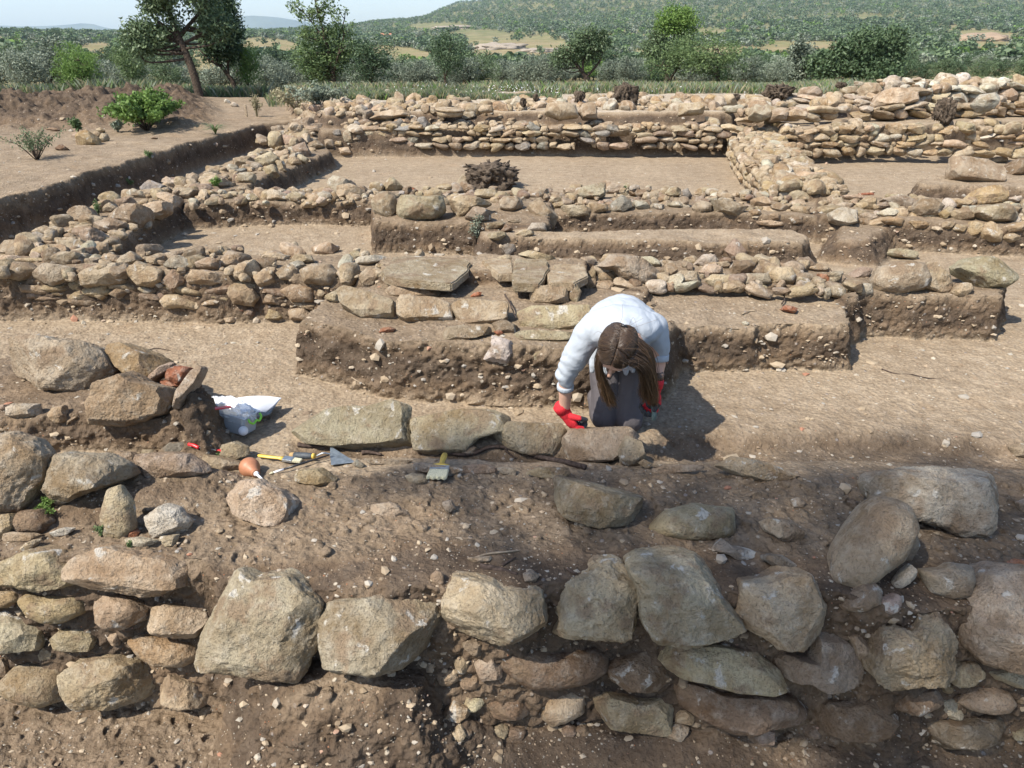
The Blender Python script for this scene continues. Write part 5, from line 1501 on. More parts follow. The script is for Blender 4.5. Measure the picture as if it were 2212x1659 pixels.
rootobj('D', [(930,635),(1000,625),(1080,640)], 1.4, 'thin twig on the sandy floor behind the heap', name='twig', cat='twig', lift=.004)
rootobj('E', [(90,815),(130,840),(175,860)], 1.3, 'pale rootlet on the left of the mound face', name='rootlet', cat='root', mat='sign', lift=.01)
rootobj('F', [(680,360),(695,330),(690,300)], 2, 'upright rootlet behind the flat red brick', name='rootlet', cat='root', lift=.02)
rootobj('F', [(430,410),(470,395),(510,392)], 2, 'pale rootlet left of the flat red brick', name='rootlet', cat='root', mat='sign', lift=.008)

# slate and tile shards beside the brush
for q, tn, lab, ct in [
 ([(783,990),(890,995),(889,1003),(860,1004),(800,1003)], 'grey', 'long slate shard right of the trowel blade', 'slate'),
 ([(893,1003),(915,1000),(985,1010),(1000,1014),(975,1030),(935,1026),(893,1013)], 'grey', 'curved slate under the wide yellow paintbrush', 'slate'),
 ([(1003,1007),(1020,1004),(1048,1003),(1071,1008),(1070,1022),(1000,1024)], 'pink', 'reddish tile shard right of the wide paintbrush', 'tile'),
 ([(1074,1009),(1095,1010),(1115,1013),(1113,1028),(1080,1022)], 'grey', 'grey shard touching the reddish tile shard', 'slate'),
 ([(1135,1022),(1165,1010),(1225,1010),(1232,1026),(1180,1034)], 'grey', 'rough grey slab beneath the end of the long dark root', 'stone'),
 ([(1410,1012),(1440,1004),(1525,1006),(1495,1018),(1418,1024)], 'grey', 'flat slate lying right of the small standing slab', 'slate'),
 ([(1378,1000),(1390,992),(1408,1002),(1398,1015)], 'tan', 'small tan stone at the foot of the small standing slab', 'stone'),
 ([(760,1002),(770,992),(787,1003),(780,1012)], 'blue', 'bluish chip under the tip of the trowel blade', 'stone'),
]:
    L('', q, tn, lab, ct, th=.18, emb=.0, raw=1, cuts=2, rough=.03, name='shard')

def stake(u0, v0, u1, v1, w, label):
    B = G1(u1, v1); t = B[1]
    top = ony(u0, v0, t)
    r = bpy.data.objects.new('wooden_stake', None)
    fr = frame(B - np.array([0, 0, .05]), top, (0, -1, 0))
    Ln = fr[4]
    plate('wooden_stake', fr, [(0, -w), (Ln, -w), (Ln, w), (0, w)], -w * .6, w * .6, M['sign'], None, .003, 1)
    tag(COL.objects[-1], label, 'stake', 'survey stakes')
    bpy.data.objects.remove(r)
stake(529, 226, 533, 253, .022, 'pale wooden stake beside the deep trench, left one')
stake(618, 222, 621, 240, .020, 'pale wooden stake beside the deep trench, right one behind weeds')

# millstone
c = ony(972, 234, 12.9)
r = empty('millstone', (c[0], c[1], c[2] - .08), 'round pale millstone-like disc lying on the back terrace', 'millstone')
v, f = lathe([(0, .001), (.001, .20), (.04, .215), (.075, .22), (.08, .21)], (c[0], c[1], c[2] - .12), (0, .0, 1), 28)
o = link('pedestal', mesh('pedestal', v, f), M['stonef'], r); o.color = (*TINT['tan'], 1)
v, f = lathe([(0, .001), (.001, .23), (.02, .245), (.03, .245), (.036, .22), (.037, .001)], (c[0], c[1], c[2] - .04), (.05, -.03, 1), 28)
o = link('disc', mesh('disc', v, f), M['stonef'], r); o.color = (*TINT['buff'], 1)

# tree stumps with root plates
def stump(frame_, box, label, seed, n=9, depth=None, tall=1.0):
    (x0, y0), (x1, y1) = fx(frame_, box)
    P, t = hits([((x0 + x1) / 2, y1 - 3)])
    q = t[0] if depth is None else depth
    base = np.array([0, 0, HC]) + raydir((x0 + x1) / 2, y1 - 2) * q
    w = (x1 - x0) / 2 * q / FD; h = (y1 - y0) * q / FD
    rs = np.random.RandomState(seed)
    r = empty('tree_stump', base, label, 'tree stump', 'grubbed-up stumps')
    v, f = ico(5)
    p = v * np.array([w * .78, w * .6, h * .55])
    dn = fbm(v * np.array([1.6, 1.6, .7]) + seed, 1.5, 5, seed, .72); p = p * (1 + 1.1 * dn)[:, None]
    p[:, 2] = np.where(p[:, 2] > h * .34, h * .34 + (p[:, 2] - h * .34) * .35, p[:, 2])
    p = p + base + np.array([0, w * .1, h * .50])
    link('root_ball', mesh('root_ball', p, f), M['deadwood'], r)
    for k in range(int(n * 1.8)):
        a = rs.uniform(0, 2 * math.pi); e = rs.uniform(-.35, 1.5) * tall
        d = np.array([math.cos(a), math.sin(a) * .7, e]); d /= np.linalg.norm(d)
        s = base + np.array([0, w * .3, h * .42]) + d * np.array([w * .4, w * .4, h * .25])
        Ln = rs.uniform(.30, .70)
        pts = [s, s + d * np.array([w, w, h]) * Ln * .4 + rs.normal(size=3) * w * .07, s + d * np.array([w, w, h]) * Ln * .8 + rs.normal(size=3) * w * .24 - np.array([0, 0, h * .1])]
        sp = spline(pts, 4)
        tubeobj('root', sp, np.linspace(w * .13, w * .02, len(sp)) * (1 + .3 * rs.rand(len(sp))), M['deadwood'], r, 6)
stump('H', [(780, 1040), (1135, 1200)], 'broad shaggy stump in the middle of the pale back room', 1, 12)
stump('H', [(1735, 540), (1890, 680)], 'tall dark upturned stump on the terrace, centre', 2, 16, 12.9)
stump('I', [(565, 545), (765, 640)], 'spiky upturned stump left of the grey flat-bottomed boulder', 3, 18, 13.8)
stump('I', [(1625, 625), (1775, 780)], 'stump with pale cut top standing in the right rubble', 4, 8, 11.4)
stump('H', [(1490, 580), (1565, 660)], 'small black stump behind the big domed boulder', 5, 8, 13.0)
stump('H', [(1150, 625), (1195, 680)], 'little dark stump in the stones left of centre on the terrace', 6, 6, 12.6)
stump('H', [(1235, 598), (1272, 645)], 'short black post-like stump on the terrace', 7, 3, 13.3)
stump('I', [(350, 600), (420, 645)], 'small reddish root stump at the grass edge', 8, 6, 13.6)
stump('I', [(1020, 525), (1090, 560)], 'low root stump in front of the right trees', 9, 6, 15.6)

# big tilted slab at the right with its pile
q = fx('I', [(1740,1140),(1770,990),(1800,990),(1990,1010),(2085,1060),(2065,1158),(1900,1150)])
trace('', q, 'buff', label='big tilted rectangular slab leaning on the far right heap', cat='stone slab', name='stone_slab', th=.3, cuts=3, emb=-.3, n=4)
trace('I', [(2080,1080),(2130,1020),(2230,1000),(2260,1100),(2120,1110)], 'brown', label='dark stone behind the big tilted slab at the right edge', cat='stone', emb=-.1)
trace('I', [(1990,1010),(2050,990),(2110,1000),(2090,1030),(2010,1030)], 'buff', label='flat stone on top of the big tilted slab', cat='stone', emb=-.2)
# flat paving of the platform
for q, tn, lab in [
 ([(822,588),(850,555),(900,552),(1000,557),(1018,566),(1005,590),(975,612),(900,607),(830,597)], 'sage', 'largest cracked paving slab on the platform'),
 ([(1040,562),(1070,556),(1105,560),(1110,590),(1076,592)], 'buff', 'broken paving slab in the middle of the platform'),
 ([(1107,578),(1112,558),(1180,558),(1187,580),(1165,614),(1108,613)], 'sage', 'squarish paving slab second from the right on the platform'),
 ([(1183,598),(1195,570),(1262,570),(1271,596),(1240,612),(1188,612)], 'buff', 'yellowish paving slab nearest the person on the platform')]:
    z = .44
    W_ = [onz(u, v, z) for u, v in q]
    fr = frame(W_[0], W_[1]); fr = (fr[0], np.array([1., 0, 0]), np.array([0, 1., 0]), np.array([0, 0, 1.]), 1)
    rs = np.random.RandomState(int(q[0][0]))
    loc = []
    n = len(W_)
    for i in range(n):
        a = W_[i] - fr[0]; b = W_[(i + 1) % n] - fr[0]
        for t in (0, .33, .66):
            p = a * (1 - t) + b * t
            loc.append((p[0] + (rs.normal() * .006 if t else 0), p[1] + (rs.normal() * .006 if t else 0)))
    o = plate('paving_slab', fr, loc, -.055, 0, M['stone'], None, .008, 2)
    o.rotation_euler = (0, 0, 0)
    tag(o, lab, 'paving slab', 'paving slabs of the platform'); o.color = (*TINT[tn], 1)
place_stones_now = True
place_stones()
# ------------------------------------------------------------------ the kneeling person
def capsule(p0, r0, p1, r1, sides=16, rings=6):
    p0 = np.array(p0, float); p1 = np.array(p1, float)
    d = p1 - p0; L_ = np.linalg.norm(d)
    if L_ < 1e-6: d = np.array([0, 0, 1.]); L_ = 1e-6; p1 = p0 + d * 1e-4
    u = d / np.linalg.norm(d)
    prof = []
    for k in range(rings + 1):
        t = math.pi / 2 * k / rings
        prof.append((-r0 * math.cos(t), max(r0 * math.sin(t), 1e-4)))
    for k in range(1, 5):
        prof.append((L_ * k / 5, r0 + (r1 - r0) * k / 5))
    for k in range(rings + 1):
        t = math.pi / 2 * (1 - k / rings)
        prof.append((L_ + r1 * math.cos(t), max(r1 * math.sin(t), 1e-4)))
    return tube([p0 + u * s for s, r in prof], [r for s, r in prof], sides)

def ellipsoid(c, rad, x=(1, 0, 0), z=(0, 0, 1)):
    v, f = ico(3)
    x = np.array(x, float); x /= np.linalg.norm(x); z = np.array(z, float); y = np.cross(z, x); y /= np.linalg.norm(y); z = np.cross(x, y)
    p = v * np.array(rad)
    return list(np.array(c) + p[:, 0:1] * x + p[:, 1:2] * y + p[:, 2:3] * z), [tuple(q) for q in f]

def merged(shapes):
    V = []; F = []
    for v, f in shapes:
        n = len(V); V += list(v); F += [tuple(i + n for i in q) for q in f]
    return V, F

def blob(name, shapes, voxel, smooth_it, mat, parent, wrinkle=None):
    """union of closed shapes grown into one continuous surface"""
    v, f = merged(shapes)
    me = mesh('tmp', v, f)
    o = bpy.data.objects.new('tmp', me); COL.objects.link(o)
    m = o.modifiers.new('r', 'REMESH'); m.mode = 'VOXEL'; m.voxel_size = voxel
    s = o.modifiers.new('s', 'SMOOTH'); s.factor = .5; s.iterations = smooth_it
    dg = bpy.context.evaluated_depsgraph_get(); dg.update()
    me2 = bpy.data.meshes.new_from_object(o.evaluated_get(dg))
    bpy.data.objects.remove(o)
    me2.name = name; me2.materials.clear()
    me2.polygons.foreach_set('use_smooth', [True] * len(me2.polygons))
    if wrinkle:
        n = len(me2.vertices); co = np.empty(n * 3); me2.vertices.foreach_get('co', co); co = co.reshape(-1, 3)
        no = np.empty(n * 3); me2.vertices.foreach_get('normal', no); no = no.reshape(-1, 3)
        d = wrinkle(co)
        co = co + no * d[:, None]
        me2.vertices.foreach_set('co', co.ravel()); me2.update()
    return link(name, me2, mat, parent)

def fabric(name, col, scale=500, rough=.85):
    m, nt, b = newmat(name)
    tc = nt.nodes.new('ShaderNodeTexCoord'); P = tc.outputs['Object']
    n = noise(nt, P, 12, 4); n2 = noise(nt, P, scale, 2)
    c = ramp(nt, n, [(.3, tuple(q * .86 for q in col)), (.7, col)])
    nt.links.new(c, b.inputs['Base Color'])
    b.inputs['Roughness'].default_value = rough; b.inputs['Specular IOR Level'].default_value = .15
    h = bump(nt, noise(nt, P, 16, 3, .5, .8), .012, .6)
    h = bump(nt, n2, .001, .5, h)
    nt.links.new(h, b.inputs['Normal'])
    return m
M['shirt'] = fabric('pale_linen', (.40, .44, .49))
M['trousers'] = fabric('grey_twill', (.105, .095, .100))
M['skin'] = plain('skin', (.50, .30, .22), .55, .35, .07, 25)
M['hair'] = None
m, nt, b = newmat('brown_hair')
geo = nt.nodes.new('ShaderNodeNewGeometry')
tc = nt.nodes.new('ShaderNodeTexCoord')
at = nd(nt, 'ShaderNodeAttribute', _attribute_name='tip')
c1 = ramp(nt, geo.outputs['Random Per Island'], [(0, (.028, .017, .011)), (.5, (.050, .031, .020)), (1, (.085, .054, .033))])
c2 = ramp(nt, geo.outputs['Random Per Island'], [(0, (.10, .056, .028)), (1, (.24, .14, .070))])
nt.links.new(mix(nt, at.outputs['Fac'], c1, c2), b.inputs['Base Color'])
b.inputs['Roughness'].default_value = .38; b.inputs['Specular IOR Level'].default_value = .5
M['hair'] = m
M['glove'] = plain('red_knit_glove', (.60, .030, .040), .8, .2, .15, 160, .0015)
M['rubbergrip'] = plain('glove_rubber', (.035, .038, .045), .65, .35, .3, 90, .001)
M['watch'] = plain('patterned_band', (.10, .06, .04), .5, .4, .9, 130)

def person():
    A = np.array
    xs = .475
    hipL, hipR = A([.462, 3.47, .47]), A([.590, 3.47, .47])           # L = on the left in the picture
    kneeL, kneeR = A([.464, 3.36, .055]), A([.574, 3.35, .055])
    footL, footR = A([.46, 3.76, .05]), A([.61, 3.76, .05])
    shL, shR = A([.315, 3.10, .605]), A([.640, 3.13, .625])
    neck = A([.475, 3.03, .625]); head = A([.440, 2.93, .618])
    elL, elR = A([.245, 3.15, .400]), A([.662, 3.17, .435])
    wrL, wrR = A([.247, 3.19, .195]), A([.645, 3.10, .365])
    root = empty('person', (.51, 3.45, 0), 'person kneeling in the trench, bent forward in a pale blue shirt and red gloves', 'person')
    body = [capsule(hipL, .070, kneeL, .050), capsule(hipR, .070, kneeR, .050), capsule(kneeL, .055, footL, .04), capsule(kneeR, .055, footR, .04),
            capsule((hipL + hipR) / 2 + A([0, 0, .03]), .13, neck * .4 + (hipL + hipR) * .3, .13), capsule(neck * .4 + (hipL + hipR) * .3, .13, neck + A([0, .05, -.03]), .11),
            capsule(shL + A([.03,.02,-.01]), .042, elL, .036), capsule(shR + A([-.03,.02,-.01]), .042, elR, .037), capsule(elL, .036, wrL, .0255), capsule(elR, .036, wrR, .0255),
            capsule(neck + A([0, .04, -.01]), .052, head + A([0, .03, 0]), .05)]
    # head: crown towards the camera, face looking down
    up = A([-.10, -.80, .50]); up /= np.linalg.norm(up)          # crown direction
    face = A([-.30, -.46, -.80]); face -= up * (face @ up); face /= np.linalg.norm(face)
    side = np.cross(up, face)
    body += [ellipsoid(head + up * .015, (.070, .093, .087), side, up), ellipsoid(head - up * .055 + face * .025, (.055, .070, .062), side, up),
             capsule(head + face * .092 - up * .028, .009, head + face * .118 - up * .055, .013),      # nose
             ellipsoid(head + face * .095 - up * .078, (.024, .012, .010), side, up),                 # lips
             ellipsoid(head + face * .080 - up * .105, (.024, .020, .018), side, up),                 # chin
             ellipsoid(head + face * .090 + up * .004, (.052, .014, .012), side, up),                 # brow
             ellipsoid(head + side * .076 - up * .02, (.010, .018, .030), side, up), ellipsoid(head - side * .076 - up * .02, (.010, .018, .030), side, up)]
    blob('body', body, .0065, 4, M['skin'], root)
    for s in (-1, 1):
        e = head + face * .086 - up * .014 + side * s * .031
        v, f = ellipsoid(e, (.012, .012, .012)); link('eye', mesh('eye', v, f), M['paper'], root)

    # shirt
    mid = neck * .45 + (hipL + hipR) / 2 * .55 + A([0, 0, .03])
    hc = (hipL + hipR) / 2
    sh = [ellipsoid(hc + A([0, -.02, .07]), (.148, .140, .130)), ellipsoid(hc + A([0, -.16, .09]), (.155, .17, .125)),
          ellipsoid(mid + A([0, -.03, .02]), (.172, .17, .125)), ellipsoid(neck + A([0.0, .09, .005]), (.185, .12, .095)),
          capsule(shL + A([.03, .02, 0]), .066, shR + A([-.03, .02, 0]), .066),
          capsule(shL + A([.022, .02, 0]), .064, elL + A([0, 0, -.005]), .046), capsule(elL + A([0, 0, -.005]), .046, elL * .80 + wrL * .20, .040),
          capsule(shR + A([-.02, .02, 0]), .066, elR + A([0, 0, .075]), .047),
          capsule(neck + A([0, .06, 0]), .07, neck + A([0, .0, .012]), .062)]
    # hanging hem round the hips, in front and at the side
    for k in range(9):
        x = .40 + .23 * k / 8
        sh.append(capsule((x, 3.36, .45), .030, (x + .004 * (k - 4), 3.335, .325 + .012 * math.sin(k * 2.1)), .010))
    for k in range(8):
        y = 3.36 + .22 * k / 7
        sh.append(capsule((.668, y, .50), .026, (.695, y + .02, .345 + .01 * math.sin(k)), .010))
        sh.append(capsule((.395, y, .50), .026, (.392, y, .38), .014))
    def wr(co):
        w = fbm(co * A([1.0, .35, 1.0]), 13, 3, 5) * .007
        w += (.5 - np.abs(fbm(co * A([1.2, .6, 1.0]) + 3, 9, 2, 8))) * .008
        arm = smooth((.33 - co[:, 0]) / .03) * smooth((.53 - co[:, 2]) / .05)
        w += arm * .0022 * np.sin(co[:, 2] * 120 + co[:, 0] * 60 + 4 * vnoise(co * 12, 3))
        return w
    blob('shirt', sh, .007, 5, M['shirt'], root, wr)
    tubeobj('shirt_cuff', spline([elL * .68 + wrL * .32, elL * .58 + wrL * .42], 3), .0395, M['shirt'], root, 20)
    tubeobj('shirt_cuff', spline([elR + A([0, 0, .050]), elR + A([0, -.004, .022])], 3), .0475, M['shirt'], root, 20)
    # trousers
    tr = [ellipsoid(hc + A([0, 0, .0]), (.145, .11, .12)),
          capsule(hipL, .076, kneeL + A([.0, 0, -.0]), .058), capsule(hipR, .076, kneeR + A([0, 0, -.0]), .060),
          capsule(kneeL + A([-.012, .01, .01]), .062, footL + A([0, -.06, .01]), .06), capsule(kneeR + A([.012, .01, .01]), .062, footR + A([0, -.06, .01]), .06),
          capsule(hipL + A([-.012, .01, -.15]), .060, kneeL + A([-.008, .0, .0]), .056), capsule(hipR + A([.012, .01, -.15]), .060, kneeR + A([.012, .0, .0]), .058)]
    def wt(co):
        return fbm(co * A([1, 1, .5]), 14, 3, 12) * .008 + (.5 - np.abs(fbm(co * A([1.3, 1, .45]) + 7, 11, 2, 15))) * .009
    blob('trousers', tr, .0065, 3, M['trousers'], root, wt)
    fr = frame((.408, 3.385, .40), (.408, 3.375, .30), (-.35, -1, 0))
    p_ = plate('cargo_pocket', fr, [(-.02, -.045), (.055, -.045), (.055, .045), (-.02, .045)], .006, .030, M['trousers'], root, .006, 2)
    fr = frame((.640, 3.385, .36), (.636, 3.375, .26), (.5, -1, 0))
    plate('cargo_pocket', fr, [(-.02, -.040), (.05, -.040), (.05, .040), (-.02, .040)], .004, .022, M['trousers'], root, .006, 2)
    # boots
    for ft in (footL, footR):
        link('boot', mesh('boot', *merged([capsule(ft + A([0, -.03, 0]), .045, ft + A([0, .13, -.005]), .04), capsule(ft + A([0, .10, .0]), .042, ft + A([0, .13, .06]), .035)])), M['darkgrip'], root)

    # gloved hands with separate fingers
    def hand(wrist, fwd, palm_n, thumb_side, curl, name, spread=.012, lens=(.070, .078, .074, .058)):
        f_ = A(fwd, dtype=float) if False else np.array(fwd, float); f_ /= np.linalg.norm(f_)
        n_ = np.array(palm_n, float); n_ -= f_ * (n_ @ f_); n_ /= np.linalg.norm(n_)     # the way the palm faces
        s_ = np.cross(f_, n_) * thumb_side                                              # towards the thumb
        pal = wrist + f_ * .055
        back = [capsule(wrist - f_ * .035, .034, wrist + f_ * .005, .031), ellipsoid(pal, (.050, .041, .019), f_, n_), capsule(wrist, .029, pal, .026)]
        tips = []; knots = []
        for k in range(4):
            off = s_ * (.030 - .0200 * k)
            b0 = pal + f_ * (.036 - .004 * abs(k - 1.2)) + off * 1.0
            L_ = lens[k]; th = 0; p = b0; r0 = .0118
            segs = [.46, .30, .24]
            for j, sg in enumerate(segs):
                th += curl[min(j, len(curl) - 1)] + .05 * k
                d = f_ * math.cos(th) + n_ * math.sin(th) + s_ * spread * (1.5 - k)
                q = p + d * L_ * sg
                r1 = r0 * .9
                (back if j == 0 else tips).append(capsule(p, r0, q, r1, 10, 4))
                p = q; r0 = r1
        t0 = wrist + f_ * .022 + s_ * .030 + n_ * .006
        t1 = t0 + (f_ * .55 + s_ * .60 + n_ * .45) * .042
        t2 = t1 + (f_ * .75 + s_ * .05 + n_ * .65) * .034
        back.append(capsule(t0, .016, t1, .0135, 10, 4)); tips.append(capsule(t1, .0132, t2, .0112, 10, 4))
        blob('glove', back, .0035, 2, M['glove'], root)
        tips.append(ellipsoid(pal + n_ * .008, (.042, .034, .014), f_, n_))
        blob('glove_grip', tips, .0032, 2, M['rubbergrip'], root)
        tubeobj('glove_cuff', [wrist - f_ * .05, wrist - f_ * .035, wrist - f_ * .01], [.0355, .0370, .0350], M['glove'], root, 20)
        return pal, f_, n_, s_
    hand(wrL + A([.003, .0, -.02]), (.50, -.05, -.80), (.60, .45, .35), 1, (.85, 1.0, .8), 'left')
    pal, f_, n_, s_ = hand(wrR + A([-.004, -.006, -.022]), (-.10, -.10, -.99), (-.75, -.60, .0), -1, (.75, 1.0, .8), 'right')
    # wrist band
    tubeobj('wrist_band', [wrR + A([.002, .004, .028]), wrR + A([.002, .004, .052])], [.0335, .0345], M['watch'], root, 20)

    # hair: many flattened locks combed over the skull and hanging down
    rs = np.random.RandomState(5)
    V = []; F = []; tip = []
    def lock(pts, w0, w1, sides=5):
        sp = spline(pts, 5)
        n = len(V)
        v, f = tube(sp, np.linspace(w0, w1, len(sp)), sides)
        V.extend(v); F.extend([tuple(i + n for i in q) for q in f])
        t = np.repeat(np.linspace(0, 1, len(sp)), sides); tip.extend(list(t))
    def skull(a, e, k=1.0):
        """point on the scalp: a about the crown axis from the face, e from the crown"""
        d = up * math.cos(e) + (face * math.cos(a) + side * math.sin(a)) * math.sin(e)
        return head + up * .015 + d * A([1, 1, 1]) * (1 / math.sqrt(((d @ side) / .079) ** 2 + ((d @ up) / .096) ** 2 + ((d @ face) / .099) ** 2)) * k
    down = A([0, 0, -1.])
    camd = A([0, -.35, 0.])
    # the parting runs from the brow back over the crown; hair falls left and right of it
    for i in range(1900):
        sgn = 1 if rs.rand() < .62 else -1
        e0 = rs.uniform(-.95, 1.25)                     # along the parting: back of head .. brow
        a0 = 0 if e0 > 0 else math.pi
        a_off = sgn * rs.uniform(.02, .18)
        k = 1.0 + .05 * rs.rand()
        e_end = rs.uniform(1.35, 1.75)
        aend = sgn * (rs.uniform(.55, 1.0) if e0 > .3 else rs.uniform(1.0, 2.5))
        pts = []
        st = skull(a0 + a_off, abs(e0) + .02, k)
        en = skull(aend, e_end, k)
        for t in (0, .33, .66, 1):
            d = (st - head) * (1 - t) + (en - head) * t
            d2 = d / np.linalg.norm(d)
            kk = 1 / math.sqrt(((d2 @ side) / .079) ** 2 + ((d2 @ up) / .096) ** 2 + ((d2 @ face) / .099) ** 2)
            pts.append(head + up * .012 * 1 + d2 * kk * (k + .03 * math.sin(t * 3)))
        lock(pts, .0024, .0019, 3)
    tipn = len(tip)
    for q in range(tipn): tip[q] *= .25
    # long falls
    # side +1/-1 in picture terms: find which side vector points to picture right
    sr = 1 if side[0] > 0 else -1
    for i in range(900):
        t = rs.rand()
        st = skull(sr * rs.uniform(.7, 2.3), rs.uniform(.95, 1.35), 1.03)
        endp = A([.572 + .065 * t + rs.normal() * .010, 3.03 + rs.normal() * .018, .305 + .05 * (1 - t) + rs.normal() * .015])
        m1 = st * .70 + endp * .30 + A([.025, -.02, .030]); m2 = st * .33 + endp * .67 + A([.020, -.01, .012])
        jit = rs.normal(size=3) * .006
        lock([st, m1 + jit, m2 + jit, endp + rs.normal(size=3) * .006], .0018, .0005, 3)
    for i in range(480):
        st = skull(-sr * rs.uniform(.55, 1.3), rs.uniform(1.1, 1.45), 1.02)
        t = rs.rand()
        endp = A([.405 + .055 * t + rs.normal() * .006, 3.0 + rs.normal() * .012, .315 + rs.normal() * .015 + .03 * (1 - t)])
        m1 = st * .66 + endp * .34 + A([-.018, 0, .005]); m2 = st * .3 + endp * .7 + A([-.010, 0, 0])
        lock([st, m1 + rs.normal(size=3) * .004, m2 + rs.normal(size=3) * .005, endp], .0016, .0005, 3)
    for i in range(26):      # loose flyaway strands
        st = skull(rs.uniform(-3, 3), rs.uniform(.2, 1.2), 1.02)
        d = (st - head); d /= np.linalg.norm(d)
        lock([st, st + d * .02 + rs.normal(size=3) * .012, st + d * .035 + rs.normal(size=3) * .03 + A([.02, 0, .01])], .0007, .0004, 3)
    while len(tip) < len(V): tip.append(1)
    me = mesh('hair', V, F)
    a = me.attributes.new('tip', 'FLOAT', 'POINT'); a.data.foreach_set('value', np.clip(np.array(tip[:len(V)]) * 1.1 - .15, 0, 1).astype(np.float32))
    link('hair', me, M['hair'], root)
    cl = skull(math.pi, .75, 1.08)
    tubeobj('hair_clip', [cl - side * .012, cl + side * .012], .006, M['black'], root)

    # the small digging tool in the hand on the right of the picture
    P0 = pal + n_ * .020 + s_ * .03 + A([-.004, -.01, .015])
    tr_ = empty('hand_pick', P0, 'small dark-handled hand tool gripped in the right-hand glove', 'hand tool')
    tr_['label'] = 'small dark-handled digging tool held in the glove near the knee'
    dirn = A([.02, -.16, -.98]); dirn /= np.linalg.norm(dirn)
    v, f = lathe([(-.05, .001), (-.049, .010), (-.01, .012), (.03, .0115), (.06, .013), (.085, .010), (.087, .001)], P0, dirn, 14)
    link('handle', mesh('handle', v, f), M['sagegrip'], tr_)
    tubeobj('blade', [P0 - dirn * .045, P0 - dirn * .075, P0 - dirn * .10 + A([-.02, 0, 0])], [.005, .005, .003], M['steel'], tr_)
M['sagegrip'] = plain('greenish_grip', (.12, .16, .15), .6, .3, .25, 60)
person()
# ------------------------------------------------------------------ vegetation
def leaves(centres, radii, per, size, seed, aspect=2.0, droop=.0, up=.3, sq=1.0):
    """leaf quads scattered round clump centres; returns verts, quads"""
    rs = np.random.RandomState(seed)
    C = np.repeat(np.array(centres), per, 0); Rr = np.repeat(np.array(radii), per)
    n = len(C)
    d = rs.normal(size=(n, 3)); d /= np.linalg.norm(d, axis=1)[:, None]
    r = rs.rand(n) ** (1 / 2.2)
    p = C + d * (Rr * r)[:, None] * np.array([1, 1, .8 * sq])
    nrm = d * .6 + rs.normal(size=(n, 3)) * .6 + np.array([0, 0, up]); nrm /= np.linalg.norm(nrm, axis=1)[:, None]
    a = np.cross(nrm, rs.normal(size=(n, 3))); a[:, 2] -= droop; a /= np.linalg.norm(a, axis=1)[:, None]
    b = np.cross(nrm, a)
    L_ = size * rs.uniform(.6, 1.35, n)[:, None]; W_ = L_ / aspect
    v = np.stack([p, p + a * L_ * .5 + b * W_ * .5, p + a * L_, p + a * L_ * .5 - b * W_ * .5], 1).reshape(-1, 3)
    f = np.arange(n * 4).reshape(n, 4)
    return v, f

def crown_clumps(ells, n, seed, hollow=.35, thin=.0):
    """clump centres spread through ellipsoids (cx,cy,cz,rx,ry,rz)"""
    rs = np.random.RandomState(seed); out = []
    vol = np.array([e[3] * e[4] * e[5] for e in ells]) ** .75; vol /= vol.sum()
    while len(out) < n:
        e = ells[rs.choice(len(ells), p=vol)]
        d = rs.normal(size=3); d /= np.linalg.norm(d)
        r = hollow + (1 - hollow) * rs.rand() ** .6
        p = np.array(e[:3]) + d * r * np.array(e[3:])
        if thin and vnoise(p[None] * thin, seed)[0] < -.12: continue
        out.append(p)
    return np.array(out)

def make_tree(seed, trunk, ells, nclump, per, lsize, clump_r, trunk_r, aspect=2.0, nbranch=26, thin=0, hollow=.35, up=.3, bseg=3, twig=True):
    """returns (trunk verts, faces), (leaf verts, quads) about the tree's own base"""
    rs = np.random.RandomState(seed)
    cl = crown_clumps(ells, nclump, seed, hollow, thin)
    sh = []
    for tk in trunk:
        sp = spline(tk, 5)
        kk = 1.0 if tk is trunk[0] else .5
        sh.append(tube(sp, np.linspace(trunk_r * kk, trunk_r * .22, len(sp)) * (1 + .08 * vnoise(sp * 3, seed)), 9))
    allp = np.concatenate([spline(tk, 5) for tk in trunk])
    zmin = min(e[2] - e[5] for e in ells)
    cand = allp[allp[:, 2] > zmin * .55]
    for k in rs.choice(len(cl), min(nbranch, len(cl)), replace=False):
        t = cl[k]
        w = np.linalg.norm(cand - t, axis=1) + np.maximum(0, cand[:, 2] - t[2] + .1) * 2.5
        s = cand[w.argmin()]
        d = np.linalg.norm(t - s)
        m_ = (s + t) / 2 + rs.normal(size=3) * d * .10 - np.array([0, 0, d * .06])
        sp = spline([s, m_, t], bseg)
        r0 = min(trunk_r * .42, .012 + d * .018 * trunk_r / .1)
        sh.append(tube(sp, np.linspace(r0, r0 * .25, len(sp)), 5))
    tv, tf = merged(sh)
    lv, lf = leaves(cl, rs.uniform(.6, 1.25, len(cl)) * clump_r, per, lsize, seed + 1, aspect, up=up)
    return (tv, tf), (lv, lf)

def tree_obj(pos, parts, leafmat, label, cat='tree', group=None, name='tree'):
    (tv, tf), (lv, lf) = parts
    r = empty(name, pos, label, cat, group)
    for nm, me, mt in (('trunk', mesh('trunk', tv, tf), M['bark']), ('crown', meshnp('crown', lv, lf), leafmat)):
        o = bpy.data.objects.new(nm, me); me.materials.append(mt); COL.objects.link(o); o.parent = r
    return r

def stand(u, v, y):
    """a point of the ground at distance y seen in column u"""
    d = raydir(u, 829.5); x = (u - 1106) / 1806.0 * y
    z = float(farz(np.array([x]), np.array([y]))[0]) if y > 22 else float(H(x, y))
    return np.array([x, y, z])

def px(y): return y * .908 / FD      # metres per drawing unit at distance y
def up_z(v, y): return HC - y * math.tan(PITCH - math.atan((829.5 - v) / FD))

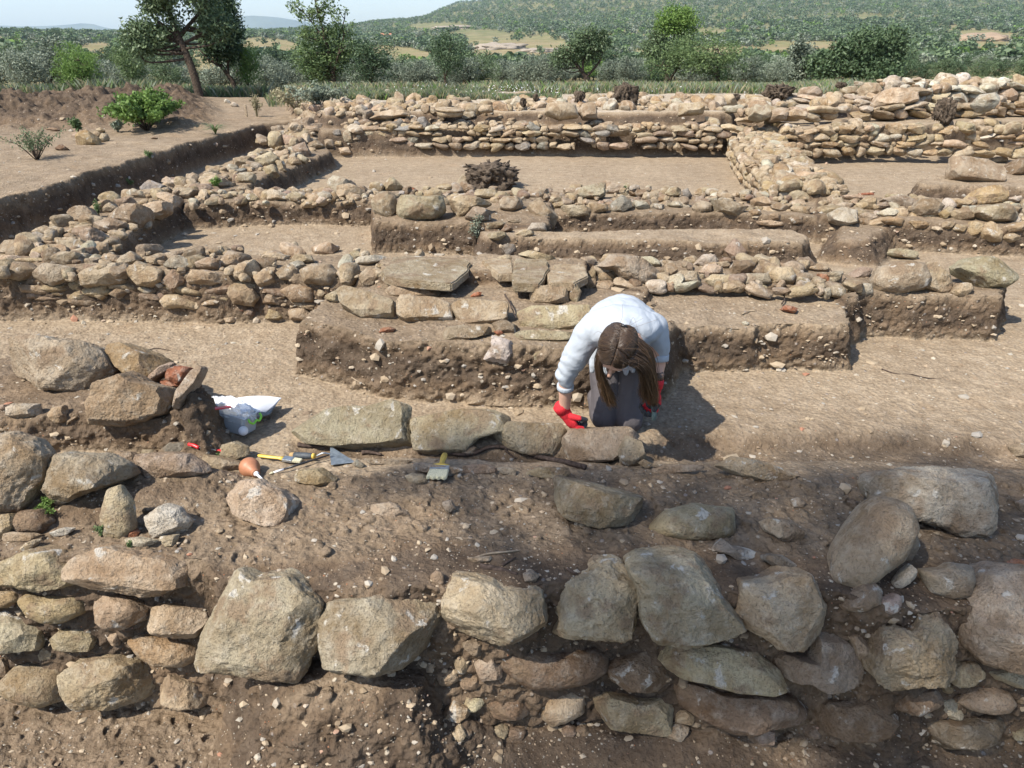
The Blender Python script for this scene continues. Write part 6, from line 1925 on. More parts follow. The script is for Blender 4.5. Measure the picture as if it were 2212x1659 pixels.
def shaped(u, vb, y, trunk_uv, ell_uv, depth=.75, **kw):
    """tree described in drawing units: trunk polylines and crown ellipses, given real depth"""
    base = np.array([(u - 1106) / 1806.0 * y, y, up_z(vb, y)])
    s = px(y)
    # ground level under the tree
    def P3(q, dy=0): return np.array([(q[0] - u) * s, dy, up_z(q[1], y) - base[2]])
    tr = [[P3(q, (q[2] if len(q) > 2 else 0)) for q in t] for t in trunk_uv]
    tr[0][0][2] -= .4
    el = []
    for e in ell_uv:
        c = P3(e[:2], e[4] if len(e) > 4 else 0)
        el.append((c[0], c[1], c[2], e[2] * s, e[2] * s * depth, e[3] * s))
    return base, make_tree(trunk=tr, ells=el, **kw)

# the big tree and its neighbour, upper left
b, p = shaped(412, 207, 20.0, [[(412, 209), (405, 165), (392, 105), (380, 60), (372, 10), (360, -60)], [(390, 100), (372, 70), (340, 40), (310, 10, .5)], [(385, 80), (415, 40, .3), (450, 0, .4)]],
              [(385, -50, 100, 55), (340, -5, 62, 32), (430, 5, 70, 50), (318, 78, 52, 34), (400, 55, 40, 28), (465, 45, 40, 45), (330, 120, 44, 14, -.3), (290, 0, 38, 14)],
              seed=3, nclump=520, per=34, lsize=.088, clump_r=.25, trunk_r=.115, nbranch=100, thin=1.4)
tree_obj(b, p, M['leaf_oak'], 'tallest broad tree with a bare trunk rising behind the spoil heap', group='trees standing beyond the dig')
b, p = shaped(495, 210, 21.5, [[(497, 212), (490, 185), (478, 160), (462, 130), (450, 100), (440, 60)], [(480, 165), (484, 130), (490, 90), (488, 40, .3)], [(470, 145), (452, 130, -.2), (430, 105, -.2)]],
              [(485, 20, 36, 45), (490, 80, 32, 42), (455, 60, 34, 50), (500, 50, 22, 50), (460, 120, 30, 18), (505, 120, 14, 16)],
              seed=4, nclump=300, per=30, lsize=.085, clump_r=.24, trunk_r=.075, nbranch=60, thin=1.6)
tree_obj(b, p, M['leaf_dark'], 'slender leaning tree just right of the tallest tree', group='trees standing beyond the dig')
b, p = shaped(714, 200, 21.0, [[(716, 202), (713, 170), (708, 120), (700, 70), (690, 20), (686, -20)], [(709, 130), (725, 90, .2), (742, 40, .3)], [(712, 160), (730, 120, -.2), (738, 90)], [(702, 90), (680, 60, .2), (660, 25)]],
              [(690, 0, 40, 40), (665, 20, 38, 25), (735, 60, 30, 45), (745, 110, 24, 30), (680, 75, 40, 32), (665, 125, 32, 26), (720, 120, 28, 28), (690, 165, 36, 22)],
              seed=5, nclump=190, per=26, lsize=.07, clump_r=.18, trunk_r=.055, nbranch=90, thin=2.2)
tree_obj(b, p, M['leaf_green'], 'airy light green tree with a thin trunk, left of the brown field', group='trees standing beyond the dig')
b, p = shaped(1275, 190, 27.0, [[(1277, 192), (1270, 172), (1258, 152), (1240, 130), (1225, 112)], [(1268, 168), (1285, 150), (1300, 128), (1305, 105)], [(1262, 158), (1262, 130), (1268, 100)]],
              [(1270, 92, 44, 24), (1245, 115, 38, 24), (1300, 110, 36, 28), (1215, 125, 28, 20), (1290, 75, 26, 14), (1325, 128, 18, 14)],
              seed=6, nclump=240, per=30, lsize=.085, clump_r=.26, trunk_r=.095, nbranch=60, thin=1.2)
tree_obj(b, p, M['leaf_oak'], 'spreading tree with a forked trunk in the middle of the meadow edge', group='trees standing beyond the dig')
b, p = shaped(1447, 186, 27.0, [[(1447, 188), (1447, 165), (1445, 140), (1450, 110), (1458, 70), (1462, 35)], [(1446, 150), (1430, 125), (1415, 100)], [(1447, 145), (1470, 115), (1480, 80)]],
              [(1430, 105, 36, 30), (1470, 95, 34, 32), (1405, 110, 20, 18), (1425, 75, 26, 20)],
              seed=7, nclump=170, per=30, lsize=.085, clump_r=.25, trunk_r=.07, nbranch=60, thin=1.3)
r7 = tree_obj(b, p, M['leaf_oak'], 'taller tree right of the forked one, its top a brighter green', group='trees standing beyond the dig')
b2, p2 = shaped(1447, 186, 27.0, [[(1450, 110), (1458, 70), (1462, 35)]], [(1455, 40, 42, 24), (1480, 50, 28, 30), (1440, 60, 26, 18)], seed=8, nclump=150, per=32, lsize=.085, clump_r=.26, trunk_r=.03, nbranch=20)
me = meshnp('crown_top', *p2[1]); me.materials.append(M['leaf_bright']); o = bpy.data.objects.new('crown_top', me); COL.objects.link(o); o.parent = r7
b, p = shaped(1733, 185, 34.0, [[(1733, 186), (1731, 150), (1733, 110), (1732, 85)]],
              [(1732, 95, 16, 22), (1733, 130, 22, 26), (1738, 160, 26, 20), (1745, 115, 16, 22)], seed=9, nclump=150, per=32, lsize=.13, clump_r=.32, trunk_r=.07, nbranch=20)
tree_obj(b, p, M['leaf_olive'], 'narrow pale silvery tree at the right of the meadow', group='trees standing beyond the dig')
b, p = shaped(1880, 190, 33.0, [[(1878, 192), (1878, 160), (1882, 120), (1890, 90)]],
              [(1885, 95, 50, 34), (1915, 115, 46, 40), (1850, 130, 44, 34), (1935, 90, 28, 28), (1900, 150, 60, 28), (1825, 125, 30, 34), (1790, 145, 34, 30)],
              seed=10, nclump=560, per=34, lsize=.13, clump_r=.36, trunk_r=.12, nbranch=40, hollow=.5)
tree_obj(b, p, M['leaf_dark'], 'big dense round-topped dark tree at the right', group='trees standing beyond the dig')

# olive trees and bushes behind the meadow: five shapes, shared
def olive_shape(seed, n=150, per=34, lsize=.12, cr=.34, asp=2.6):
    rs = np.random.RandomState(seed)
    el = [(rs.uniform(-.7, .7), rs.uniform(-.5, .5), rs.uniform(1.4, 2.1), rs.uniform(.7, 1.1), rs.uniform(.7, 1.0), rs.uniform(.6, .95)) for k in range(5)]
    tr = [[(0, 0, -.5), (.05, 0, .5), (e[0] * .6, e[1] * .6, 1.2), (e[0], e[1], e[2])] for e in el[:3]]
    return make_tree(seed, tr, el, n, per, lsize, cr, .09, asp, 18, hollow=.45)
OL = []
for k in range(5):
    (tv, tf), (lv, lf) = olive_shape(40 + k)
    OL.append((mesh('trunk', tv, tf), lv, lf))
    OL[-1][0].materials.append(M['bark'])
CM = {}
def bushy(u, vtop, vbase, y, matname, k, label, group, wide=1.0, name='olive_tree', cat='olive tree'):
    """one of the shared shapes, scaled to the height it has in the picture"""
    base = stand(u, vbase, y)
    top = up_z(vtop, y)
    s = max(.5, (top - base[2]) / 2.75)
    r = empty(name, base, label, cat, group)
    tm, lv, lf = OL[k % 5]
    key = (k % 5, matname)
    if key not in CM:
        me = meshnp('crown', lv, lf); me.materials.append(M[matname]); CM[key] = me
    for nm, me in (('trunk', tm), ('crown', CM[key])):
        o = bpy.data.objects.new(nm, me); COL.objects.link(o); o.parent = r
    r.scale = (s * wide, s * wide, s)
    r.rotation_euler = (0, 0, (k * 2.39) % 6.28)
    return r
OG = 'olive trees behind the meadow'
rs = np.random.RandomState(77)
row = [  # u, top, distance, leaf, label
 (-60, 90, 27, 'leaf_olive'), (20, 100, 27, 'leaf_oak'), (78, 78, 26, 'leaf_olive'), (125, 105, 30, 'leaf_olive'), (160, 120, 26, 'leaf_olive'), (30, 150, 24, 'leaf_olive'),
 (205, 128, 34, 'leaf_olive'), (245, 140, 30, 'leaf_olive'), (290, 130, 34, 'leaf_olive'), (335, 132, 32, 'leaf_oak'), (372, 138, 34, 'leaf_olive'), (430, 150, 40, 'leaf_dark'),
 (455, 168, 30, 'leaf_olive'), (520, 132, 30, 'leaf_olive'), (556, 140, 28, 'leaf_olive'), (600, 145, 30, 'leaf_olive'), (632, 140, 32, 'leaf_olive'), (672, 150, 30, 'leaf_olive'),
 (740, 142, 30, 'leaf_olive'), (780, 150, 28, 'leaf_olive'), (815, 152, 30, 'leaf_olive'), (858, 146, 32, 'leaf_olive'), (895, 140, 30, 'leaf_olive'), (935, 145, 30, 'leaf_olive'),
 (970, 138, 32, 'leaf_olive'), (1010, 135, 29, 'leaf_olive'), (1050, 132, 30, 'leaf_oak'), (1090, 142, 32, 'leaf_olive'), (1130, 148, 30, 'leaf_olive'), (1170, 152, 30, 'leaf_olive'),
 (1215, 156, 31, 'leaf_olive'), (1330, 152, 33, 'leaf_olive'), (1370, 158, 31, 'leaf_olive'), (1410, 160, 33, 'leaf_dark'), (1500, 150, 31, 'leaf_olive'), (1535, 155, 33, 'leaf_olive'),
 (1565, 118, 40, 'leaf_dark'), (1600, 112, 40, 'leaf_oak'), (1640, 125, 38, 'leaf_dark'), (1665, 118, 42, 'leaf_dark'), (1690, 128, 38, 'leaf_oak'), (1620, 150, 32, 'leaf_olive'),
 (1770, 118, 40, 'leaf_oak'), (1680, 155, 33, 'leaf_olive'), (1975, 138, 38, 'leaf_dark'), (2010, 132, 42, 'leaf_dark'), (2050, 140, 40, 'leaf_oak'), (2090, 136, 42, 'leaf_dark'),
 (2135, 142, 40, 'leaf_oak'), (2180, 138, 42, 'leaf_dark'), (2230, 140, 40, 'leaf_oak'), (2280, 135, 42, 'leaf_oak')] + [(-120 - 55 * k, 100 + 12 * (k % 3), 27 + (k * 7) % 6, 'leaf_olive') for k in range(7)]
for k, (u, vt, y, lf_) in enumerate(row):
    kind = {'leaf_olive': 'silvery olive tree of the band behind the meadow', 'leaf_oak': 'dull green oak of the band behind the meadow', 'leaf_dark': 'dark green bushy oak of the band behind the meadow'}[lf_]
    nm = 'olive_tree' if lf_ == 'leaf_olive' else 'oak_tree'
    bushy(u, vt, 215, y, lf_, k, kind, OG if lf_ == 'leaf_olive' else ('dull green oaks behind the meadow' if lf_ == 'leaf_oak' else 'dark green oaks behind the meadow'),
          1.05 + .35 * rs.rand(), nm, nm.replace('_', ' '))
for k, (u, vt, y, w, lab) in enumerate([(142, 150, 23.5, .9, 'bright green leafy shrub left of the tallest tree'), (165, 178, 22.8, .9, 'low bright green shrub at the foot of the leafy shrub'), (265, 186, 22.5, .8, 'small green shrub behind the top of the spoil heap'),
        (520, 196, 21.8, .7, 'little bright shrub right of the slender leaning tree'), (680, 192, 21.5, 1.6, 'pale weedy bush in front of the airy light green tree'), (1455, 192, 22.5, 1.1, 'yellowish bush at the far edge of the stones'),
        (1560, 196, 21.5, 1.4, 'low green shrub left of the spiky upturned stump'), (960, 205, 20.5, .9, 'dark low shrub at the left of the daisy meadow'), (795, 204, 21, 1.3, 'dark green low bush near the back terrace left end')]):
    bushy(u, vt, 225, y, 'leaf_bright' if k in (0, 1, 3) else ('leaf_dark' if k in (7, 8) else 'leaf_green'), k + 2, lab, None, w, 'shrub', 'shrub')

# far trees over the hills: individuals first, the rest as one wood
CLEAR = [(575, 118, 68, 22), (205, 118, 40, 14), (60, 100, 30, 8), (850, 140, 78, 24), (1090, 100, 75, 14), (1035, 78, 60, 8), (1180, 95, 40, 12), (1180, 125, 90, 20), (1560, 140, 60, 12), (1530, 75, 40, 8), (2080, 170, 150, 9), (2130, 90, 55, 15), (2160, 118, 50, 10), (1310, 150, 60, 10), (440, 150, 60, 18), (950, 60, 60, 6)]
def blob_tree(seed, n=80, per=34, lsize=.13):
    rs = np.random.RandomState(seed)
    el = [(rs.uniform(-.25, .25), rs.uniform(-.25, .25), .58 + rs.uniform(-.05, .1), .48, .48, .36), (rs.uniform(-.3, .3), 0, .5, .4, .4, .3)]
    cl = crown_clumps(el, n, seed, .55)
    lv, lf = leaves(cl, np.full(len(cl), .12), per, lsize * .45, seed, 1.5, up=.5)
    tv, tf = tube([(0, 0, -.2), (.02, 0, .2), (0, 0, .5)], [.06, .045, .02], 5)
    return lv, lf, np.array(tv), tf
FT = [blob_tree(200 + k) for k in range(6)]
FTM = {}
fmats = ['leaf_oak', 'leaf_dark', 'leaf_olive', 'leaf_oak', 'leaf_dark', 'leaf_olive', 'leaf_olive', 'leaf_bright']
def far_points():
    rs = np.random.RandomState(12)
    N = 200000
    u = rs.uniform(-750, 2950, N); y = 170 * (3400 / 170.0) ** (rs.rand(N) ** .8)
    x = (u - 1106) / 1806 * y
    z = farz(x, y)
    a = np.arctan2(HC - z, y); v = 829.5 - FD * np.tan(PITCH - a)
    dens = .08 + 1.5 * fbm2(x / 60 + 9, y / 110, 1, 3, 90) * (1 - .6 * smooth((y - 700) / 600)) + .60 * smooth((y - 700) / 700)
    keep = rs.rand(N) < dens
    for (cu, cv, ru, rv) in CLEAR:
        keep &= ~((((u - cu) / (ru * 1.15)) ** 2 + ((v - cv) / (rv * 1.6)) ** 2 < 1) & (rs.rand(N) < .98))
    keep &= v > -60
    return x[keep], y[keep], z[keep], u[keep], v[keep], rs
X_, Y_, Z_, U_, V_, rs = far_points()
# thin out: spacing about a crown width
order = np.argsort(Y_); X_, Y_, Z_, U_, V_ = (q[order] for q in (X_, Y_, Z_, U_, V_))
hgt = rs.uniform(1.6, 6.4, len(X_)) * (1 + .5 * smooth((Y_ - 300) / 900))
cell = {}
ok = np.zeros(len(X_), bool)
for k in range(len(X_)):
    g_ = 4.0 if Y_[k] < 900 else 6.5
    c = (int(X_[k] // g_), int(Y_[k] // g_))
    if c in cell: continue
    cell[c] = 1; ok[k] = True
X_, Y_, Z_, U_, V_, hgt = (q[ok] for q in (X_, Y_, Z_, U_, V_, hgt))
nind = 240
cnt = 0
bulk = {m_: [] for m_ in set(fmats)}
for k in range(len(X_)):
    mt = fmats[rs.randint(len(fmats))]
    if mt == 'leaf_bright' and rs.rand() < .6: mt = 'leaf_oak'
    s = hgt[k] * (.8 if mt == 'leaf_olive' else 1.0); kk = rs.randint(6); an = rs.uniform(0, 6.28)
    if cnt < nind and -20 < U_[k] < 2240:
        key = (kk, mt)
        if key not in FTM:
            lv, lf, tv, tf = FT[kk]
            me = bpy.data.meshes.new('far_tree')
            nl = len(lv)
            me.from_pydata([tuple(map(float, q)) for q in np.vstack([lv, tv])], [], [tuple(map(int, q)) for q in lf] + [tuple(int(i) + nl for i in q) for q in tf])
            me.materials.append(M[mt]); me.materials.append(M['bark'])
            mi = np.zeros(len(me.polygons), np.int32); mi[len(lf):] = 1; me.polygons.foreach_set('material_index', mi)
            FTM[key] = me
        o = bpy.data.objects.new('hillside_tree', FTM[key]); COL.objects.link(o)
        o.location = (X_[k], Y_[k], Z_[k]); o.rotation_euler = (0, 0, an); o.scale = (s * 1.15, s * 1.15, s)
        kd = {'leaf_olive': 'grey-green olive', 'leaf_oak': 'dull green tree', 'leaf_dark': 'dark green tree', 'leaf_bright': 'bright green tree'}[mt]
        tag(o, kd + ' scattered over the slopes behind the meadow', 'tree', kd + 's on the slopes')
        cnt += 1
    else:
        bulk[mt].append((X_[k], Y_[k], Z_[k], s, kk, an))
LITE = []
for k in range(6):
    r2 = np.random.RandomState(300 + k)
    cl = crown_clumps([(0, 0, .55, .45, .45, .38)], 26, 310 + k, .6)
    LITE.append(leaves(cl, np.full(len(cl), .13), 3, .26, 320 + k, 1.3, up=.6))
VV = []; FF = []; MI = []; n = 0
names = sorted(bulk)
for mi, m_ in enumerate(names):
    for (x, y, z, s, kk, an) in bulk[m_]:
        lv, lf = LITE[kk]
        if y > 1200: lv = lv.reshape(-1, 4, 3)[::2].reshape(-1, 3); lf = lf[:len(lv) // 4]
        c, s_ = math.cos(an) * s * 1.15, math.sin(an) * s * 1.15
        VV.append(np.stack([lv[:, 0] * c - lv[:, 1] * s_ + x, lv[:, 0] * s_ + lv[:, 1] * c + y, lv[:, 2] * s + z], 1))
        FF.append(lf + n); n += len(lv); MI.append(np.full(len(lf), mi, np.int32))
me = meshnp('far_woodland', np.concatenate(VV), np.concatenate(FF))
for m_ in names: me.materials.append(M[m_])
me.polygons.foreach_set('material_index', np.concatenate(MI))
tag(link('far_woodland', me), kind='stuff')
print('far trees', len(X_), 'bulk faces', sum(len(q) for q in FF))

# two umbrella pines on the left skyline, yellow broom
for u, vt, lab in ((345, 55, 'left of two dark pines on the left skyline'), (378, 54, 'right of two dark pines on the left skyline'), (120, 60, 'lone small pine on the left skyline')):
    y = 600.0; base = stand(u, 70, y); kk = 1
    top = up_z(vt, y)
    me = FTM.get((kk, 'leaf_dark'))
    if me is None:
        lv, lf, tv, tf = FT[kk]; me = meshnp('far_tree', lv, lf); me.materials.append(M['leaf_dark'])
    o = bpy.data.objects.new('pine_tree', me); COL.objects.link(o); o.location = base; s = max(5, top - base[2]) ; o.scale = (s * .8, s * .8, s)
    tag(o, lab, 'pine tree')
for k, (u, v, y) in enumerate(((362, 92, 210), (385, 88, 215), (200, 118, 200), (1190, 98, 420), (1245, 92, 430))):
    if k < 3:
        lab = ('yellow-flowering broom on the left slope, between dark oaks', 'second clump of yellow broom, right of the first', 'small yellowish bush on the left slope')[k]
        mt = 'leaf_yellow'
    else:
        lab = ('lime green bush among the pale rocks, left one', 'lime green bush among the pale rocks, right one')[k - 3]; mt = 'leaf_bright'
    base = stand(u - (150 if k < 2 else 0), v, y)
    lv, lf, tv, tf = FT[k]
    me = meshnp('bush', lv, lf); me.materials.append(M[mt]); o = bpy.data.objects.new('bush', me); COL.objects.link(o); o.location = base; o.scale = (5, 4, 3.5)
    tag(o, lab, 'bush')

# rock outcrops on the slopes
for k, (u, v, w, h, lab) in enumerate(((1085, 105, 60, 14, 'pale bare rock outcrop on the middle slope'), (1165, 112, 45, 10, 'pale rock outcrop right of the largest one, middle slope'), (2120, 88, 60, 18, 'big brownish bare rock knoll at the right'), (2195, 108, 40, 12, 'lower brownish rock at the right edge of the slope'), (990, 62, 55, 7, 'thin pale rocky patch under the hill on the left'))):
    # find the ground point
    ys = 60 * 1.01 ** np.arange(360); xs_ = (u - 1106) / 1806 * ys; zz = farz(xs_, ys)
    vv = 829.5 - FD * np.tan(PITCH - np.arctan2(HC - zz, ys)); i = int(np.argmax(vv < v)) or 200
    y = ys[i]; s = px(y)
    v_, f_ = ico(4)
    p = v_ * np.array([w * s, w * s * .8, h * s * .75]); p = p * (1 + fbm(v_ * 2, 1.5, 3, k) * .5)[:, None]
    o = link('rock_outcrop', mesh('rock_outcrop', p + np.array([xs_[i], y, zz[i]]), f_), M['stonef']); o.color = (*((.33, .30, .26) if k != 2 and k != 3 else (.33, .25, .18)), 1)
    tag(o, lab, 'rock outcrop')
# farmhouse
b = stand(842, 56, 1100); 
r = empty('farmhouse', b, 'tiny white house with a red roof on the distant ridge', 'house')
fr = (b, np.array([1., 0, 0]), np.array([0, 1., 0]), np.array([0, 0, 1.]), 1)
plate('wall', fr, [(-11, -3), (11, -3), (11, 3), (-11, 3)], -3, 4.2, M['whiteplastic'], r, 0)
bm = bmesh.new(); V = [bm.verts.new((b[0] + x, b[1] + y, b[2] + z)) for x, y, z in ((-12, -4, 4.1), (12, -4, 4.1), (12, 4, 4.1), (-12, 4, 4.1), (-12, 0, 6.6), (12, 0, 6.6))]
for q in ((0, 1, 5, 4), (2, 3, 4, 5), (0, 4, 3), (1, 2, 5), (3, 2, 1, 0)): bm.faces.new([V[i] for i in q])
me = bpy.data.meshes.new('roof'); bm.to_mesh(me); bm.free(); link('roof', me, M['rubber'], r)

# meadow grass: one mass, with daisies
def grass(n, seed, region, hgt, name, mats, mixp, width=.012):
    rs = np.random.RandomState(seed)
    u = rs.uniform(region[0], region[1], n); y = rs.uniform(region[2], region[3], n)
    x = (u - 1106) / 1806 * y
    z = np.where(y > 29, farz(x, y), H(x, y))
    dens = fbm2(x, y, .8, 2, seed) + (region[4](u, y) if len(region) > 4 else 0)
    k = dens > -.25
    x, y, z, u = x[k], y[k], z[k], u[k]; n = len(x)
    h = hgt * rs.uniform(.4, 1.4, n) * (1 + .5 * fbm2(x, y, .5, 2, seed + 1)); a = rs.uniform(0, 6.28, n); lean = rs.normal(size=(n, 2)) * .35 * h[:, None]
    w = width * rs.uniform(.6, 1.5, n)
    p0 = np.stack([x - np.cos(a) * w, y - np.sin(a) * w, z - .03], 1); p1 = np.stack([x + np.cos(a) * w, y + np.sin(a) * w, z - .03], 1)
    m1 = np.stack([x + np.cos(a) * w * .7 + lean[:, 0] * .4, y + np.sin(a) * w * .7 + lean[:, 1] * .4, z + h * .6], 1)
    t = np.stack([x + lean[:, 0], y + lean[:, 1], z + h], 1)
    v = np.stack([p0, p1, m1, t], 1).reshape(-1, 3)
    me = meshnp(name, v, np.arange(n * 4).reshape(n, 4))
    for q in mats: me.materials.append(M[q])
    me.polygons.foreach_set('material_index', rs.choice(len(mats), n, p=mixp).astype(np.int32))
    o = link(name, me); tag(o, kind='stuff')
grass(200000, 5, (560, 2400, 17.0, 30), .13, 'grass', ['leaf_green', 'leaf_dry', 'leaf_olive', 'leaf_bright'], [.26, .36, .28, .10], .007)
grass(60000, 7, (640, 1290, 15.3, 17.6), .10, 'meadow_grass', ['leaf_green', 'leaf_dry', 'leaf_olive', 'leaf_bright'], [.30, .34, .26, .10], .005)
grass(50000, 6, (-200, 560, 20.6, 30), .28, 'grass', ['leaf_green', 'leaf_dry', 'leaf_olive'], [.4, .3, .3], .008)
rs = np.random.RandomState(9)
n = 500
u = np.concatenate([rs.uniform(830, 1230, n), rs.uniform(1230, 1700, n // 4)]); y = rs.uniform(15.6, 20.5, len(u)); x = (u - 1106) / 1806 * y; z = H(x, y) + rs.uniform(.06, .15, len(u))
k = fbm2(x, y, 1.4, 2, 8) > -.3; x, y, z = x[k], y[k], z[k]; n = len(x)
s = .011
a = rs.normal(size=(n, 3)) * .4 + np.array([0, -.3, 1]); a /= np.linalg.norm(a, axis=1)[:, None]; b = np.cross(a, [1, 0, 0]); b /= np.linalg.norm(b, axis=1)[:, None]; c = np.cross(a, b); P0 = np.stack([x, y, z], 1)
v = np.stack([P0 + b * s, P0 + c * s, P0 - b * s, P0 - c * s], 1).reshape(-1, 3)
tag(link('daisies', meshnp('daisies', v, np.arange(n * 4).reshape(n, 4)), M['paper']), kind='stuff')

# single plants on the dig
def plant(u, v, label, kind, h, seed, mat, name='weed', cat='plant', n=14, spread=.5, lsize=.03, wide=.6, per=10, aspect=2.2):
    P, t = hits([(u, v)]); base = P[0]
    rs = np.random.RandomState(seed)
    r = empty(name, base, label, cat)
    sh = []; cl = []
    for k in range(n):
        a = rs.uniform(0, 6.28); e = rs.uniform(.1, 1) * spread
        top = base + np.array([math.cos(a) * e * h * wide * 1.6, math.sin(a) * e * h * wide * 1.6, h * rs.uniform(.55, 1.05) * (1 - .3 * e)])
        m_ = base * .5 + top * .5 + np.array([0, 0, h * .12])
        sp = spline([base - np.array([0, 0, .02]), m_, top], 4)
        sh.append(tube(sp, np.linspace(.006, .0018, len(sp)) * max(.5, h * 2.2), 4))
        cl += [sp[i] for i in range(3, len(sp))]
    tv, tf = merged(sh); link('stem', mesh('stem', tv, tf), M['leaf_dry'] if kind == 'dry' else M['bark'], r)
    lv, lf = leaves(cl, np.full(len(cl), h * .13), per, lsize, seed, aspect)
    link('leaves', meshnp('leaves', lv, lf), M[mat], r)
plant(318, 282, 'bright green bush growing at the edge of the path, upper left', 'g', .62, 1, 'leaf_bright', 'bush', 'bush', 34, .75, .055, .85, 26, 1.6)
plant(330, 262, 'second bright clump behind the bright green bush', 'g', .45, 12, 'leaf_bright', 'bush', 'bush', 18, .7, .055, .8, 22, 1.6)
plant(80, 345, 'dry twiggy little bush with dark green base at the far left', 'g', .42, 2, 'leaf_oak', 'bush', 'bush', 22, .7, .03, .8, 7)
plant(170, 285, 'small green weed on the edge of the spoil heap', 'g', .22, 3, 'leaf_green', n=8, lsize=.05)
plant(255, 285, 'pale grey-green weed left of the bright green bush', 'g', .18, 4, 'leaf_olive', n=14, lsize=.04)
plant(555, 252, 'dry yellowish weed beside the left wooden stake', 'dry', .40, 5, 'leaf_dry', n=12, lsize=.03, spread=.4)
plant(640, 238, 'tangle of dry weeds hanging over the dark trench end', 'dry', .45, 6, 'leaf_dry', n=26, lsize=.05, spread=1.0, wide=.9)
plant(690, 232, 'green and grey weeds above the dark trench end', 'g', .45, 16, 'leaf_olive', n=26, lsize=.06, spread=1.0, wide=.9)
plant(322, 342, 'small green plant hanging on the trench edge', 'g', .10, 7, 'leaf_green', n=5, lsize=.03)
plant(215, 468, 'small yellow-green weed between stones of the slanting wall', 'g', .14, 8, 'leaf_green', n=6, lsize=.02, spread=.3)
plant(470, 408, 'bright green weed tuft among stones of the slanting wall', 'g', .13, 9, 'leaf_bright', n=8, lsize=.025)
plant(282, 405, 'tiny sprig on the slanting wall, next to the trench', 'g', .12, 19, 'leaf_green', n=4, lsize=.02)
plant(1028, 530, 'thin green weed growing up the face of the centre block', 'g', .28, 10, 'leaf_olive', n=6, lsize=.02, spread=.25)
plant(100, 1105, 'small feathery green weed under the angular blue-green boulder', 'g', .06, 11, 'leaf_bright', n=9, lsize=.012, wide=.9, spread=.9)
plant(68, 1140, 'green sprig on the brown rounded stone', 'g', .045, 13, 'leaf_bright', n=5, lsize=.01)
plant(222, 1160, 'green sprig at the left foot of the upright oval stone', 'g', .05, 14, 'leaf_green', n=5, lsize=.01)
plant(285, 1183, 'tiny green sprig on top of the long first stone of the near wall', 'g', .03, 15, 'leaf_green', n=5, lsize=.01)
plant(218, 770, 'tuft of green moss on the largest flat-faced slab', 'g', .03, 17, 'leaf_green', n=6, lsize=.012)
plant(477, 985, 'tiny green plant at the corner of the flat grey-green slab', 'g', .03, 18, 'leaf_green', n=6, lsize=.01)
plant(1350, 352 + 60, 'small green tuft beside the greenish stone in the middle row', 'g', .06, 20, 'leaf_green', n=5, lsize=.015)
# blade tuft
P, t = hits([(466, 290)]); r = empty('grass_tuft', P[0], 'long-bladed grass tuft at the trench edge, upper left', 'grass tuft')
rs = np.random.RandomState(4); V = []; F = []
for k in range(46):
    a = rs.uniform(0, 6.28); L_ = rs.uniform(.15, .33); d = np.array([math.cos(a), math.sin(a), 0]); w = np.array([-d[1], d[0], 0]) * .007
    q = [P[0] + d * L_ * s * (.3 + .9 * s) + np.array([0, 0, L_ * (1.5 * s - 1.1 * s * s)]) for s in (0, .33, .66, 1)]
    n = len(V); V += [q[0] - w, q[0] + w, q[1] + w, q[1] - w, q[2] + w * .8, q[2] - w * .8, q[3]]
    F += [(n, n + 1, n + 2, n + 3), (n + 3, n + 2, n + 4, n + 5), (n + 5, n + 4, n + 6)]
link('blades', mesh('blades', V, F), M['leaf_green'], r)

# unseen tree added behind the camera, its crown shaped to shade the near right
base = np.array([-9.6, -8.6, -.2])
def sc(x, y, z): return np.array([x, y, z]) - base
shade = []
for (gx, gy_, rx, ry) in ((-.05, 3.08, .75, .13), (.5, 2.95, .5, .15), (1.6, 3.05, .9, .2), (.75, 2.55, .85, .42), (2.0, 2.55, 1.0, .62), (3.3, 2.4, 1.1, .9), (.5, 2.1, .3, .2), (1.5, 1.9, 1.2, .4), (3.0, 1.8, 1.2, .5), (.2,1.75,.5,.2)):
    hh = 15.0; k = hh / SUN_TO.z
    q = np.array([gx, gy_, 0]) + np.array([SUN_TO.x, SUN_TO.y, SUN_TO.z]) * k
    shade.append((q[0] - base[0], q[1] - base[1], q[2] - base[2], rx, ry, .45))
parts = make_tree(60, [[(0, 0, 0), (.1, .1, 5), (.5, .8, 10.2), (1.2, 2.4, 15.0)], [(.4, .6, 9.4), (1.6, 2.2, 13), (2.6, 2.8, 15.0)], [(.5, .7, 10.0), (2.2, 1.7, 13.4), (3.8, 2.4, 15.1)]], shade, 210, 30, .09, .24, .18, nbranch=60, hollow=0)
tree_obj(base, parts, M['leaf_oak'], 'unseen tree added behind the photographer to shade the near part of the dig')

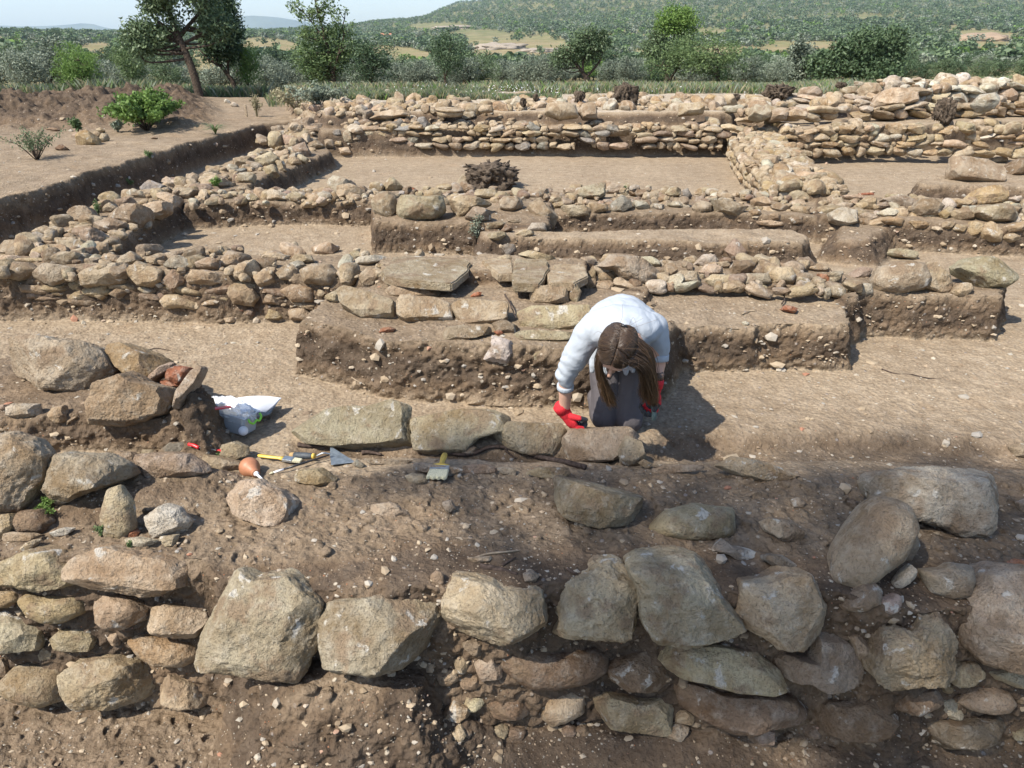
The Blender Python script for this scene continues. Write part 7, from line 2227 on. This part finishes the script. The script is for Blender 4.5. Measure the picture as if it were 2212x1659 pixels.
# gravel and crumbs: one mass of tiny stones
def gravel():
    rs = np.random.RandomState(31)
    N = 22000
    u = rs.uniform(-150, 2362, N); v = rs.uniform(200, 1750, N)
    P, t = hits(np.stack([u, v], 1))
    k = (P[:, 1] < 13) & (P[:, 1] > 1.2) & (fbm2(P[:, 0], P[:, 1], 1.7, 3, 5) + rs.rand(N) * .9 > .25)
    P = P[k]; t = t[k]; n = len(P)
    v0 = np.array([(1, 0, 0), (-1, 0, 0), (0, 1, 0), (0, -1, 0), (0, 0, 1), (0, 0, -1)], float)
    f0 = np.array([(0, 2, 4), (2, 1, 4), (1, 3, 4), (3, 0, 4), (2, 0, 5), (1, 2, 5), (3, 1, 5), (0, 3, 5)])
    size = np.exp(rs.normal(size=n) * .55) * .0035 * np.clip(t / 3.2, .8, 2.2)
    size = np.minimum(size, .022)
    V = v0[None] * (size[:, None, None] * rs.uniform(.5, 1.3, (n, 6, 1))) * rs.uniform([.8, .8, .35], [1.5, 1.3, .8], (n, 1, 3))
    a = rs.uniform(0, 6.28, n); c, s = np.cos(a)[:, None], np.sin(a)[:, None]
    V = np.stack([V[..., 0] * c - V[..., 1] * s, V[..., 0] * s + V[..., 1] * c, V[..., 2]], -1) + P[:, None] + np.array([0, 0, .001])
    F = f0[None] + (np.arange(n) * 6)[:, None, None]
    me = meshnp('gravel', V.reshape(-1, 3), F.reshape(-1, 3))
    tag(link('gravel', me, M['gravel']), kind='stuff')
def chips():
    rs = np.random.RandomState(32)
    N = 6500
    u = rs.uniform(-150, 2362, N); v = rs.uniform(235, 1720, N)
    P, t = hits(np.stack([u, v], 1))
    e = .04
    sl = np.abs(H(P[:, 0], P[:, 1] + e) - H(P[:, 0], P[:, 1] - e)) / (2 * e) + np.abs(H(P[:, 0] + e, P[:, 1]) - H(P[:, 0] - e, P[:, 1])) / (2 * e)
    pr = .10 + .5 * smooth((sl - .3) / 1.0) + .25 * smooth((fbm2(P[:, 0], P[:, 1], 1.1, 3, 15) - .1) / .3)
    k = (P[:, 1] < 15) & (P[:, 1] > 1.2) & (rs.rand(N) < pr)
    P = P[k]; t = t[k]; n = len(P)
    v0, f0 = ico(1)
    size = np.exp(rs.normal(size=n) * .5) * .010 * np.clip(t / 3.4, .8, 2.6)
    size = np.minimum(size, .045)
    V = v0[None] * (size[:, None, None] * rs.uniform(.65, 1.25, (n, len(v0), 1))) * rs.uniform([.7, .7, .35], [1.5, 1.2, .8], (n, 1, 3))
    a = rs.uniform(0, 6.28, n); c, s = np.cos(a)[:, None], np.sin(a)[:, None]
    V = np.stack([V[..., 0] * c - V[..., 1] * s, V[..., 0] * s + V[..., 1] * c, V[..., 2]], -1) + P[:, None]
    F = f0[None] + (np.arange(n) * len(v0))[:, None, None]
    tag(link('rubble_chips', meshnp('rubble_chips', V.reshape(-1, 3), F.reshape(-1, 3)), M['chips']), kind='stuff')
m, nt, b = newmat('chips')
geo = nt.nodes.new('ShaderNodeNewGeometry')
nt.links.new(ramp(nt, geo.outputs['Random Per Island'], [(0, (.20, .15, .10)), (.3, (.30, .235, .16)), (.6, (.37, .30, .215)), (.8, (.27, .25, .22)), (.95, (.40, .35, .28)), (.99, (.30, .15, .095))]), b.inputs['Base Color'])
M['chips'] = m
chips()
m, nt, b = newmat('gravel')
geo = nt.nodes.new('ShaderNodeNewGeometry')
nt.links.new(ramp(nt, geo.outputs['Random Per Island'], [(0, (.19, .14, .095)), (.35, (.28, .21, .145)), (.6, (.36, .29, .21)), (.8, (.26, .24, .21)), (.98, (.38, .34, .27)), (1, (.30, .16, .10))]), b.inputs['Base Color'])
M['gravel'] = m
gravel()

# dry air between here and the mountains
def haze():
    m = bpy.data.materials.new('haze'); m.use_nodes = True; nt = m.node_tree
    for n in list(nt.nodes): nt.nodes.remove(n)
    o = nt.nodes.new('ShaderNodeOutputMaterial'); p = nt.nodes.new('ShaderNodeVolumePrincipled')
    p.inputs['Color'].default_value = (.62, .80, 1, 1); p.inputs['Density'].default_value = .00006; p.inputs['Anisotropy'].default_value = .1
    nt.links.new(p.outputs[0], o.inputs['Volume'])
    bm = bmesh.new(); bmesh.ops.create_cube(bm, size=1)
    for v in bm.verts:
        v.co = ((v.co.x) * 36000, v.co.y * 17000 + 8000, v.co.z * 1100 + 50)
    me = bpy.data.meshes.new('haze'); bm.to_mesh(me); bm.free()
    tag(link('haze', me, m), kind='stuff')
haze()
